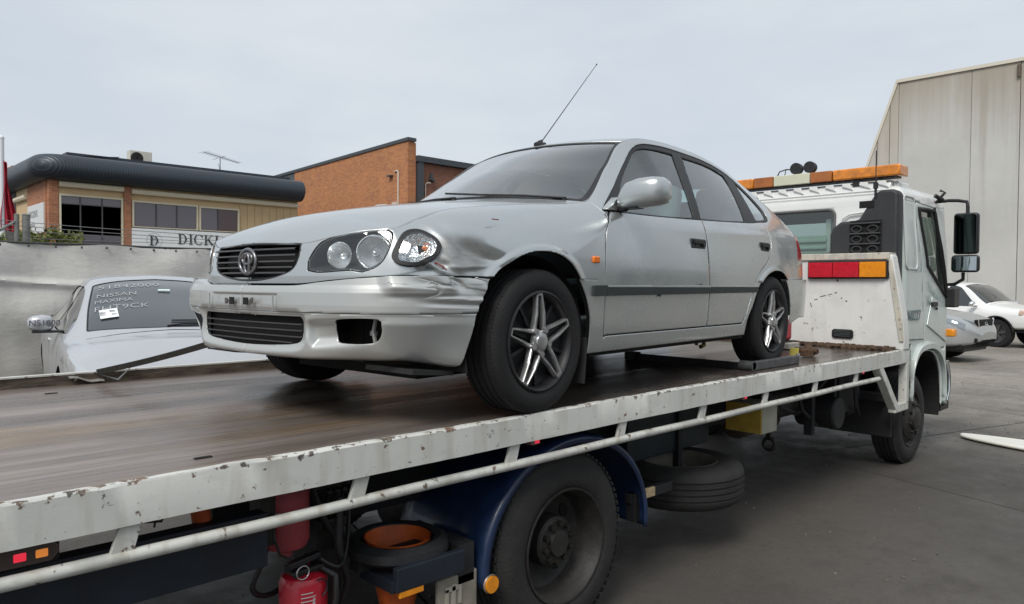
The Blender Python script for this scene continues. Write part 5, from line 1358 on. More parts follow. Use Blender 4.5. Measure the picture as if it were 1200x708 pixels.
RUSTC = mat('rusty_chain', (.13,.07,.04), .75, .3, var=.6, vscale=40)
ch = chain('tie_down_chain', [(3.95,1.30,DECK+.03),(4.35,1.18,DECK+.085),(4.72,1.05,DECK+.11),(4.95,1.02,DECK+.10)], 'rusty tie down chain stretched under the hatchback by its rear wheel', 'chain', mt=RUSTC)
hk = thing('chain_hook', 'yellow chain hook and pale strap end beneath the car sill', 'hook', (4.9,1.0,DECK+.10))
m = MB(); m.tube([(4.86,1.03,DECK+.11),(4.95,1.0,DECK+.125),(5.02,.98,DECK+.10),(5.01,.97,DECK+.06),(4.96,.97,DECK+.05)],.016,10); m.bar((4.95,1.0,DECK+.06),(4.97,1.0,DECK+.19),.02,.02); obj('hook', m, mat('hook_yellow',(.42,.28,.04),.6,var=.5,vscale=30), hk, smooth=50)
m = MB(); m.obox((4.86,1.16,DECK+.135),(.30,.16,.055),(0,-.03,.1)); obj('strap_roll', m, mat('strap_beige',(.40,.33,.22),.8,var=.2), hk, bevel=.02, smooth=40)
ck = thing('ratchet_buckle', 'small rusty ratchet buckle with a yellow tag by the headboard foot', 'ratchet', (5.35,.35,DECK))
m = MB(); m.obox((5.38,.32,DECK+.03),(.18,.09,.05),(0,0,.3)); m.cyl((5.36,.24,DECK+.04),(5.38,.42,DECK+.04),.022,12); m.obox((5.48,.36,DECK+.05),(.16,.05,.03),(0,-.3,.5)); obj('ratchet', m, RUSTC, ck, bevel=.004)
m = MB(); m.obox((5.24,.36,DECK+.035),(.035,.06,.06),(0,0,.3)); obj('tag', m, mat('tag_yellow',(.50,.42,.08),.7), ck, bevel=.003)
rc = thing('fuel_can', 'red plastic fuel can standing behind the hatchback by the headboard', 'fuel can', (5.95,.86,DECK))
m = MB(); m.box(5.86,6.04,.74,.98,DECK+.06,DECK+.24); obj('can_body', m, mat('can_red',(.50,.05,.07),.5,var=.2), rc, bevel=.03, seg=3, smooth=45)
m = MB(); m.cyl((5.90,.86,DECK+.24),(5.88,.86,DECK+.29),.022,12); m.tube([(5.92,.80,DECK+.24),(5.92,.82,DECK+.28),(5.98,.9,DECK+.28),(5.98,.92,DECK+.24)],.012,8); obj('can_spout', m, BLACKP, rc, smooth=50)
m = MB(); m.box(5.84,6.08,.72,1.0,DECK-.004,DECK+.06); obj('can_tray', m, CHASS, rc, bevel=.006)
m = MB(); m.box(5.80,6.0,.66,.72,DECK,DECK+.05); obj('pale_block', m, mat('pale_block',(.45,.42,.36),.7), rc, bevel=.008)
# webbing strap from the far rail to the car nose
stp = thing('tie_down_strap', 'flat black and grey tie down strap from the far deck rail to the car nose', 'strap', (1.05,2.2,DECK))
cm_ = Matrix.Translation(CARPOS) @ Matrix.Rotation(CARPSI,4,'Z'); e_ = cm_ @ Vector((-.70,.66,.225)); e_ = Vector((1.13,2.20,DECK+.050)).lerp(e_,1.5)
m = MB(); a = Vector((1.13,2.20,DECK+.050)); n = 18; A = []
for k in range(n+1):
    p = a.lerp(e_,k/n)+Vector((0,0,-.012*math.sin(math.pi*k/n))); A.append([p+Vector((-.006,-.012,.015)),p+Vector((.006,.012,-.015))])
m.grid(A); obj('webbing', m, mat('webbing_dark',(.050,.052,.045),.7,var=.3,vscale=30,bump=.4), stp, solid=.003)
m = MB(); m.grid([[(1.00+.02*k,2.235-.002*k,DECK+.040-.004*k+.006*math.sin(k)),(1.00+.02*k,2.175,DECK+.030-.004*k+.006*math.sin(k))] for k in range(9)]); obj('webbing_tail', m, mat('webbing_grey',(.26,.25,.22),.8,var=.3), stp, solid=.003)
m = MB(); tri = [(1.12,2.20,DECK+.045),(1.22,2.17,DECK+.004),(1.30,2.19,DECK+.075)]; m.tube(tri,.008,8,closed=True); m.tube([(1.05,2.21,DECK+.03),(1.02,2.23,DECK+.0)],.01,8); obj('delta_ring', m, mat('ring_steel',(.30,.31,.31),.4,.8), stp, smooth=50)
# ------------------------------------------------------------------ ground
def gz(x, y):
    d = -.0055*max(0.0, x-8.5)
    return d + .17*float(sst(2.6,5.2,np.float64(y)))*(1-float(sst(4.5,9.5,np.float64(x))))
def yard_mat(name, near=(.165,.148,.128), far=(.30,.270,.232)):
    m,g = new_mat(name, .75)
    o = g.obj
    a = g.noise(o, .35, 6, .6); b = g.noise(o, 2.6, 6, .65); c_ = g.noise(o, 45, 4, .7); d = g.noise(o, 9, 5, .7, stretch=(.5,1.6,1))
    col = g.mix(g.step(a,.38,.64), near, far)
    col = g.mix(g.math('MULTIPLY', g.step(b,.50,.68), .5), col, tuple(k*.75 for k in near))
    col = g.mix(g.math('MULTIPLY', g.step(c_,.50,.72), .45), col, tuple(k*1.35 for k in far))
    col = g.mix(g.math('MULTIPLY', g.step(d,.60,.72), .35), col, (.045,.036,.030))
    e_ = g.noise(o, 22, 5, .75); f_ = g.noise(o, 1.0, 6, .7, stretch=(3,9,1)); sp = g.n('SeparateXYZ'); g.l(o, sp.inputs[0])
    col = g.mix(g.math('MULTIPLY', g.step(e_,.50,.66), .40), col, tuple(k*.65 for k in near)); col = g.mix(g.math('MULTIPLY', g.step(f_,.52,.68), .38), col, tuple(k*1.15 for k in far))
    dark_zone = g.math('MULTIPLY', g.math('SUBTRACT', 1.0, g.step(g.math('ADD', sp.outputs['X'], g.math('MULTIPLY', g.math('SUBTRACT', a, .5), 9.0)), 8.0, 13.0)), .80)  # darkens the ground at low X, edge broken by noise
    col = g.mix(dark_zone, col, (.030,.0265,.0235))
    g.l(col, g.b.inputs['Base Color'])
    r = g.n('MapRange'); r.inputs['From Min'].default_value=.35; r.inputs['From Max'].default_value=.65; r.inputs['To Min'].default_value=.52; r.inputs['To Max'].default_value=.85
    g.l(b, r.inputs['Value']); g.l(r.outputs['Result'], g.b.inputs['Roughness'])
    g.bump(g.math('ADD', c_, g.math('MULTIPLY', b, .6)), .35, .006)
    return m
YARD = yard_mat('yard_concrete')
JOINT = mat('joint_dark', (.022,.020,.018), .9)
xs = np.concatenate([np.linspace(-900,-30,10), np.linspace(-20,60,81), np.linspace(80,1200,10)]); ys = np.concatenate([np.linspace(-900,-30,10), np.linspace(-20,60,81), np.linspace(80,1200,10)])
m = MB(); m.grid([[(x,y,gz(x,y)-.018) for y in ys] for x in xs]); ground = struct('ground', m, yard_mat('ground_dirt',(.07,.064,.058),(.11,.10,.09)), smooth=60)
ja = math.atan2(-1.05,3.5); ca_,sa_ = math.cos(ja),math.sin(ja); S_ = 4.2
for i in range(-3,7):
    for j in range(-3,4):
        m = MB(); n = 8; A = []
        for p in np.linspace(i*S_+.006,(i+1)*S_-.006,n):
            row = []
            for q in np.linspace(j*S_+.006,(j+1)*S_-.006,n):
                x = 6.6+ca_*p-sa_*q; y = .90+sa_*p+ca_*q; row.append((x,y,gz(x,y)+.0006*math.sin(i*3.1+j*1.7)))
            A.append(row)
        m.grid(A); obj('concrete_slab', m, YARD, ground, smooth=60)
m = MB(); r5 = np.random.default_rng(21)
for k in range(420):
    x = r5.uniform(1.5,14); y = r5.uniform(-1.9,3.0); q = r5.uniform(.004,.013); c = Vector((x,y,gz(x,y)+q*.3)); e = Euler(tuple(r5.uniform(0,6,3))).to_matrix()
    vs = [c+e@(Vector(p)*q*r5.uniform(.7,1.3)) for p in ((1,0,0),(-1,0,0),(0,1.2,0),(0,-1,0),(0,0,.7),(0,0,-.7))]; m.add(vs,[(0,2,4),(2,1,4),(1,3,4),(3,0,4),(2,0,5),(1,2,5),(3,1,5),(0,3,5)])
gr_ = obj('gravel', m, mat('grit',(.17,.155,.14),.9,var=.6,vscale=3), None); tag(gr_,'loose grit and small stones scattered over the dark yard','gravel',kind='stuff')
# ------------------------------------------------------------------ simple vehicles
def car_surface(st, nx=150, nv=64):
    K = np.array(st,float); xs = np.linspace(K[0,0],K[-1,0],nx); c = [pchip(K[:,0],K[:,k],xs) for k in range(1,6)]
    zb,zw,zt,w,wt = c; cr = np.minimum(.05+.0*xs, (zt-zw)*.45)
    V = np.stack([np.stack([w*.86,zb],-1),np.stack([w*.965,zb+.10*(zw-zb)],-1),np.stack([w,zb+.50*(zw-zb)],-1),np.stack([w*.992,zb+.80*(zw-zb)],-1),np.stack([w*.95,zw],-1),
        np.stack([.5*(w*.95+wt)+.012,zw+.5*(zt-cr-zw)],-1),np.stack([wt,zt-cr],-1),np.stack([wt*.62,zt-cr*.34],-1),np.stack([wt*0,zt],-1)],1)
    vk = np.arange(9.); vs = np.linspace(0,8,nv)
    P = np.zeros((nx,nv,3))
    for i in range(nx):
        P[i,:,0] = xs[i]; P[i,:,1] = -pchip(vk,V[i,:,0],vs); P[i,:,2] = pchip(vk,V[i,:,1],vs)
    # plan curvature of screens and nose: pull the centre line
    return P,xs,vs
def simple_car(name, label, cat, loc, rot, spec, paint, glass, group=None):
    t = thing(name, label, cat, loc, rot, group, local=True)
    P,xs,vs = car_surface(spec['st'])
    for (x0,x1,amt) in spec.get('bow',()):
        k = sst(x0,x1,P[...,0])*(1-sst(x1,x1+.5,P[...,0])) if amt > 0 else sst(x0,x1,P[...,0])
        hw = np.abs(P[...,1]).max(1,keepdims=True); P[...,0] += amt*k*(1-(np.abs(P[...,1])/hw)**2)
    N = grid_normals(P); N = np.where((N*(P-np.array([0,0,.6]))).sum(-1,keepdims=True) < 0,-N,N)
    T = TM.grid(P,{'N':N,'v':np.broadcast_to(vs,P.shape[:2]).copy()})
    f = T.T; fn = np.cross(T.V[f[:,1]]-T.V[f[:,0]],T.V[f[:,2]]-T.V[f[:,0]]); fl = (fn*T.A['N'][f[:,0]]).sum(1) < 0; T.T[fl] = T.T[fl][:,::-1]
    for cx,r in spec['wheels']: T = T.cut(-(np.where(T.A['v'] < 4, np.hypot(T.V[:,0]-cx,T.V[:,2]-spec['wr'])-(r+.055), .5)))
    sidewins = []
    for poly in spec['side']:
        d = np.where(T.A['v'] < 6.3, poly_sdf(T.V[:,[0,2]],poly), .5); sidewins.append(T.cut(d+.004)); T = T.cut(-(d-.004))
    d = np.where(T.A['v'] > 4.6, poly_sdf(T.V[:,:2]*np.array([1,-1]),spec['screen']), .5); wsn = T.cut(d+.012); seal_ = T.cut(d); seal_ = seal_.cut(-(d2:=np.where(seal_.A['v']>4.6, poly_sdf(seal_.V[:,:2]*np.array([1,-1]),spec['screen'])+.012, .5))); T = T.cut(-d)
    T0 = T
    for poly in spec.get('doors',()):
        d = np.where(T.A['v'] < 4.1, poly_sdf(T.V[:,[0,2]],poly), .5); dr_ = T.cut(d+.005); T = T.cut(-(d-.005))
        for q in (dr_, dr_.mirror()): obj('door', q.mb(), paint, t, smooth=45, fix=False)
    if 'bonnet' in spec:
        bx = spec['bonnet']; d = np.where(T.A['v'] > 5.75, bx-T.V[:,0], .3); hood = T.cut(d+.004); T = T.cut(-(d-.004)); hood = hood.cut(-(hood.A['v']-5.80)) if False else hood
        both = hood.join(hood.mirror()); obj('bonnet', both.mb(), paint, t, smooth=45, fix=False, weld=.0005)
    both = T.join(T.mirror()); b = obj('body', both.mb(), paint, t, smooth=45, fix=False, weld=.0005)
    m = MB(); e = P[-1]; m.add([tuple(p) for p in e]+[(p[0],-p[1],p[2]) for p in e[::-1]],[tuple(range(2*len(e)))]); obj('nose_panel', m, paint, t)
    m = MB(); e = P[0]; m.add([tuple(p) for p in e]+[(p[0],-p[1],p[2]) for p in e[::-1]],[tuple(range(2*len(e)))]); obj('tail_panel', m, paint, t)
    for s_ in sidewins:
        for q in (s_, s_.mirror()): obj('window', q.shift(-.01).mb(), glass, t, smooth=45, fix=False)
    wj = wsn.join(wsn.mirror()).shift(-.004); obj('windscreen', wj.mb(), spec.get('wglass',glass), t, smooth=45, fix=False, weld=.0005)
    sj = seal_.join(seal_.mirror()); obj('windscreen_seal', sj.mb(), TRIM, t, smooth=45, fix=False, weld=.0005)
    zb = spec['st'][len(spec['st'])//2][1]
    m = MB(); m.box(spec['st'][1][0]+.2,spec['st'][-2][0]-.2,-.78,.78,zb-.02,zb+.25); m.box(spec['st'][1][0]+.6,spec['st'][-2][0]-1.2,-.74,.74,zb+.2,.86); obj('underbody', m, DARK, t)
    for cx,r in spec['wheels']:
        for sd_ in (-1,1):
            m = MB(); W = .23; y0 = sd_*(spec['track']); m.lathe([(r*.66,-W/2),(r*.72,-W/2-.004),(r*.92,-W/2+.004),(r,-W/2+.04),(r,W/2-.04),(r*.92,W/2-.004),(r*.66,W/2)],(cx,y0,r),'y',40); ty = obj('wheel', m, RUBBER, t, smooth=40)
            m = MB(); yy = y0+sd_*W/2
            m.lathe([(r*.67,-sd_*.01),(r*.65,sd_*.003),(r*.60,-sd_*.02),(r*.3,-sd_*.045),(.001,-sd_*.045)],(cx,yy,r),'y',36)
            for k in range(6): a = k*math.pi/3+.2; m.bar((cx+.05*math.cos(a),yy-sd_*.012,r+.05*math.sin(a)),(cx+r*.62*math.cos(a),yy-sd_*.006,r+r*.62*math.sin(a)),r*.17,.02,up=(0,1,0))
            obj('rim', m, spec.get('rimmat',RIMS), ty, smooth=40)
    def topz(x,y):
        def at(i):
            c = P[i][vs > 5.0]; o = np.argsort(np.abs(c[:,1])); return float(np.interp(abs(y),np.abs(c[o,1]),c[o,2])), float(np.interp(abs(y),np.abs(c[o,1]),c[o,0]))
        # the section lines are bowed: find the two whose own x brackets this one
        lo,hi = 0,len(P)-1
        while hi-lo > 1:
            mid = (lo+hi)//2
            if at(mid)[1] <= x: lo = mid
            else: hi = mid
        (z0,x0),(z1,x1) = at(lo),at(hi); t_ = (x-x0)/(x1-x0+1e-9); return z0+(z1-z0)*min(1,max(0,t_))
    return t, P, topz
PAINTG = paint_mat('sedan_paint', (.50,.51,.53), metal=.35, rough=.34, dirt=.3)
PAINTW = mat('ute_white', (.80,.80,.78), .3, coat=.6, var=.05)
PAINTS = paint_mat('wagon_paint', (.44,.46,.46), metal=.5, rough=.3, dirt=.25)
DGLASS = glass_mat('dark_window', (.4,.42,.42), 1.1, .02, .90, (.028,.032,.035))
SGLASS = glass_mat('screen_window', (.5,.54,.55), 1.35, .03, .62, (.050,.060,.066))
# ---- parked sedan behind the truck
sed = dict(st=[(-2.45,.45,.93,1.00,.60,.45),(-2.30,.34,.97,1.06,.84,.60),(-1.75,.25,1.0,1.13,.915,.60),(-1.30,.22,.995,1.27,.925,.56),(-.8,.2,.985,1.47,.93,.545),(-.2,.2,.97,1.525,.93,.555),(.25,.2,.96,1.51,.93,.56),(.50,.2,.952,1.44,.93,.572),(.90,.2,.942,1.24,.93,.63),(1.26,.2,.92,1.035,.925,.69),(1.36,.2,.905,.975,.925,.69),(1.75,.22,.87,.95,.92,.69),(2.15,.25,.78,.84,.86,.66),(2.36,.3,.66,.73,.70,.54),(2.46,.36,.58,.63,.45,.34)],
    wheels=[(-1.40,.335),(1.42,.335)], wr=.335, track=.78,
    side=[smooth_poly([(1.12,.975),(.75,1.19),(.50,1.325),(.30,1.385),(.12,1.395),(.10,.985)],5,(0,4,5)),smooth_poly([(.05,.985),(.06,1.396),(-.35,1.395),(-.72,1.345),(-.80,1.0)],5,(0,1,3,4)),smooth_poly([(-.85,1.0),(-.77,1.335),(-1.05,1.25),(-1.30,1.10),(-1.34,1.02)],5,(0,1,4))],
    screen=smooth_poly([(1.28,-.70),(1.34,-.4),(1.37,0),(1.34,.4),(1.28,.70),(.9,.655),(.47,.575),(.42,.3),(.41,0),(.42,-.3),(.47,-.575),(.9,-.655)],4,(0,4,6,10)), doors=[smooth_poly([(1.12,.96),(1.16,.6),(1.10,.30),(.1,.28),(.07,.6),(.07,1.1),(1.0,1.1)],4,(0,2,3,5,6)),smooth_poly([(.05,.6),(.06,.28),(-.75,.28),(-.95,.55),(-1.0,.8),(-.95,1.15),(.05,1.1)],4,(1,2,5,6))], bonnet=1.40, wglass=SGLASS, bow=((.2,1.4,.10),))
SEDL = (2.77,6.42,.10)
sd_t, sP, s_top = simple_car('silver_sedan','silver grey sedan with handwriting chalked on its windscreen parked beside the tarpaulin fence','car',SEDL,-math.pi/2-.165,sed,PAINTG,DGLASS)
# front screen print: letters laid on the glass
CHALK = mat('chalk_white', (.40,.41,.42), .8)
def screen_text(txt, size, y0, b0, bold=.0):
    cu = bpy.data.curves.new('t','FONT'); cu.body = txt; cu.size = size; cu.offset = bold; cu.shear = .12; cu.resolution_u = 3
    o = bpy.data.objects.new('t',cu); COL.objects.link(o); me = bpy.data.meshes.new_from_object(o); bpy.data.objects.remove(o); bpy.data.curves.remove(cu)
    bm = bmesh.new(); bm.from_mesh(me); bmesh.ops.triangulate(bm, faces=bm.faces); bmesh.ops.subdivide_edges(bm, edges=[e for e in bm.edges if e.calc_length() > .05], cuts=2); bm.to_mesh(me); bm.free()
    r3 = np.random.default_rng(len(txt))
    for v in me.vertices:
        y = y0+v.co.x; b = b0+v.co.y+.004*math.sin(v.co.x*40); x = 1.33-b*.92; v.co = Vector((x,y,s_top(x,y)))
    me.materials.append(CHALK); q = bpy.data.objects.new('chalk_writing',me); COL.objects.link(q); q.parent = sd_t; q.location = (.001,0,.002)
    return q
screen_text('51842000', .138, -.545, .775, -.002); screen_text('NISSAN', .105, -.575, .60, -.0015); screen_text('MAXIMA', .085, -.600, .49, -.001); screen_text('FHT9CK', .130, -.620, .34, -.002)
m = MB(); A = []
for b in (.19,.345): x = 1.33-b*.92; A.append([(x+.005,y,s_top(x,y)+.010) for y in (-.575,-.50,-.425)])
m.grid(A); obj('paper_notice', m, mat('notice_white',(.82,.83,.84),.7), sd_t)
m = MB()
for (y,b,w_,h_) in ((-.55,.285,.05,.02),(-.47,.30,.045,.025),(-.55,.25,.05,.012),(-.46,.24,.04,.012)): x = 1.33-b*.92; m.obox((x+.006,y,s_top(x,y)+.013),(h_,w_,.002),(0,.45,0))
o = obj('notice_print', m, mat('notice_grey',(.30,.32,.34),.7), sd_t); o['kind'] = 'stuff'
m = MB(); x = 1.33-.66*.92; m.obox((x+.005,.03,s_top(x,.03)+.010),(.03,.11,.004),(0,.45,0)); obj('toll_tag', m, mat('tag_pale',(.65,.78,.74),.5), sd_t)
m = MB(); wz = lambda x,y: (x,y,s_top(x,y)+.010); m.tube([wz(1.36,-.05),wz(1.33,.1),wz(1.30,.35),wz(1.25,.62)],.009,8); m.tube([wz(1.28,.0),wz(1.26,.3),wz(1.20,.66)],.007,8); obj('wiper', m, BLACKP, sd_t, smooth=50)
for s in (-1,1):
    m = MB(); rows = []
    for y,hx,hz in ((.925,.05,.045),(.945,.075,.068),(1.01,.085,.078),(1.08,.075,.068),(1.115,.05,.045),(1.125,.02,.02)): rows.append([(.80+hx*math.copysign(abs(math.cos(a))**.7,math.cos(a)),s*y,1.06+hz*math.copysign(abs(math.sin(a))**.6,math.sin(a))) for a in np.linspace(0,2*math.pi,29)])
    m.grid(rows); mr = obj('door_mirror', m, PAINTG, sd_t, smooth=50)
    m = MB(); m.box(.74,.87,s*.84,s*1.09,.974,.994); obj('mirror_foot', m, BLACKP, mr, bevel=.006)
    if s < 0:
        text_mesh('chalk_writing','N51800',.075,frame_M((.892,-1.115,1.04),(0,1,0),(0,0,1)),mat('marker_dark',(.10,.10,.12),.7),mr,bold=.001)
# headlamps, door handle, wheel arch of the sedan
m = MB(); A = []
for x in np.linspace(1.62,2.26,12):
    i = int(np.argmin(np.abs(sP[:,0,0]-x))); r_ = sP[i]; k0 = int(len(r_)*.40); k1 = int(len(r_)*(.40+.115*min(1,(x-1.60)/.3))); A.append([(r_[int(k)][0]+.002,r_[int(k)][1]-.004,r_[int(k)][2]+.004) for k in np.linspace(k0,max(k1,k0+1),6)])
hl_ = obj('headlamp', m.grid(A), mat('sedan_lamp',(.62,.64,.64),.15,.6,coat=1.0), sd_t, smooth=60)
m = MB(); m.grid([[(x,-y,z) for x,y,z in r] for r in A]); obj('headlamp', m, MATS['sedan_lamp'], sd_t, smooth=60)
for s in (-1,1): m = MB(); m.obox((.02,s*.915,.86),(.20,.03,.035)); obj('door_handle', m, PAINTG, sd_t, bevel=.01, smooth=40)
# ---- white utility
ute = dict(st=[(-2.6,.55,1.05,1.08,.84,.70),(-2.45,.50,1.06,1.09,.90,.78),(-1.1,.45,1.06,1.10,.91,.80),(-1.0,.45,1.06,1.55,.91,.62),(-.75,.45,1.06,1.74,.91,.60),(-.2,.45,1.06,1.78,.91,.61),(.25,.45,1.05,1.765,.91,.61),(.45,.45,1.04,1.70,.91,.62),(1.10,.46,1.02,1.24,.91,.70),(1.20,.46,1.01,1.19,.91,.74),(1.7,.5,.99,1.13,.91,.76),(2.2,.52,.95,1.06,.89,.74),(2.40,.55,.86,.96,.78,.66),(2.50,.60,.78,.84,.60,.5)],
    wheels=[(-1.55,.39),(1.50,.39)], wr=.39, track=.78,
    side=[smooth_poly([(.90,1.10),(.62,1.38),(.40,1.60),(.25,1.665),(.05,1.68),(.02,1.10)],5,(0,4,5)),smooth_poly([(-.04,1.10),(-.02,1.68),(-.45,1.66),(-.70,1.60),(-.85,1.12)],5,(0,1,3,4))],
    screen=smooth_poly([(1.14,-.73),(1.18,0),(1.14,.73),(.9,.69),(.44,.60),(.40,0),(.44,-.60),(.9,-.69)],4,(0,2,4,6)), bonnet=1.22, rimmat=mat('ute_rim',(.10,.10,.10),.4,.6), bow=((.1,1.2,.10),))
UX,UY = 24.69,4.10
ut,uP,u_top = simple_car('white_ute','white lifted utility truck with black wheels parked against the grey warehouse','utility truck',(UX,UY,gz(UX,UY)),-math.pi/2-.32,ute,PAINTW,DGLASS)
m = MB(); m.box(2.36,2.52,-.80,.80,.50,.62); m.box(2.2,2.44,-.86,.86,.42,.52); obj('front_bumper', m, BLACKP, ut, bevel=.02)
for s in (-1,1):
    m = MB(); m.obox((2.20,s*.80,.94),(.32,.12,.15),(0,.2,s*-.45)); obj('headlamp', m, mat('ute_lamp%d'%s,(.75,.55,.45),.2,.3,coat=1.0), ut, bevel=.03, smooth=40)
    m = MB(); m.lathe([(.455,s*.80),(.47,s*.935),(.44,s*.94)],(1.50,0,.40),'y',30,math.radians(5),math.radians(175)); obj('arch_flare', m, BLACKP, ut, smooth=40)
    m = MB(); m.ball((.92,s*1.03,1.17),.11,8,(.7,1.0,.72)); mr = obj('door_mirror', m, CHROME, ut, smooth=60); m = MB(); m.box(.87,.97,s*.88,s*1.0,1.09,1.12); obj('mirror_foot', m, BLACKP, mr)
m = MB(); m.bar((1.16,-.60,1.235),(1.10,.1,1.26),.02,.025); obj('wiper', m, BLACKP, ut)
# ---- silver wagon
wag = dict(st=[(-2.45,.5,1.05,1.2,.70,.5),(-2.2,.4,1.08,1.62,.88,.58),(-1.0,.32,1.07,1.76,.94,.62),(.0,.3,1.05,1.78,.95,.63),(.35,.3,1.04,1.72,.95,.63),(1.05,.32,1.02,1.25,.95,.72),(1.15,.32,1.01,1.18,.95,.76),(1.7,.34,.97,1.10,.94,.76),(2.15,.36,.90,1.02,.90,.72),(2.36,.40,.80,.92,.78,.60),(2.48,.44,.68,.78,.60,.45),(2.54,.5,.60,.66,.40,.3)],
    wheels=[(-1.40,.38),(1.48,.38)], wr=.38, track=.80,
    side=[smooth_poly([(.95,1.09),(.40,1.58),(.05,1.66),(.02,1.10)],5,(0,2,3)),smooth_poly([(-.04,1.10),(-.03,1.66),(-.9,1.64),(-1.0,1.12)],5,(0,1,2,3))],
    screen=smooth_poly([(1.08,-.74),(1.13,0),(1.08,.74),(.35,.60),(.31,0),(.35,-.60)],4,(0,2,3,5)), bonnet=1.18, bow=((.1,1.15,.10),))
WX,WY,WR = 18.3,4.47,-math.pi/2-.10
wt_,wP,w_top = simple_car('silver_wagon','silver four wheel drive wagon nosing out from behind the truck cab','four wheel drive',(WX,WY,gz(WX,WY)),WR,wag,PAINTS,DGLASS)
for s in (-1,1):
    m = MB(); A = []
    for x in np.linspace(1.72,2.33,14):
        i = int(np.argmin(np.abs(wP[:,0,0]-x))); r_ = wP[i]; n_ = len(r_); A.append([(r_[k][0]+.012,s*-1*(r_[k][1]-.006) if s > 0 else r_[k][1]-.006,r_[k][2]+.003) for k in np.linspace(n_*(.46-.10*(x-1.72)/.6),n_*.535,6).astype(int)])
    m.grid(A); obj('headlamp', m, mat('wagon_lamp%d'%s,(.30,.33,.34),.12,.7,coat=1.0), wt_, smooth=60)
    m = MB(); m.ball((2.40,s*.60,.56),.065,8,(.5,1,1)); m.lathe([(.07,.02),(.085,.035),(.095,.02)],(2.37,s*.60,.56),'x',20); obj('fog_lamp', m, CHROME, wt_, smooth=50)
    m = MB(); m.bar((2.42,s*.42,.52),(2.30,s*.80,.62),.03,.035); obj('chrome_strip', m, CHROME, wt_, bevel=.008)
for s in (-1,1):
    m = MB(); m.prism([(-.24,-.03),(.20,-.075),(.24,.02),(.05,.075),(-.24,.06)],'y',-.05,.05); m.xform(Matrix.Translation((2.20,s*.66,.87)) @ Matrix.Rotation(s*-.62,4,'Z')); obj('headlamp', m, mat('wagon_lens%d'%s,(.42,.45,.46),.08,.7,coat=1.0), wt_, bevel=.015, smooth=40)
m = MB(); m.prism([(-.40,.70),(.40,.70),(.48,.92),(-.48,.92)],'x',2.40,2.47); gl_ = obj('grille', m, DARK, wt_, bevel=.02)
m = MB(); m.lathe([(.055,0),(.065,-.012),(.075,0)],(2.475,0,.81),'x',24); m.box(2.47,2.485,-.07,.07,.80,.822); obj('badge', m, CHROME, gl_, smooth=40)
m = MB(); m.bar((2.46,-.44,.94),(2.46,-.36,.69),.03,.035); m.bar((2.46,.44,.94),(2.46,.36,.69),.03,.035); obj('grille_surround', m, CHROME, gl_, bevel=.006)
m = MB(); m.box(2.34,2.50,-.62,.62,.44,.54); m.box(2.47,2.49,-.18,.18,.55,.63); obj('lower_bumper', m, DARK, wt_, bevel=.02)
m = MB(); m.box(1.7,2.28,-.66,.66,.24,.40); obj('front_valance', m, BLACKP, wt_, bevel=.03)
# ------------------------------------------------------------------ tarpaulin fence
FY = 9.3
fence = thing('tarp_fence','chain fence covered in grimy grey tarpaulin behind the parked sedan','fence',(3.2,FY,0.2))
def tarp_mat():
    m,g = new_mat('tarpaulin', .95); g.b.inputs['Specular IOR Level'].default_value = .1
    o = g.obj
    a = g.noise(o, .9, 6, .6); b = g.noise(o, 5, 6, .65); s_ = g.noise(o, 3.0, 5, .6, stretch=(1.4,1,.25)); c_ = g.noise(o, 70, 3)
    sp = g.n('SeparateXYZ'); g.l(o, sp.inputs[0])
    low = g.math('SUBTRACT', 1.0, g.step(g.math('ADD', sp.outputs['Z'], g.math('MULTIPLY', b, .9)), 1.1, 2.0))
    col = g.mix(g.step(a,.40,.62), (.64,.625,.59), (.53,.515,.485))
    col = g.mix(g.math('MULTIPLY', g.step(s_,.50,.80), .25), col, (.27,.26,.235))
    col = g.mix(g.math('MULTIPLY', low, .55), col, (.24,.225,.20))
    col = g.mix(g.math('MULTIPLY', g.step(b,.58,.75), .3), col, (.20,.19,.17))
    g.l(col, g.b.inputs['Base Color']); w_ = g.noise(o, 2.2, 6, .7, stretch=(1,1,2.4)); g.bump(g.math('ADD', g.math('ADD', c_, g.math('MULTIPLY', b, 2.5)), g.math('MULTIPLY', w_, 9.0)), .20, .008)
    return m
A = []
xs_ = np.linspace(-2.0,9.5,260); zs_ = np.linspace(.12,2.05,60)
for x in xs_:
    row = []
    sag = .018*abs(math.sin(x*1.9+.4))+.010*math.sin(x*5.3)
    for z in zs_:
        t_ = (z-.12)/1.93
        y = FY+.035*math.sin(x*2.3+z*1.2)+.016*math.sin(x*5.1-z*2.6+1.0)+.030*math.sin((x*.9-z*2.2)*3.1)*(1-t_)*t_*2.4+.012*math.sin(x*13+z*5)*(1-t_)+.006*math.sin(z*9+x*3.3)*(.4+.6*math.sin(x*.7)**2)+.012*math.sin((x*1.6+z*2.4)*2.7)*t_*(1-t_)*3
        y += -.05*math.exp(-((z-(1.55-.055*(x-2)))/.035)**2)*(1 if 1.9 < x < 5.5 else .3)
        row.append((x,y,z-sag*t_))
    A.append(row)
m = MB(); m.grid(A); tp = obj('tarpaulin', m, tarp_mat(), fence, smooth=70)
m = MB(); m.tube([(x,FY+.03,2.06-.012*abs(math.sin(x*1.9+.4))) for x in np.linspace(-2,9.5,60)],.016,8); obj('top_rail', m, mat('rail_dark',(.05,.052,.048),.7), fence, smooth=60)
m = MB()
for x in np.arange(-1.8,9.4,.31): m.obox((x,FY-.035,2.015-.01*abs(math.sin(x*1.9))),(.022,.012,.030))
o = obj('cable_tie', m, mat('tie_dark',(.06,.055,.05),.7), fence); o['kind'] = 'stuff'
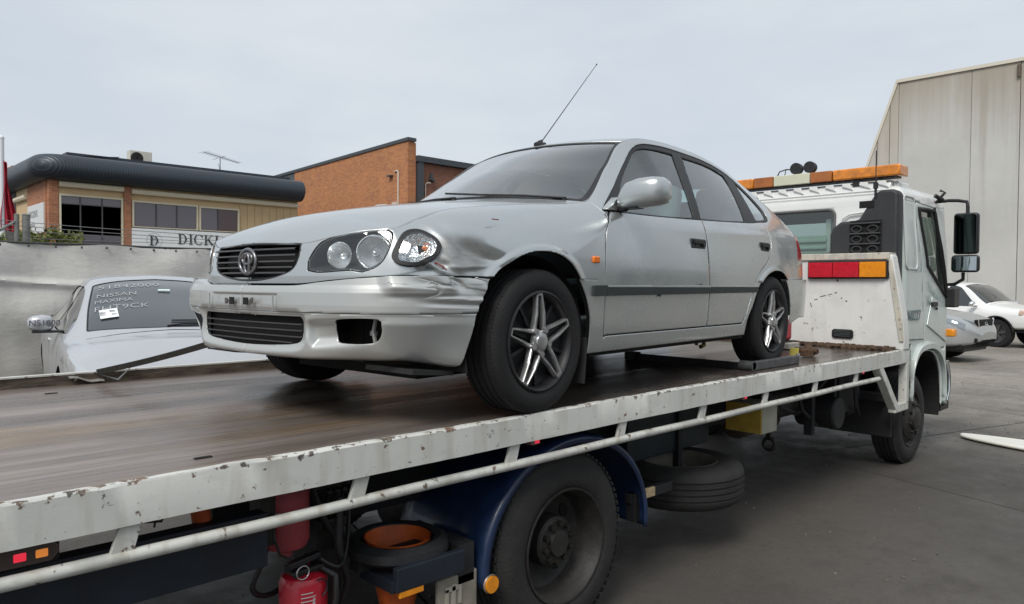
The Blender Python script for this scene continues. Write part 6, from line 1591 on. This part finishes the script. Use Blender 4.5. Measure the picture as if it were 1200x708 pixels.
for x,r in ((2.14,.030),(2.245,.048)):
    m = MB(); m.cyl((x,FY+.17,.15),(x,FY+.17,2.42),r,16); m.ball((x,FY+.17,2.42),r*1.1,6,(1,1,.4)); obj('fence_post', m, mat('post_grey%d'%int(x*100),(.22,.225,.21),.7,var=.35,vscale=12), fence, smooth=45)
for x in (-.9,5.3,8.4): m = MB(); m.cyl((x,FY+.17,.15),(x,FY+.17,2.3),.03,12); obj('fence_post', m, MATS['post_grey214'], fence, smooth=45)
m = MB(); m.tube([(1.70,FY+.16,2.02),(2.14,FY+.16,2.34)],.018,8); obj('brace', m, MATS['post_grey214'], fence, smooth=60)
for z0,z1,r in ((2.35,2.28,.005),(2.30,2.22,.005),(2.12,2.12,.004),(2.24,2.17,.004)):
    m = MB(); m.tube([(x,FY+.05,z0+(z1-z0)*(x-1.5)/2.2-.012*math.sin((x-1.5)*1.4)) for x in np.linspace(-2,9,50)],r,5); obj('fence_wire', m, mat('wire_grey%d'%int(z0*100),(.20,.20,.20),.6,.4), fence, smooth=60)
# ------------------------------------------------------------------ bush
LEAF = mat('leaf_green', (.16,.17,.035), .6, var=.6, vscale=5, col2=(.06,.085,.018))
def bush(label, x0, x1, y, zt, n, seed):
    r = np.random.default_rng(seed); t = thing('bush', label, 'bush', ((x0+x1)/2,y,.17), 0, 'bushes behind the fence')
    m = MB()
    for k in range(n):
        a = r.random(); x = x0+(x1-x0)*a; h = zt-(.22*r.random()**.5)*1.0-.10*abs(2*a-1)**2+.07*math.sin(a*17+seed); z = h if r.random() < .75 else .6+r.random()*(zt-.7)
        c = Vector((x,y+r.normal(0,.16),z)); e = Euler((r.random()*3,r.random()*3,r.random()*6)).to_matrix(); s_ = .035+.03*r.random()
        m.add([c+e@Vector(p)*s_ for p in ((-1,0,0),(0,-.45,.12),(1,0,0),(0,.45,.12))],[(0,1,2,3)])
    o = obj('foliage', m, LEAF, t, fix=False); o['kind'] = 'stuff'
    m = MB()
    for k in range(9): x = x0+(x1-x0)*(k+.5)/9; m.tube([(x,y,.1),(x+r.normal(0,.06),y+r.normal(0,.05),zt*.6),(x+r.normal(0,.12),y+r.normal(0,.08),zt-.15)],[.018,.012,.004],6)
    o = obj('stem', m, mat('stem_brown%d'%seed,(.09,.06,.035),.9), t); o['kind'] = 'stuff'
bush('low dark green bush behind the fence left of the grey posts', 1.5, 2.25, 11.0, 2.30, 1500, 3)
bush('yellow green leafy bush showing above the tarpaulin in front of the brick column', 2.45, 3.35, 11.2, 2.36, 900, 5)
# ------------------------------------------------------------------ flag
fp_ = thing('flagpole','white flagpole at the left edge flying a limp red flag','flagpole',(2.76,14,0))
m = MB(); m.cyl((2.76,14,0),(2.76,14,4.12),.045,16); m.ball((2.76,14,4.13),.05,8); obj('pole', m, mat('pole_white',(.72,.74,.76),.4), fp_, smooth=50)
m = MB(); A = []
for i in range(30):
    t_ = i/29; A.append([(2.80+u*(.03+.16*t_)+.02*math.sin(7*t_+u*3),14-.02+.04*math.sin(u*14+t_*3),3.72-1.25*t_-.05*u) for u in np.linspace(-.35,1,16)])
m.grid(A); obj('flag_cloth', m, mat('flag_red',(.42,.012,.03),.7,var=.3,vscale=6), fp_, smooth=70)
# ------------------------------------------------------------------ office with rolled roof edge
def brick_mat(name, c1, c2, mortar, rot=False, sc=1.0):
    m,g = new_mat(name, .85)
    mp = g.n('Mapping'); g.l(g.obj, mp.inputs['Vector'])
    cb = g.n('CombineXYZ'); sp = g.n('SeparateXYZ'); g.l(mp.outputs['Vector'], sp.inputs[0])
    g.l(sp.outputs['Y' if rot else 'X'], cb.inputs['X']); g.l(sp.outputs['Z'], cb.inputs['Y'])
    b = g.n('TexBrick'); b.inputs['Scale'].default_value = 1.0; b.inputs['Brick Width'].default_value = .24*sc; b.inputs['Row Height'].default_value = .086*sc; b.inputs['Mortar Size'].default_value = .008; b.inputs['Mortar Smooth'].default_value = .3; b.inputs['Bias'].default_value = -.1
    b.inputs['Color1'].default_value = (*c1,1); b.inputs['Color2'].default_value = (*c2,1); b.inputs['Mortar'].default_value = (*mortar,1)
    g.l(cb.outputs[0], b.inputs['Vector'])
    n = g.noise(g.obj, 1.1, 6, .65); n2 = g.noise(g.obj, 7, 5, .7)
    c = g.mix(g.math('MULTIPLY', g.step(n,.45,.7), .35), b.outputs['Color'], tuple(k*1.35 for k in c1)); c = g.mix(g.math('MULTIPLY', g.step(n2,.52,.72), .45), c, tuple(k*.5 for k in c2))
    g.l(c, g.b.inputs['Base Color']); g.bump(b.outputs['Fac'], -.4, .01); return m
BRF = brick_mat('brick_front',(.40,.16,.075),(.28,.105,.058),(.36,.24,.16)); BRS = brick_mat('brick_side',(.40,.16,.075),(.28,.105,.058),(.36,.24,.16),True)
BRD = brick_mat('brick_dark',(.25,.10,.06),(.17,.07,.045),(.22,.16,.12))
TAN = mat('tan_cladding',(.58,.42,.23),.7,var=.12,vscale=2); CREAM = mat('cream_frame',(.70,.62,.45),.55,var=.1); ROOFM,_g = new_mat('roof_steel',.42,.3)
_s = _g.n('SeparateXYZ'); _g.l(_g.obj,_s.inputs[0]); _a = _g.math('ADD',_s.outputs['X'],_s.outputs['Y']); _w = _g.math('SINE',_g.math('MULTIPLY',_a,2*math.pi/.10)); _g.l(_g.mix(_g.step(_w,-.2,.6),(.034,.043,.055),(.052,.064,.078)),_g.b.inputs['Base Color']); _g.bump(_w,.35,.012)
WGL = mat('office_glass',(.085,.070,.085),.05,0,spec=.8,coat=.4)
off = thing('brick_office','brick and tan office with a dark rolled metal roof edge and white lettered sign','building',(12,33,0))
m = MB(); m.box(7.0,16.7,29.06,39,0,5.3); obj('wall', m, TAN, off)
m = MB(); m.box(6.77,7.08,28.98,29.3,0,5.3); obj('brick_pier', m, BRF, off)
m = MB(); m.box(9.30,9.56,28.96,29.3,0,5.3); obj('brick_pier', m, BRF, off)
m = MB(); m.box(6.74,7.02,29.302,32.2,0,5.3); obj('brick_wall', m, BRS, off)
m = MB(); m.box(6.78,7.02,32.205,34.4,0,5.3); obj('wall', m, TAN, off)
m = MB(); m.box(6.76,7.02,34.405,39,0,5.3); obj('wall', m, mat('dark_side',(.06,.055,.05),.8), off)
for x in np.arange(13.95,16.7,.34): m = MB(); m.box(x,x+.012,29.048,29.06,3.0,4.97); obj('panel_joint', m, mat('tan_joint%d'%int(x*100),(.36,.26,.15),.8), off)
# roof roll
def sweep(path, prof):
    A = []
    P = [Vector((*p,0)) for p in path]
    for i,p in enumerate(P):
        d0 = (P[i]-P[i-1]).normalized() if i else (P[1]-P[0]).normalized(); d1 = (P[i+1]-P[i]).normalized() if i < len(P)-1 else d0
        n0 = Vector((d0.y,-d0.x,0)); n1 = Vector((d1.y,-d1.x,0)); n = (n0+n1).normalized(); k = 1/max(.5,n.dot(n0))
        A.append([(p.x-n.x*o*k,p.y-n.y*o*k,z) for o,z in prof])
    return A
prof = [(-.1,5.26),(.20,5.25)]+[(.20+.47*math.cos(a),5.72+.47*math.sin(a)) for a in np.linspace(-math.pi/2,math.pi/2,18)]+[(-.3,6.22),(-2.5,6.45)]
cx_,cy_,rc_ = 7.2,29.40,.36
path = [(x,cy_-rc_) for x in np.linspace(16.72,cx_,40)]+[(cx_-rc_*math.sin(a),cy_-rc_*math.cos(a)) for a in np.linspace(.15,math.pi/2,8)]+[(cx_-rc_,y) for y in np.linspace(cy_+.3,38,20)]
A = sweep([(x,y) for x,y in path], prof); m = MB(); m.grid(A); rf = obj('roof_roll', m, ROOFM, off, smooth=60)
m = MB(); e = A[0]; m.add([tuple(q) for q in e],[tuple(range(len(e)))]); obj('roof_end_cap', m, ROOFM, off)
m = MB(); m.box(7.5,16.6,29.6,38.5,6.2,6.42); obj('roof', m, ROOFM, off)
def shutter(x0,x1,z0,z1):
    m = MB(); m.prism([(29.055,z1),(28.90,z1-.02),(28.86,z1-.10),(28.90,z0+.01),(29.055,z0)],'x',x0,x1); obj('shutter_box', m, CREAM, off, bevel=.01, smooth=40)
shutter(7.09,9.29,5.02,5.24); shutter(9.57,16.66,4.97,5.18)
m = MB(); m.prism([(6.79,4.98),(6.64,4.96),(6.62,4.86),(6.66,4.78),(6.79,4.77)],'y',32.25,34.3); obj('shutter_box', m, CREAM, off, bevel=.01)
def window(x0,x1,z0,z1,mull,trans=(),last=None):
    fr_ = MB(); f = .07
    for a in (x0,x1-f): fr_.box(a,a+f,28.985,29.055,z0,z1)
    for z in (z0,z1-f): fr_.box(x0+f,x1-f,28.985,29.055,z,z+f)
    w_ = obj('window', fr_, CREAM, off)
    xs2 = [x0+f]+list(mull)+[x1-f]; zs2 = [z0+f]+list(trans)+[z1-f]
    for i in range(len(xs2)-1):
        for j in range(len(zs2)-1):
            m = MB(); m.box(xs2[i]+.012,xs2[i+1]-.012,29.03,29.05,zs2[j]+.012,zs2[j+1]-.012); obj('pane', m, last if (last and i == len(xs2)-2) else WGL, w_)
    for q in mull: m = MB(); m.box(q-.022,q+.022,29.0,29.052,z0+f,z1-f); obj('mullion', m, mat('mullion_%d'%int(q*100),(.07,.065,.07),.5), w_)
    for q in trans: m = MB(); m.box(x0+f,x1-f,29.004,29.052,q-.018,q+.018); obj('transom', m, MATS['mullion_%d'%int(mull[0]*100)], w_)
window(7.10,9.28,1.2,4.78,(7.80,8.54),(4.42,3.3)); window(9.60,12.16,3.66,4.74,(10.50,11.30)); window(12.20,13.92,3.66,4.72,(12.99,),(),mat('red_reflection_glass',(.055,.018,.016),.1,spec=.7,coat=.3))  # red-brown of the last pane paints a reflection into the glass
m = MB(); m.box(9.57,13.98,28.93,29.05,2.55,3.655); sg_ = obj('sign_board', m, mat('sign_white',(.86,.87,.86),.5,var=.08,vscale=4), off)
for (a,b,c,d) in ((9.57,13.98,3.655,3.69),(13.98,14.01,2.55,3.69)): m = MB(); m.box(a,b,28.925,29.05,c,d); obj('sign_frame', m, MATS['mullion_780'], sg_)
m = MB(); m.box(14.15,14.45,29.02,29.06,3.35,3.75); obj('wall_vent', m, DARK, off)
INK = mat('sign_ink',(.03,.032,.035),.6)
def serif(txt, x, z, h, depth=28.915):
    """hand-cut roman capitals out of bars"""
    w_ = h*.16; t_ = h*.055
    def bar(m,x0,z0,x1,z1,w): m.bar((x0,depth,z0),(x1,depth,z1),w,.012,up=(0,1,0))
    def ser(m,x,z,L): m.box(x-L/2,x+L/2,depth-.006,depth+.006,z-t_/2,z+t_/2)
    def arc(m,cx,cz,rx,rz,a0,a1,fat):
        n = 14; P = []
        for k in range(n+1):
            a = math.radians(a0+(a1-a0)*k/n); f_ = abs(math.cos(a)); th = t_+(fat-t_)*f_**1.5; P.append(((cx+rx*math.cos(a),cz+rz*math.sin(a)),(cx+(rx-th)*math.cos(a),cz+(rz-th*.5-t_*.2)*math.sin(a))))
        for (a,b),(c,d) in zip(P,P[1:]): m.add([(q[0],depth-.006,q[1]) for q in (a,c,d,b)]+[(q[0],depth+.006,q[1]) for q in (a,c,d,b)],[(0,1,2,3),(0,4,5,1),(1,5,6,2),(2,6,7,3),(3,7,4,0)])
    for ch in txt:
        m = MB(); adv = h*.8
        if ch == 'I': bar(m,x+h*.16,z,x+h*.16,z+h,w_); ser(m,x+h*.16,z+t_/2,h*.34); ser(m,x+h*.16,z+h-t_/2,h*.34); adv = h*.42
        elif ch == 'D': bar(m,x+h*.16,z,x+h*.16,z+h,w_); ser(m,x+h*.14,z+t_/2,h*.34); ser(m,x+h*.14,z+h-t_/2,h*.34); arc(m,x+h*.25,z+h/2,h*.55,h/2,-90,90,w_); adv = h*.95
        elif ch == 'C': arc(m,x+h*.48,z+h/2,h*.46,h*.52,42,318,w_); bar(m,x+h*.83,z+h*.70,x+h*.83,z+h*.98,t_); adv = h*.95
        elif ch == 'K': bar(m,x+h*.16,z,x+h*.16,z+h,w_); ser(m,x+h*.16,z+t_/2,h*.34); ser(m,x+h*.16,z+h-t_/2,h*.34); bar(m,x+h*.22,z+h*.42,x+h*.72,z+h,t_*1.1); bar(m,x+h*.38,z+h*.58,x+h*.80,z,w_); ser(m,x+h*.74,z+h-t_/2,h*.28); ser(m,x+h*.80,z+t_/2,h*.30); adv = h*1.0
        elif ch == 'M': bar(m,x+h*.12,z,x+h*.12,z+h,t_*1.2); bar(m,x+h*.12,z+h,x+h*.5,z+h*.1,w_); bar(m,x+h*.5,z+h*.1,x+h*.86,z+h,t_); bar(m,x+h*.88,z,x+h*.88,z+h,w_); ser(m,x+h*.10,z+t_/2,h*.28); ser(m,x+h*.9,z+t_/2,h*.3); adv = h*1.12
        elif ch == 'E': bar(m,x+h*.16,z,x+h*.16,z+h,w_); bar(m,x+h*.1,z+t_/2,x+h*.6,z+t_/2,t_); bar(m,x+h*.1,z+h-t_/2,x+h*.6,z+h-t_/2,t_); bar(m,x+h*.2,z+h/2,x+h*.48,z+h/2,t_); adv = h*.75
        elif ch == 'T': bar(m,x+h*.38,z,x+h*.38,z+h,w_); bar(m,x+h*.05,z+h-t_/2,x+h*.72,z+h-t_/2,t_); ser(m,x+h*.38,z+t_/2,h*.34); adv = h*.82
        elif ch == 'A': bar(m,x+h*.08,z,x+h*.42,z+h,t_); bar(m,x+h*.42,z+h,x+h*.78,z,w_); bar(m,x+h*.2,z+h*.35,x+h*.62,z+h*.35,t_); ser(m,x+h*.08,z+t_/2,h*.22); ser(m,x+h*.78,z+t_/2,h*.3); adv = h*.92
        elif ch == 'L': bar(m,x+h*.16,z,x+h*.16,z+h,w_); bar(m,x+h*.1,z+t_/2,x+h*.6,z+t_/2,t_); ser(m,x+h*.16,z+h-t_/2,h*.34); adv = h*.75
        elif ch == 'U': bar(m,x+h*.16,z+h*.3,x+h*.16,z+h,w_); arc(m,x+h*.42,z+h*.34,h*.34,h*.34,180,360,w_*.7); bar(m,x+h*.74,z+h*.3,x+h*.74,z+h,t_); adv = h*.98
        elif ch == 'R': bar(m,x+h*.16,z,x+h*.16,z+h,w_); arc(m,x+h*.24,z+h*.74,h*.36,h*.26,-90,90,w_); bar(m,x+h*.34,z+h*.48,x+h*.74,z,w_); ser(m,x+h*.16,z+t_/2,h*.34); adv = h*.88
        obj('sign_letter', m, INK, sg_, fix=False); x += adv*1.08
serif('DICKI', 11.32, 3.10, .42); serif('METALLUR', 10.75, 2.62, .30)
m = MB(); m.lathe([(.30,0),(.285,0)],(10.39,28.92,3.20),'y',40); obj('sign_emblem', m, mat('emblem_grey',(.45,.46,.46),.6), sg_)
serif('D', 10.22, 3.00, .40, 28.912); text_mesh('sign_emblem','M',.17,frame_M((10.31,28.905,3.18),(1,0,0),(0,0,1)),INK,sg_); 
m = MB(); m.box(6.70,6.742,29.45,32.0,3.35,4.46); ss_ = obj('sign_board', m, mat('sign_white_side',(.66,.67,.66),.6,var=.1), off)
for s_,z,h in (('DICKINS',3.98,.36),('METALLUR',3.62,.20)):
    cu = text_mesh('sign_letter', s_, h, frame_M((6.695,31.75,z),(0,-1,0),(0,0,1)), mat('faded_ink%d'%int(z*100),(.32,.33,.34),.7), ss_, bold=.008)
m = MB(); m.box(6.75,7.5,35.0,36.5,5.6,6.42); obj('chimney_block', m, BRS, off)
ac = thing('air_conditioner','cream air conditioner unit on top of the office roof','air conditioner',(10.6,31,6.3))
m = MB(); m.box(10.14,11.02,31.0,31.4,6.42,7.03); obj('casing', m, mat('ac_cream',(.60,.58,.50),.5,var=.12), ac, bevel=.02)
m = MB(); m.cyl((10.42,30.995,6.72),(10.42,30.985,6.72),.245,28); fg_ = obj('fan_grille', m, DARK, ac)
for r in (.08,.14,.20): m = MB(); m.tube([(10.42+r*math.cos(a),30.98,6.72+r*math.sin(a)) for a in np.linspace(0,2*math.pi,24,endpoint=False)],.008,5,closed=True); obj('guard_ring', m, MATS['mullion_780'], fg_)
an = thing('roof_antenna','thin television antenna standing on the office roof','antenna',(13.93,31,6.4))
m = MB(); m.cyl((13.93,31,6.3),(13.93,31,7.15),.022,8); m.bar((13.93,31,6.42),(13.86,31,6.9),.02,.02); obj('mast', m, mat('alu_grey',(.30,.31,.33),.4,.7), an, smooth=50)
m = MB(); m.bar((13.0,30.6,7.27),(15.0,31.4,7.10),.022,.022)
for k in range(17): t_ = k/16; c = Vector((13.05+1.9*t_,30.62+.76*t_,7.266-.16*t_)); L = .34-.14*t_; m.bar(c-Vector((-.25*L,L,0)),c+Vector((-.25*L,L,0)),.010,.010)
m.bar((13.60,31,7.05),(14.15,30.98,7.26),.03,.02); obj('boom', m, MATS['alu_grey'], an)
# ------------------------------------------------------------------ tall brick building
bk = thing('brick_factory','tall orange brick factory with a sloping parapet behind the office','building',(24,34,0))
m = MB(); m.prism([(26.58,0),(26.58,8.36),(37.6,7.98),(37.6,0)],'x',21.1,21.5); obj('wall', m, brick_mat('factory_brick',(.44,.18,.07),(.31,.115,.055),(.40,.25,.15),True), bk)
m = MB(); m.prism([(37.605,0),(37.605,7.98),(48,7.62),(48,0)],'x',21.12,21.5); obj('cladding', m, mat('grey_cladding',(.085,.095,.105),.5,.3,var=.15,vscale=1.5,stretch=(1,6,.2)), bk)
m = MB(); m.prism([(26.50,8.36),(26.50,8.52),(48,7.76),(48,7.62)],'x',21.04,21.55); obj('parapet_cap', m, mat('cap_grey',(.065,.075,.085),.5,.3), bk)
m = MB(); m.box(21.5,34,26.60,48,0,7.4); obj('wall', m, BRD, bk)
m = MB(); m.box(21.50,21.56,26.55,26.60,0,8.3); obj('wall', m, BRF, bk)
m = MB(); m.box(21.62,21.92,26.40,26.60,0,7.42); obj('steel_column', m, MATS['cap_grey'], bk)
m = MB(); m.box(21.55,34,26.35,27.2,7.42,7.70); obj('roof_fascia', m, MATS['cap_grey'], bk)
PIPEW = mat('pipe_white',(.55,.50,.44),.6)
m = MB(); m.tube([(21.06,27.3,4.6),(21.06,27.3,6.95),(21.06,27.42,7.02),(21.06,27.6,6.98)],.035,8); m.box(21.0,21.08,27.35,27.75,5.30,5.50); obj('wall_pipe', m, PIPEW, bk, smooth=50)
m = MB(); m.tube([(22.15,26.55,4.6),(22.15,26.55,6.40),(22.25,26.5,6.46),(22.42,26.5,6.46)],.03,8); obj('wall_pipe', m, PIPEW, bk, smooth=50)
m = MB(); m.obox((22.46,26.45,6.62),(.28,.2,.10),(0,.4,0)); m.obox((22.46,26.5,6.84),(.10,.15,.22),(0,.4,0)); m.obox((21.0,27.9,6.80),(.2,.28,.08)); obj('wall_lamp', m, MATS['cap_grey'], bk)
# ------------------------------------------------------------------ warehouse
WX0 = 32.41
wh = thing('warehouse','tall pale grey concrete panel warehouse behind the tow truck cab','building',(40,0,0))
def conc_mat(name, tint):
    m,g = new_mat(name, .8)
    o = g.obj; a = g.noise(o, .5, 6, .6); b = g.noise(o, 3.2, 6, .7); s_ = g.noise(o, 1.0, 5, .65, stretch=(1,2.2,.09)); sp = g.n('SeparateXYZ'); g.l(o, sp.inputs[0])
    top = g.step(g.math('ADD', sp.outputs['Z'], g.math('MULTIPLY', s_, 5.0)), 9.6, 12.4)
    col = g.mix(g.step(a,.4,.65), tint, tuple(k*.90 for k in tint)); col = g.mix(g.math('MULTIPLY', g.step(b,.52,.72), .25), col, tuple(k*1.12 for k in tint))
    col = g.mix(g.math('MULTIPLY', top, .75), col, (.30,.255,.19)); col = g.mix(g.math('MULTIPLY', g.step(s_,.56,.74), .35), col, (.29,.27,.235))
    g.l(col, g.b.inputs['Base Color']); g.bump(b, .15, .02); return m
CONC = conc_mat('warehouse_concrete', (.50,.495,.47)); CONC2 = conc_mat('warehouse_concrete_warm', (.50,.465,.415))
edges = [(11.4,1.2),(9.52,6.78),(8.80,8.92),(8.47,9.87)]
def wtop(y): return 9.87 if y <= 8.47 else float(np.interp(y,[8.47,8.80,9.52,11.4],[9.87,8.92,6.78,1.2]))
js = [11.4,9.95,9.25,8.78,8.44,5.86,4.28,1.7,-2.5,-6.7,-10.9]
for k,(a,b) in enumerate(zip(js,js[1:])):
    g_ = .012 if k not in (4,) else .004
    y1,y0 = a-g_,b+g_
    brk = sorted([y for y in (9.52,8.80,8.47) if y0 < y < y1]+[y0,y1])
    m = MB(); m.prism([(y0,-1.2)]+[(y,wtop(y)) for y in brk]+[(y1,-1.2)],'x',WX0-(.0 if k > 3 else .03*(4-k)*.3),WX0+.20); obj('wall_panel', m, CONC if k > 3 else CONC2, wh)
m = MB(); m.prism([(-11,-1.2),(-11,9.75),(8.40,9.75),(11.2,1.0),(11.2,-1.2)],'x',WX0+.10,WX0+18); obj('wall', m, mat('joint_shadow',(.05,.048,.045),.9), wh)
m = MB(); m.prism([(-11,9.872),(-11,10.0),(8.55,10.0),(8.55,9.872)],'x',WX0-.07,WX0+.24); cf = obj('parapet_cap', m, mat('cap_cream',(.60,.56,.47),.6), wh)
m = MB(); m.bar((WX0+.09,8.52,9.94),(WX0+.09,9.58,6.80),.28,.10,up=(0,1,1)); m.bar((WX0+.09,9.58,6.80),(WX0+.09,11.45,1.25),.28,.10,up=(0,1,1)); obj('parapet_cap', m, MATS['cap_cream'], wh)
m = MB(); m.tube([(WX0-.06,4.33,9.75),(WX0-.06,4.33,9.3)],.06,8); obj('downpipe_head', m, mat('rust_head',(.12,.09,.07),.8), wh)
# ------------------------------------------------------------------ board on the ground
bd = thing('white_board','long white board with a pointed end lying on the yard at the right edge','board',(8.6,-.4,0))
m = MB(); out_ = smooth_poly([(8.66,.135),(8.72,.02),(8.75,-.35),(8.70,-.9),(8.60,-1.8),(8.30,-1.8),(8.25,-.9),(8.38,-.30),(8.54,.05)],5,(4,5)); m.prism([(p[0]-.08,p[1]-.03) for p in out_],'z',.012,.044); obj('plank', m, mat('board_white',(.74,.73,.66),.55,var=.18,vscale=5,stretch=(1,.3,1)), bd, bevel=.012, smooth=40)
m = MB(); m.box(8.36,8.62,-.5,-.42,.0,.012); m.box(8.36,8.62,-1.5,-1.42,.0,.012); obj('batten', m, CHASS, bd)
# shed out of view across the yard, added to be mirrored in the paintwork
sh = thing('unseen_shed','long grey green shed out of view across the yard, added for its reflection in the car doors','building',(6,-24,0))
m = MB(); m.box(-30,140,-30,-24,-2,5.0); obj('wall', m, mat('shed_green',(.085,.125,.112),.8,var=.2,vscale=.6), sh)
m = MB(); m.prism([(-30.4,4.95),(-23.6,4.95),(-23.6,5.15),(-27,5.9),(-30.4,5.15)],'x',-30.3,140.3); obj('roof', m, mat('shed_roof',(.10,.105,.11),.6), sh)
for k in range(14): m = MB(); x = -10+k*9; m.box(x,x+5,-24.03,-23.99,-2,3.6); obj('roller_door', m, mat('roller%d'%k,(.07,.085,.08),.6), sh)
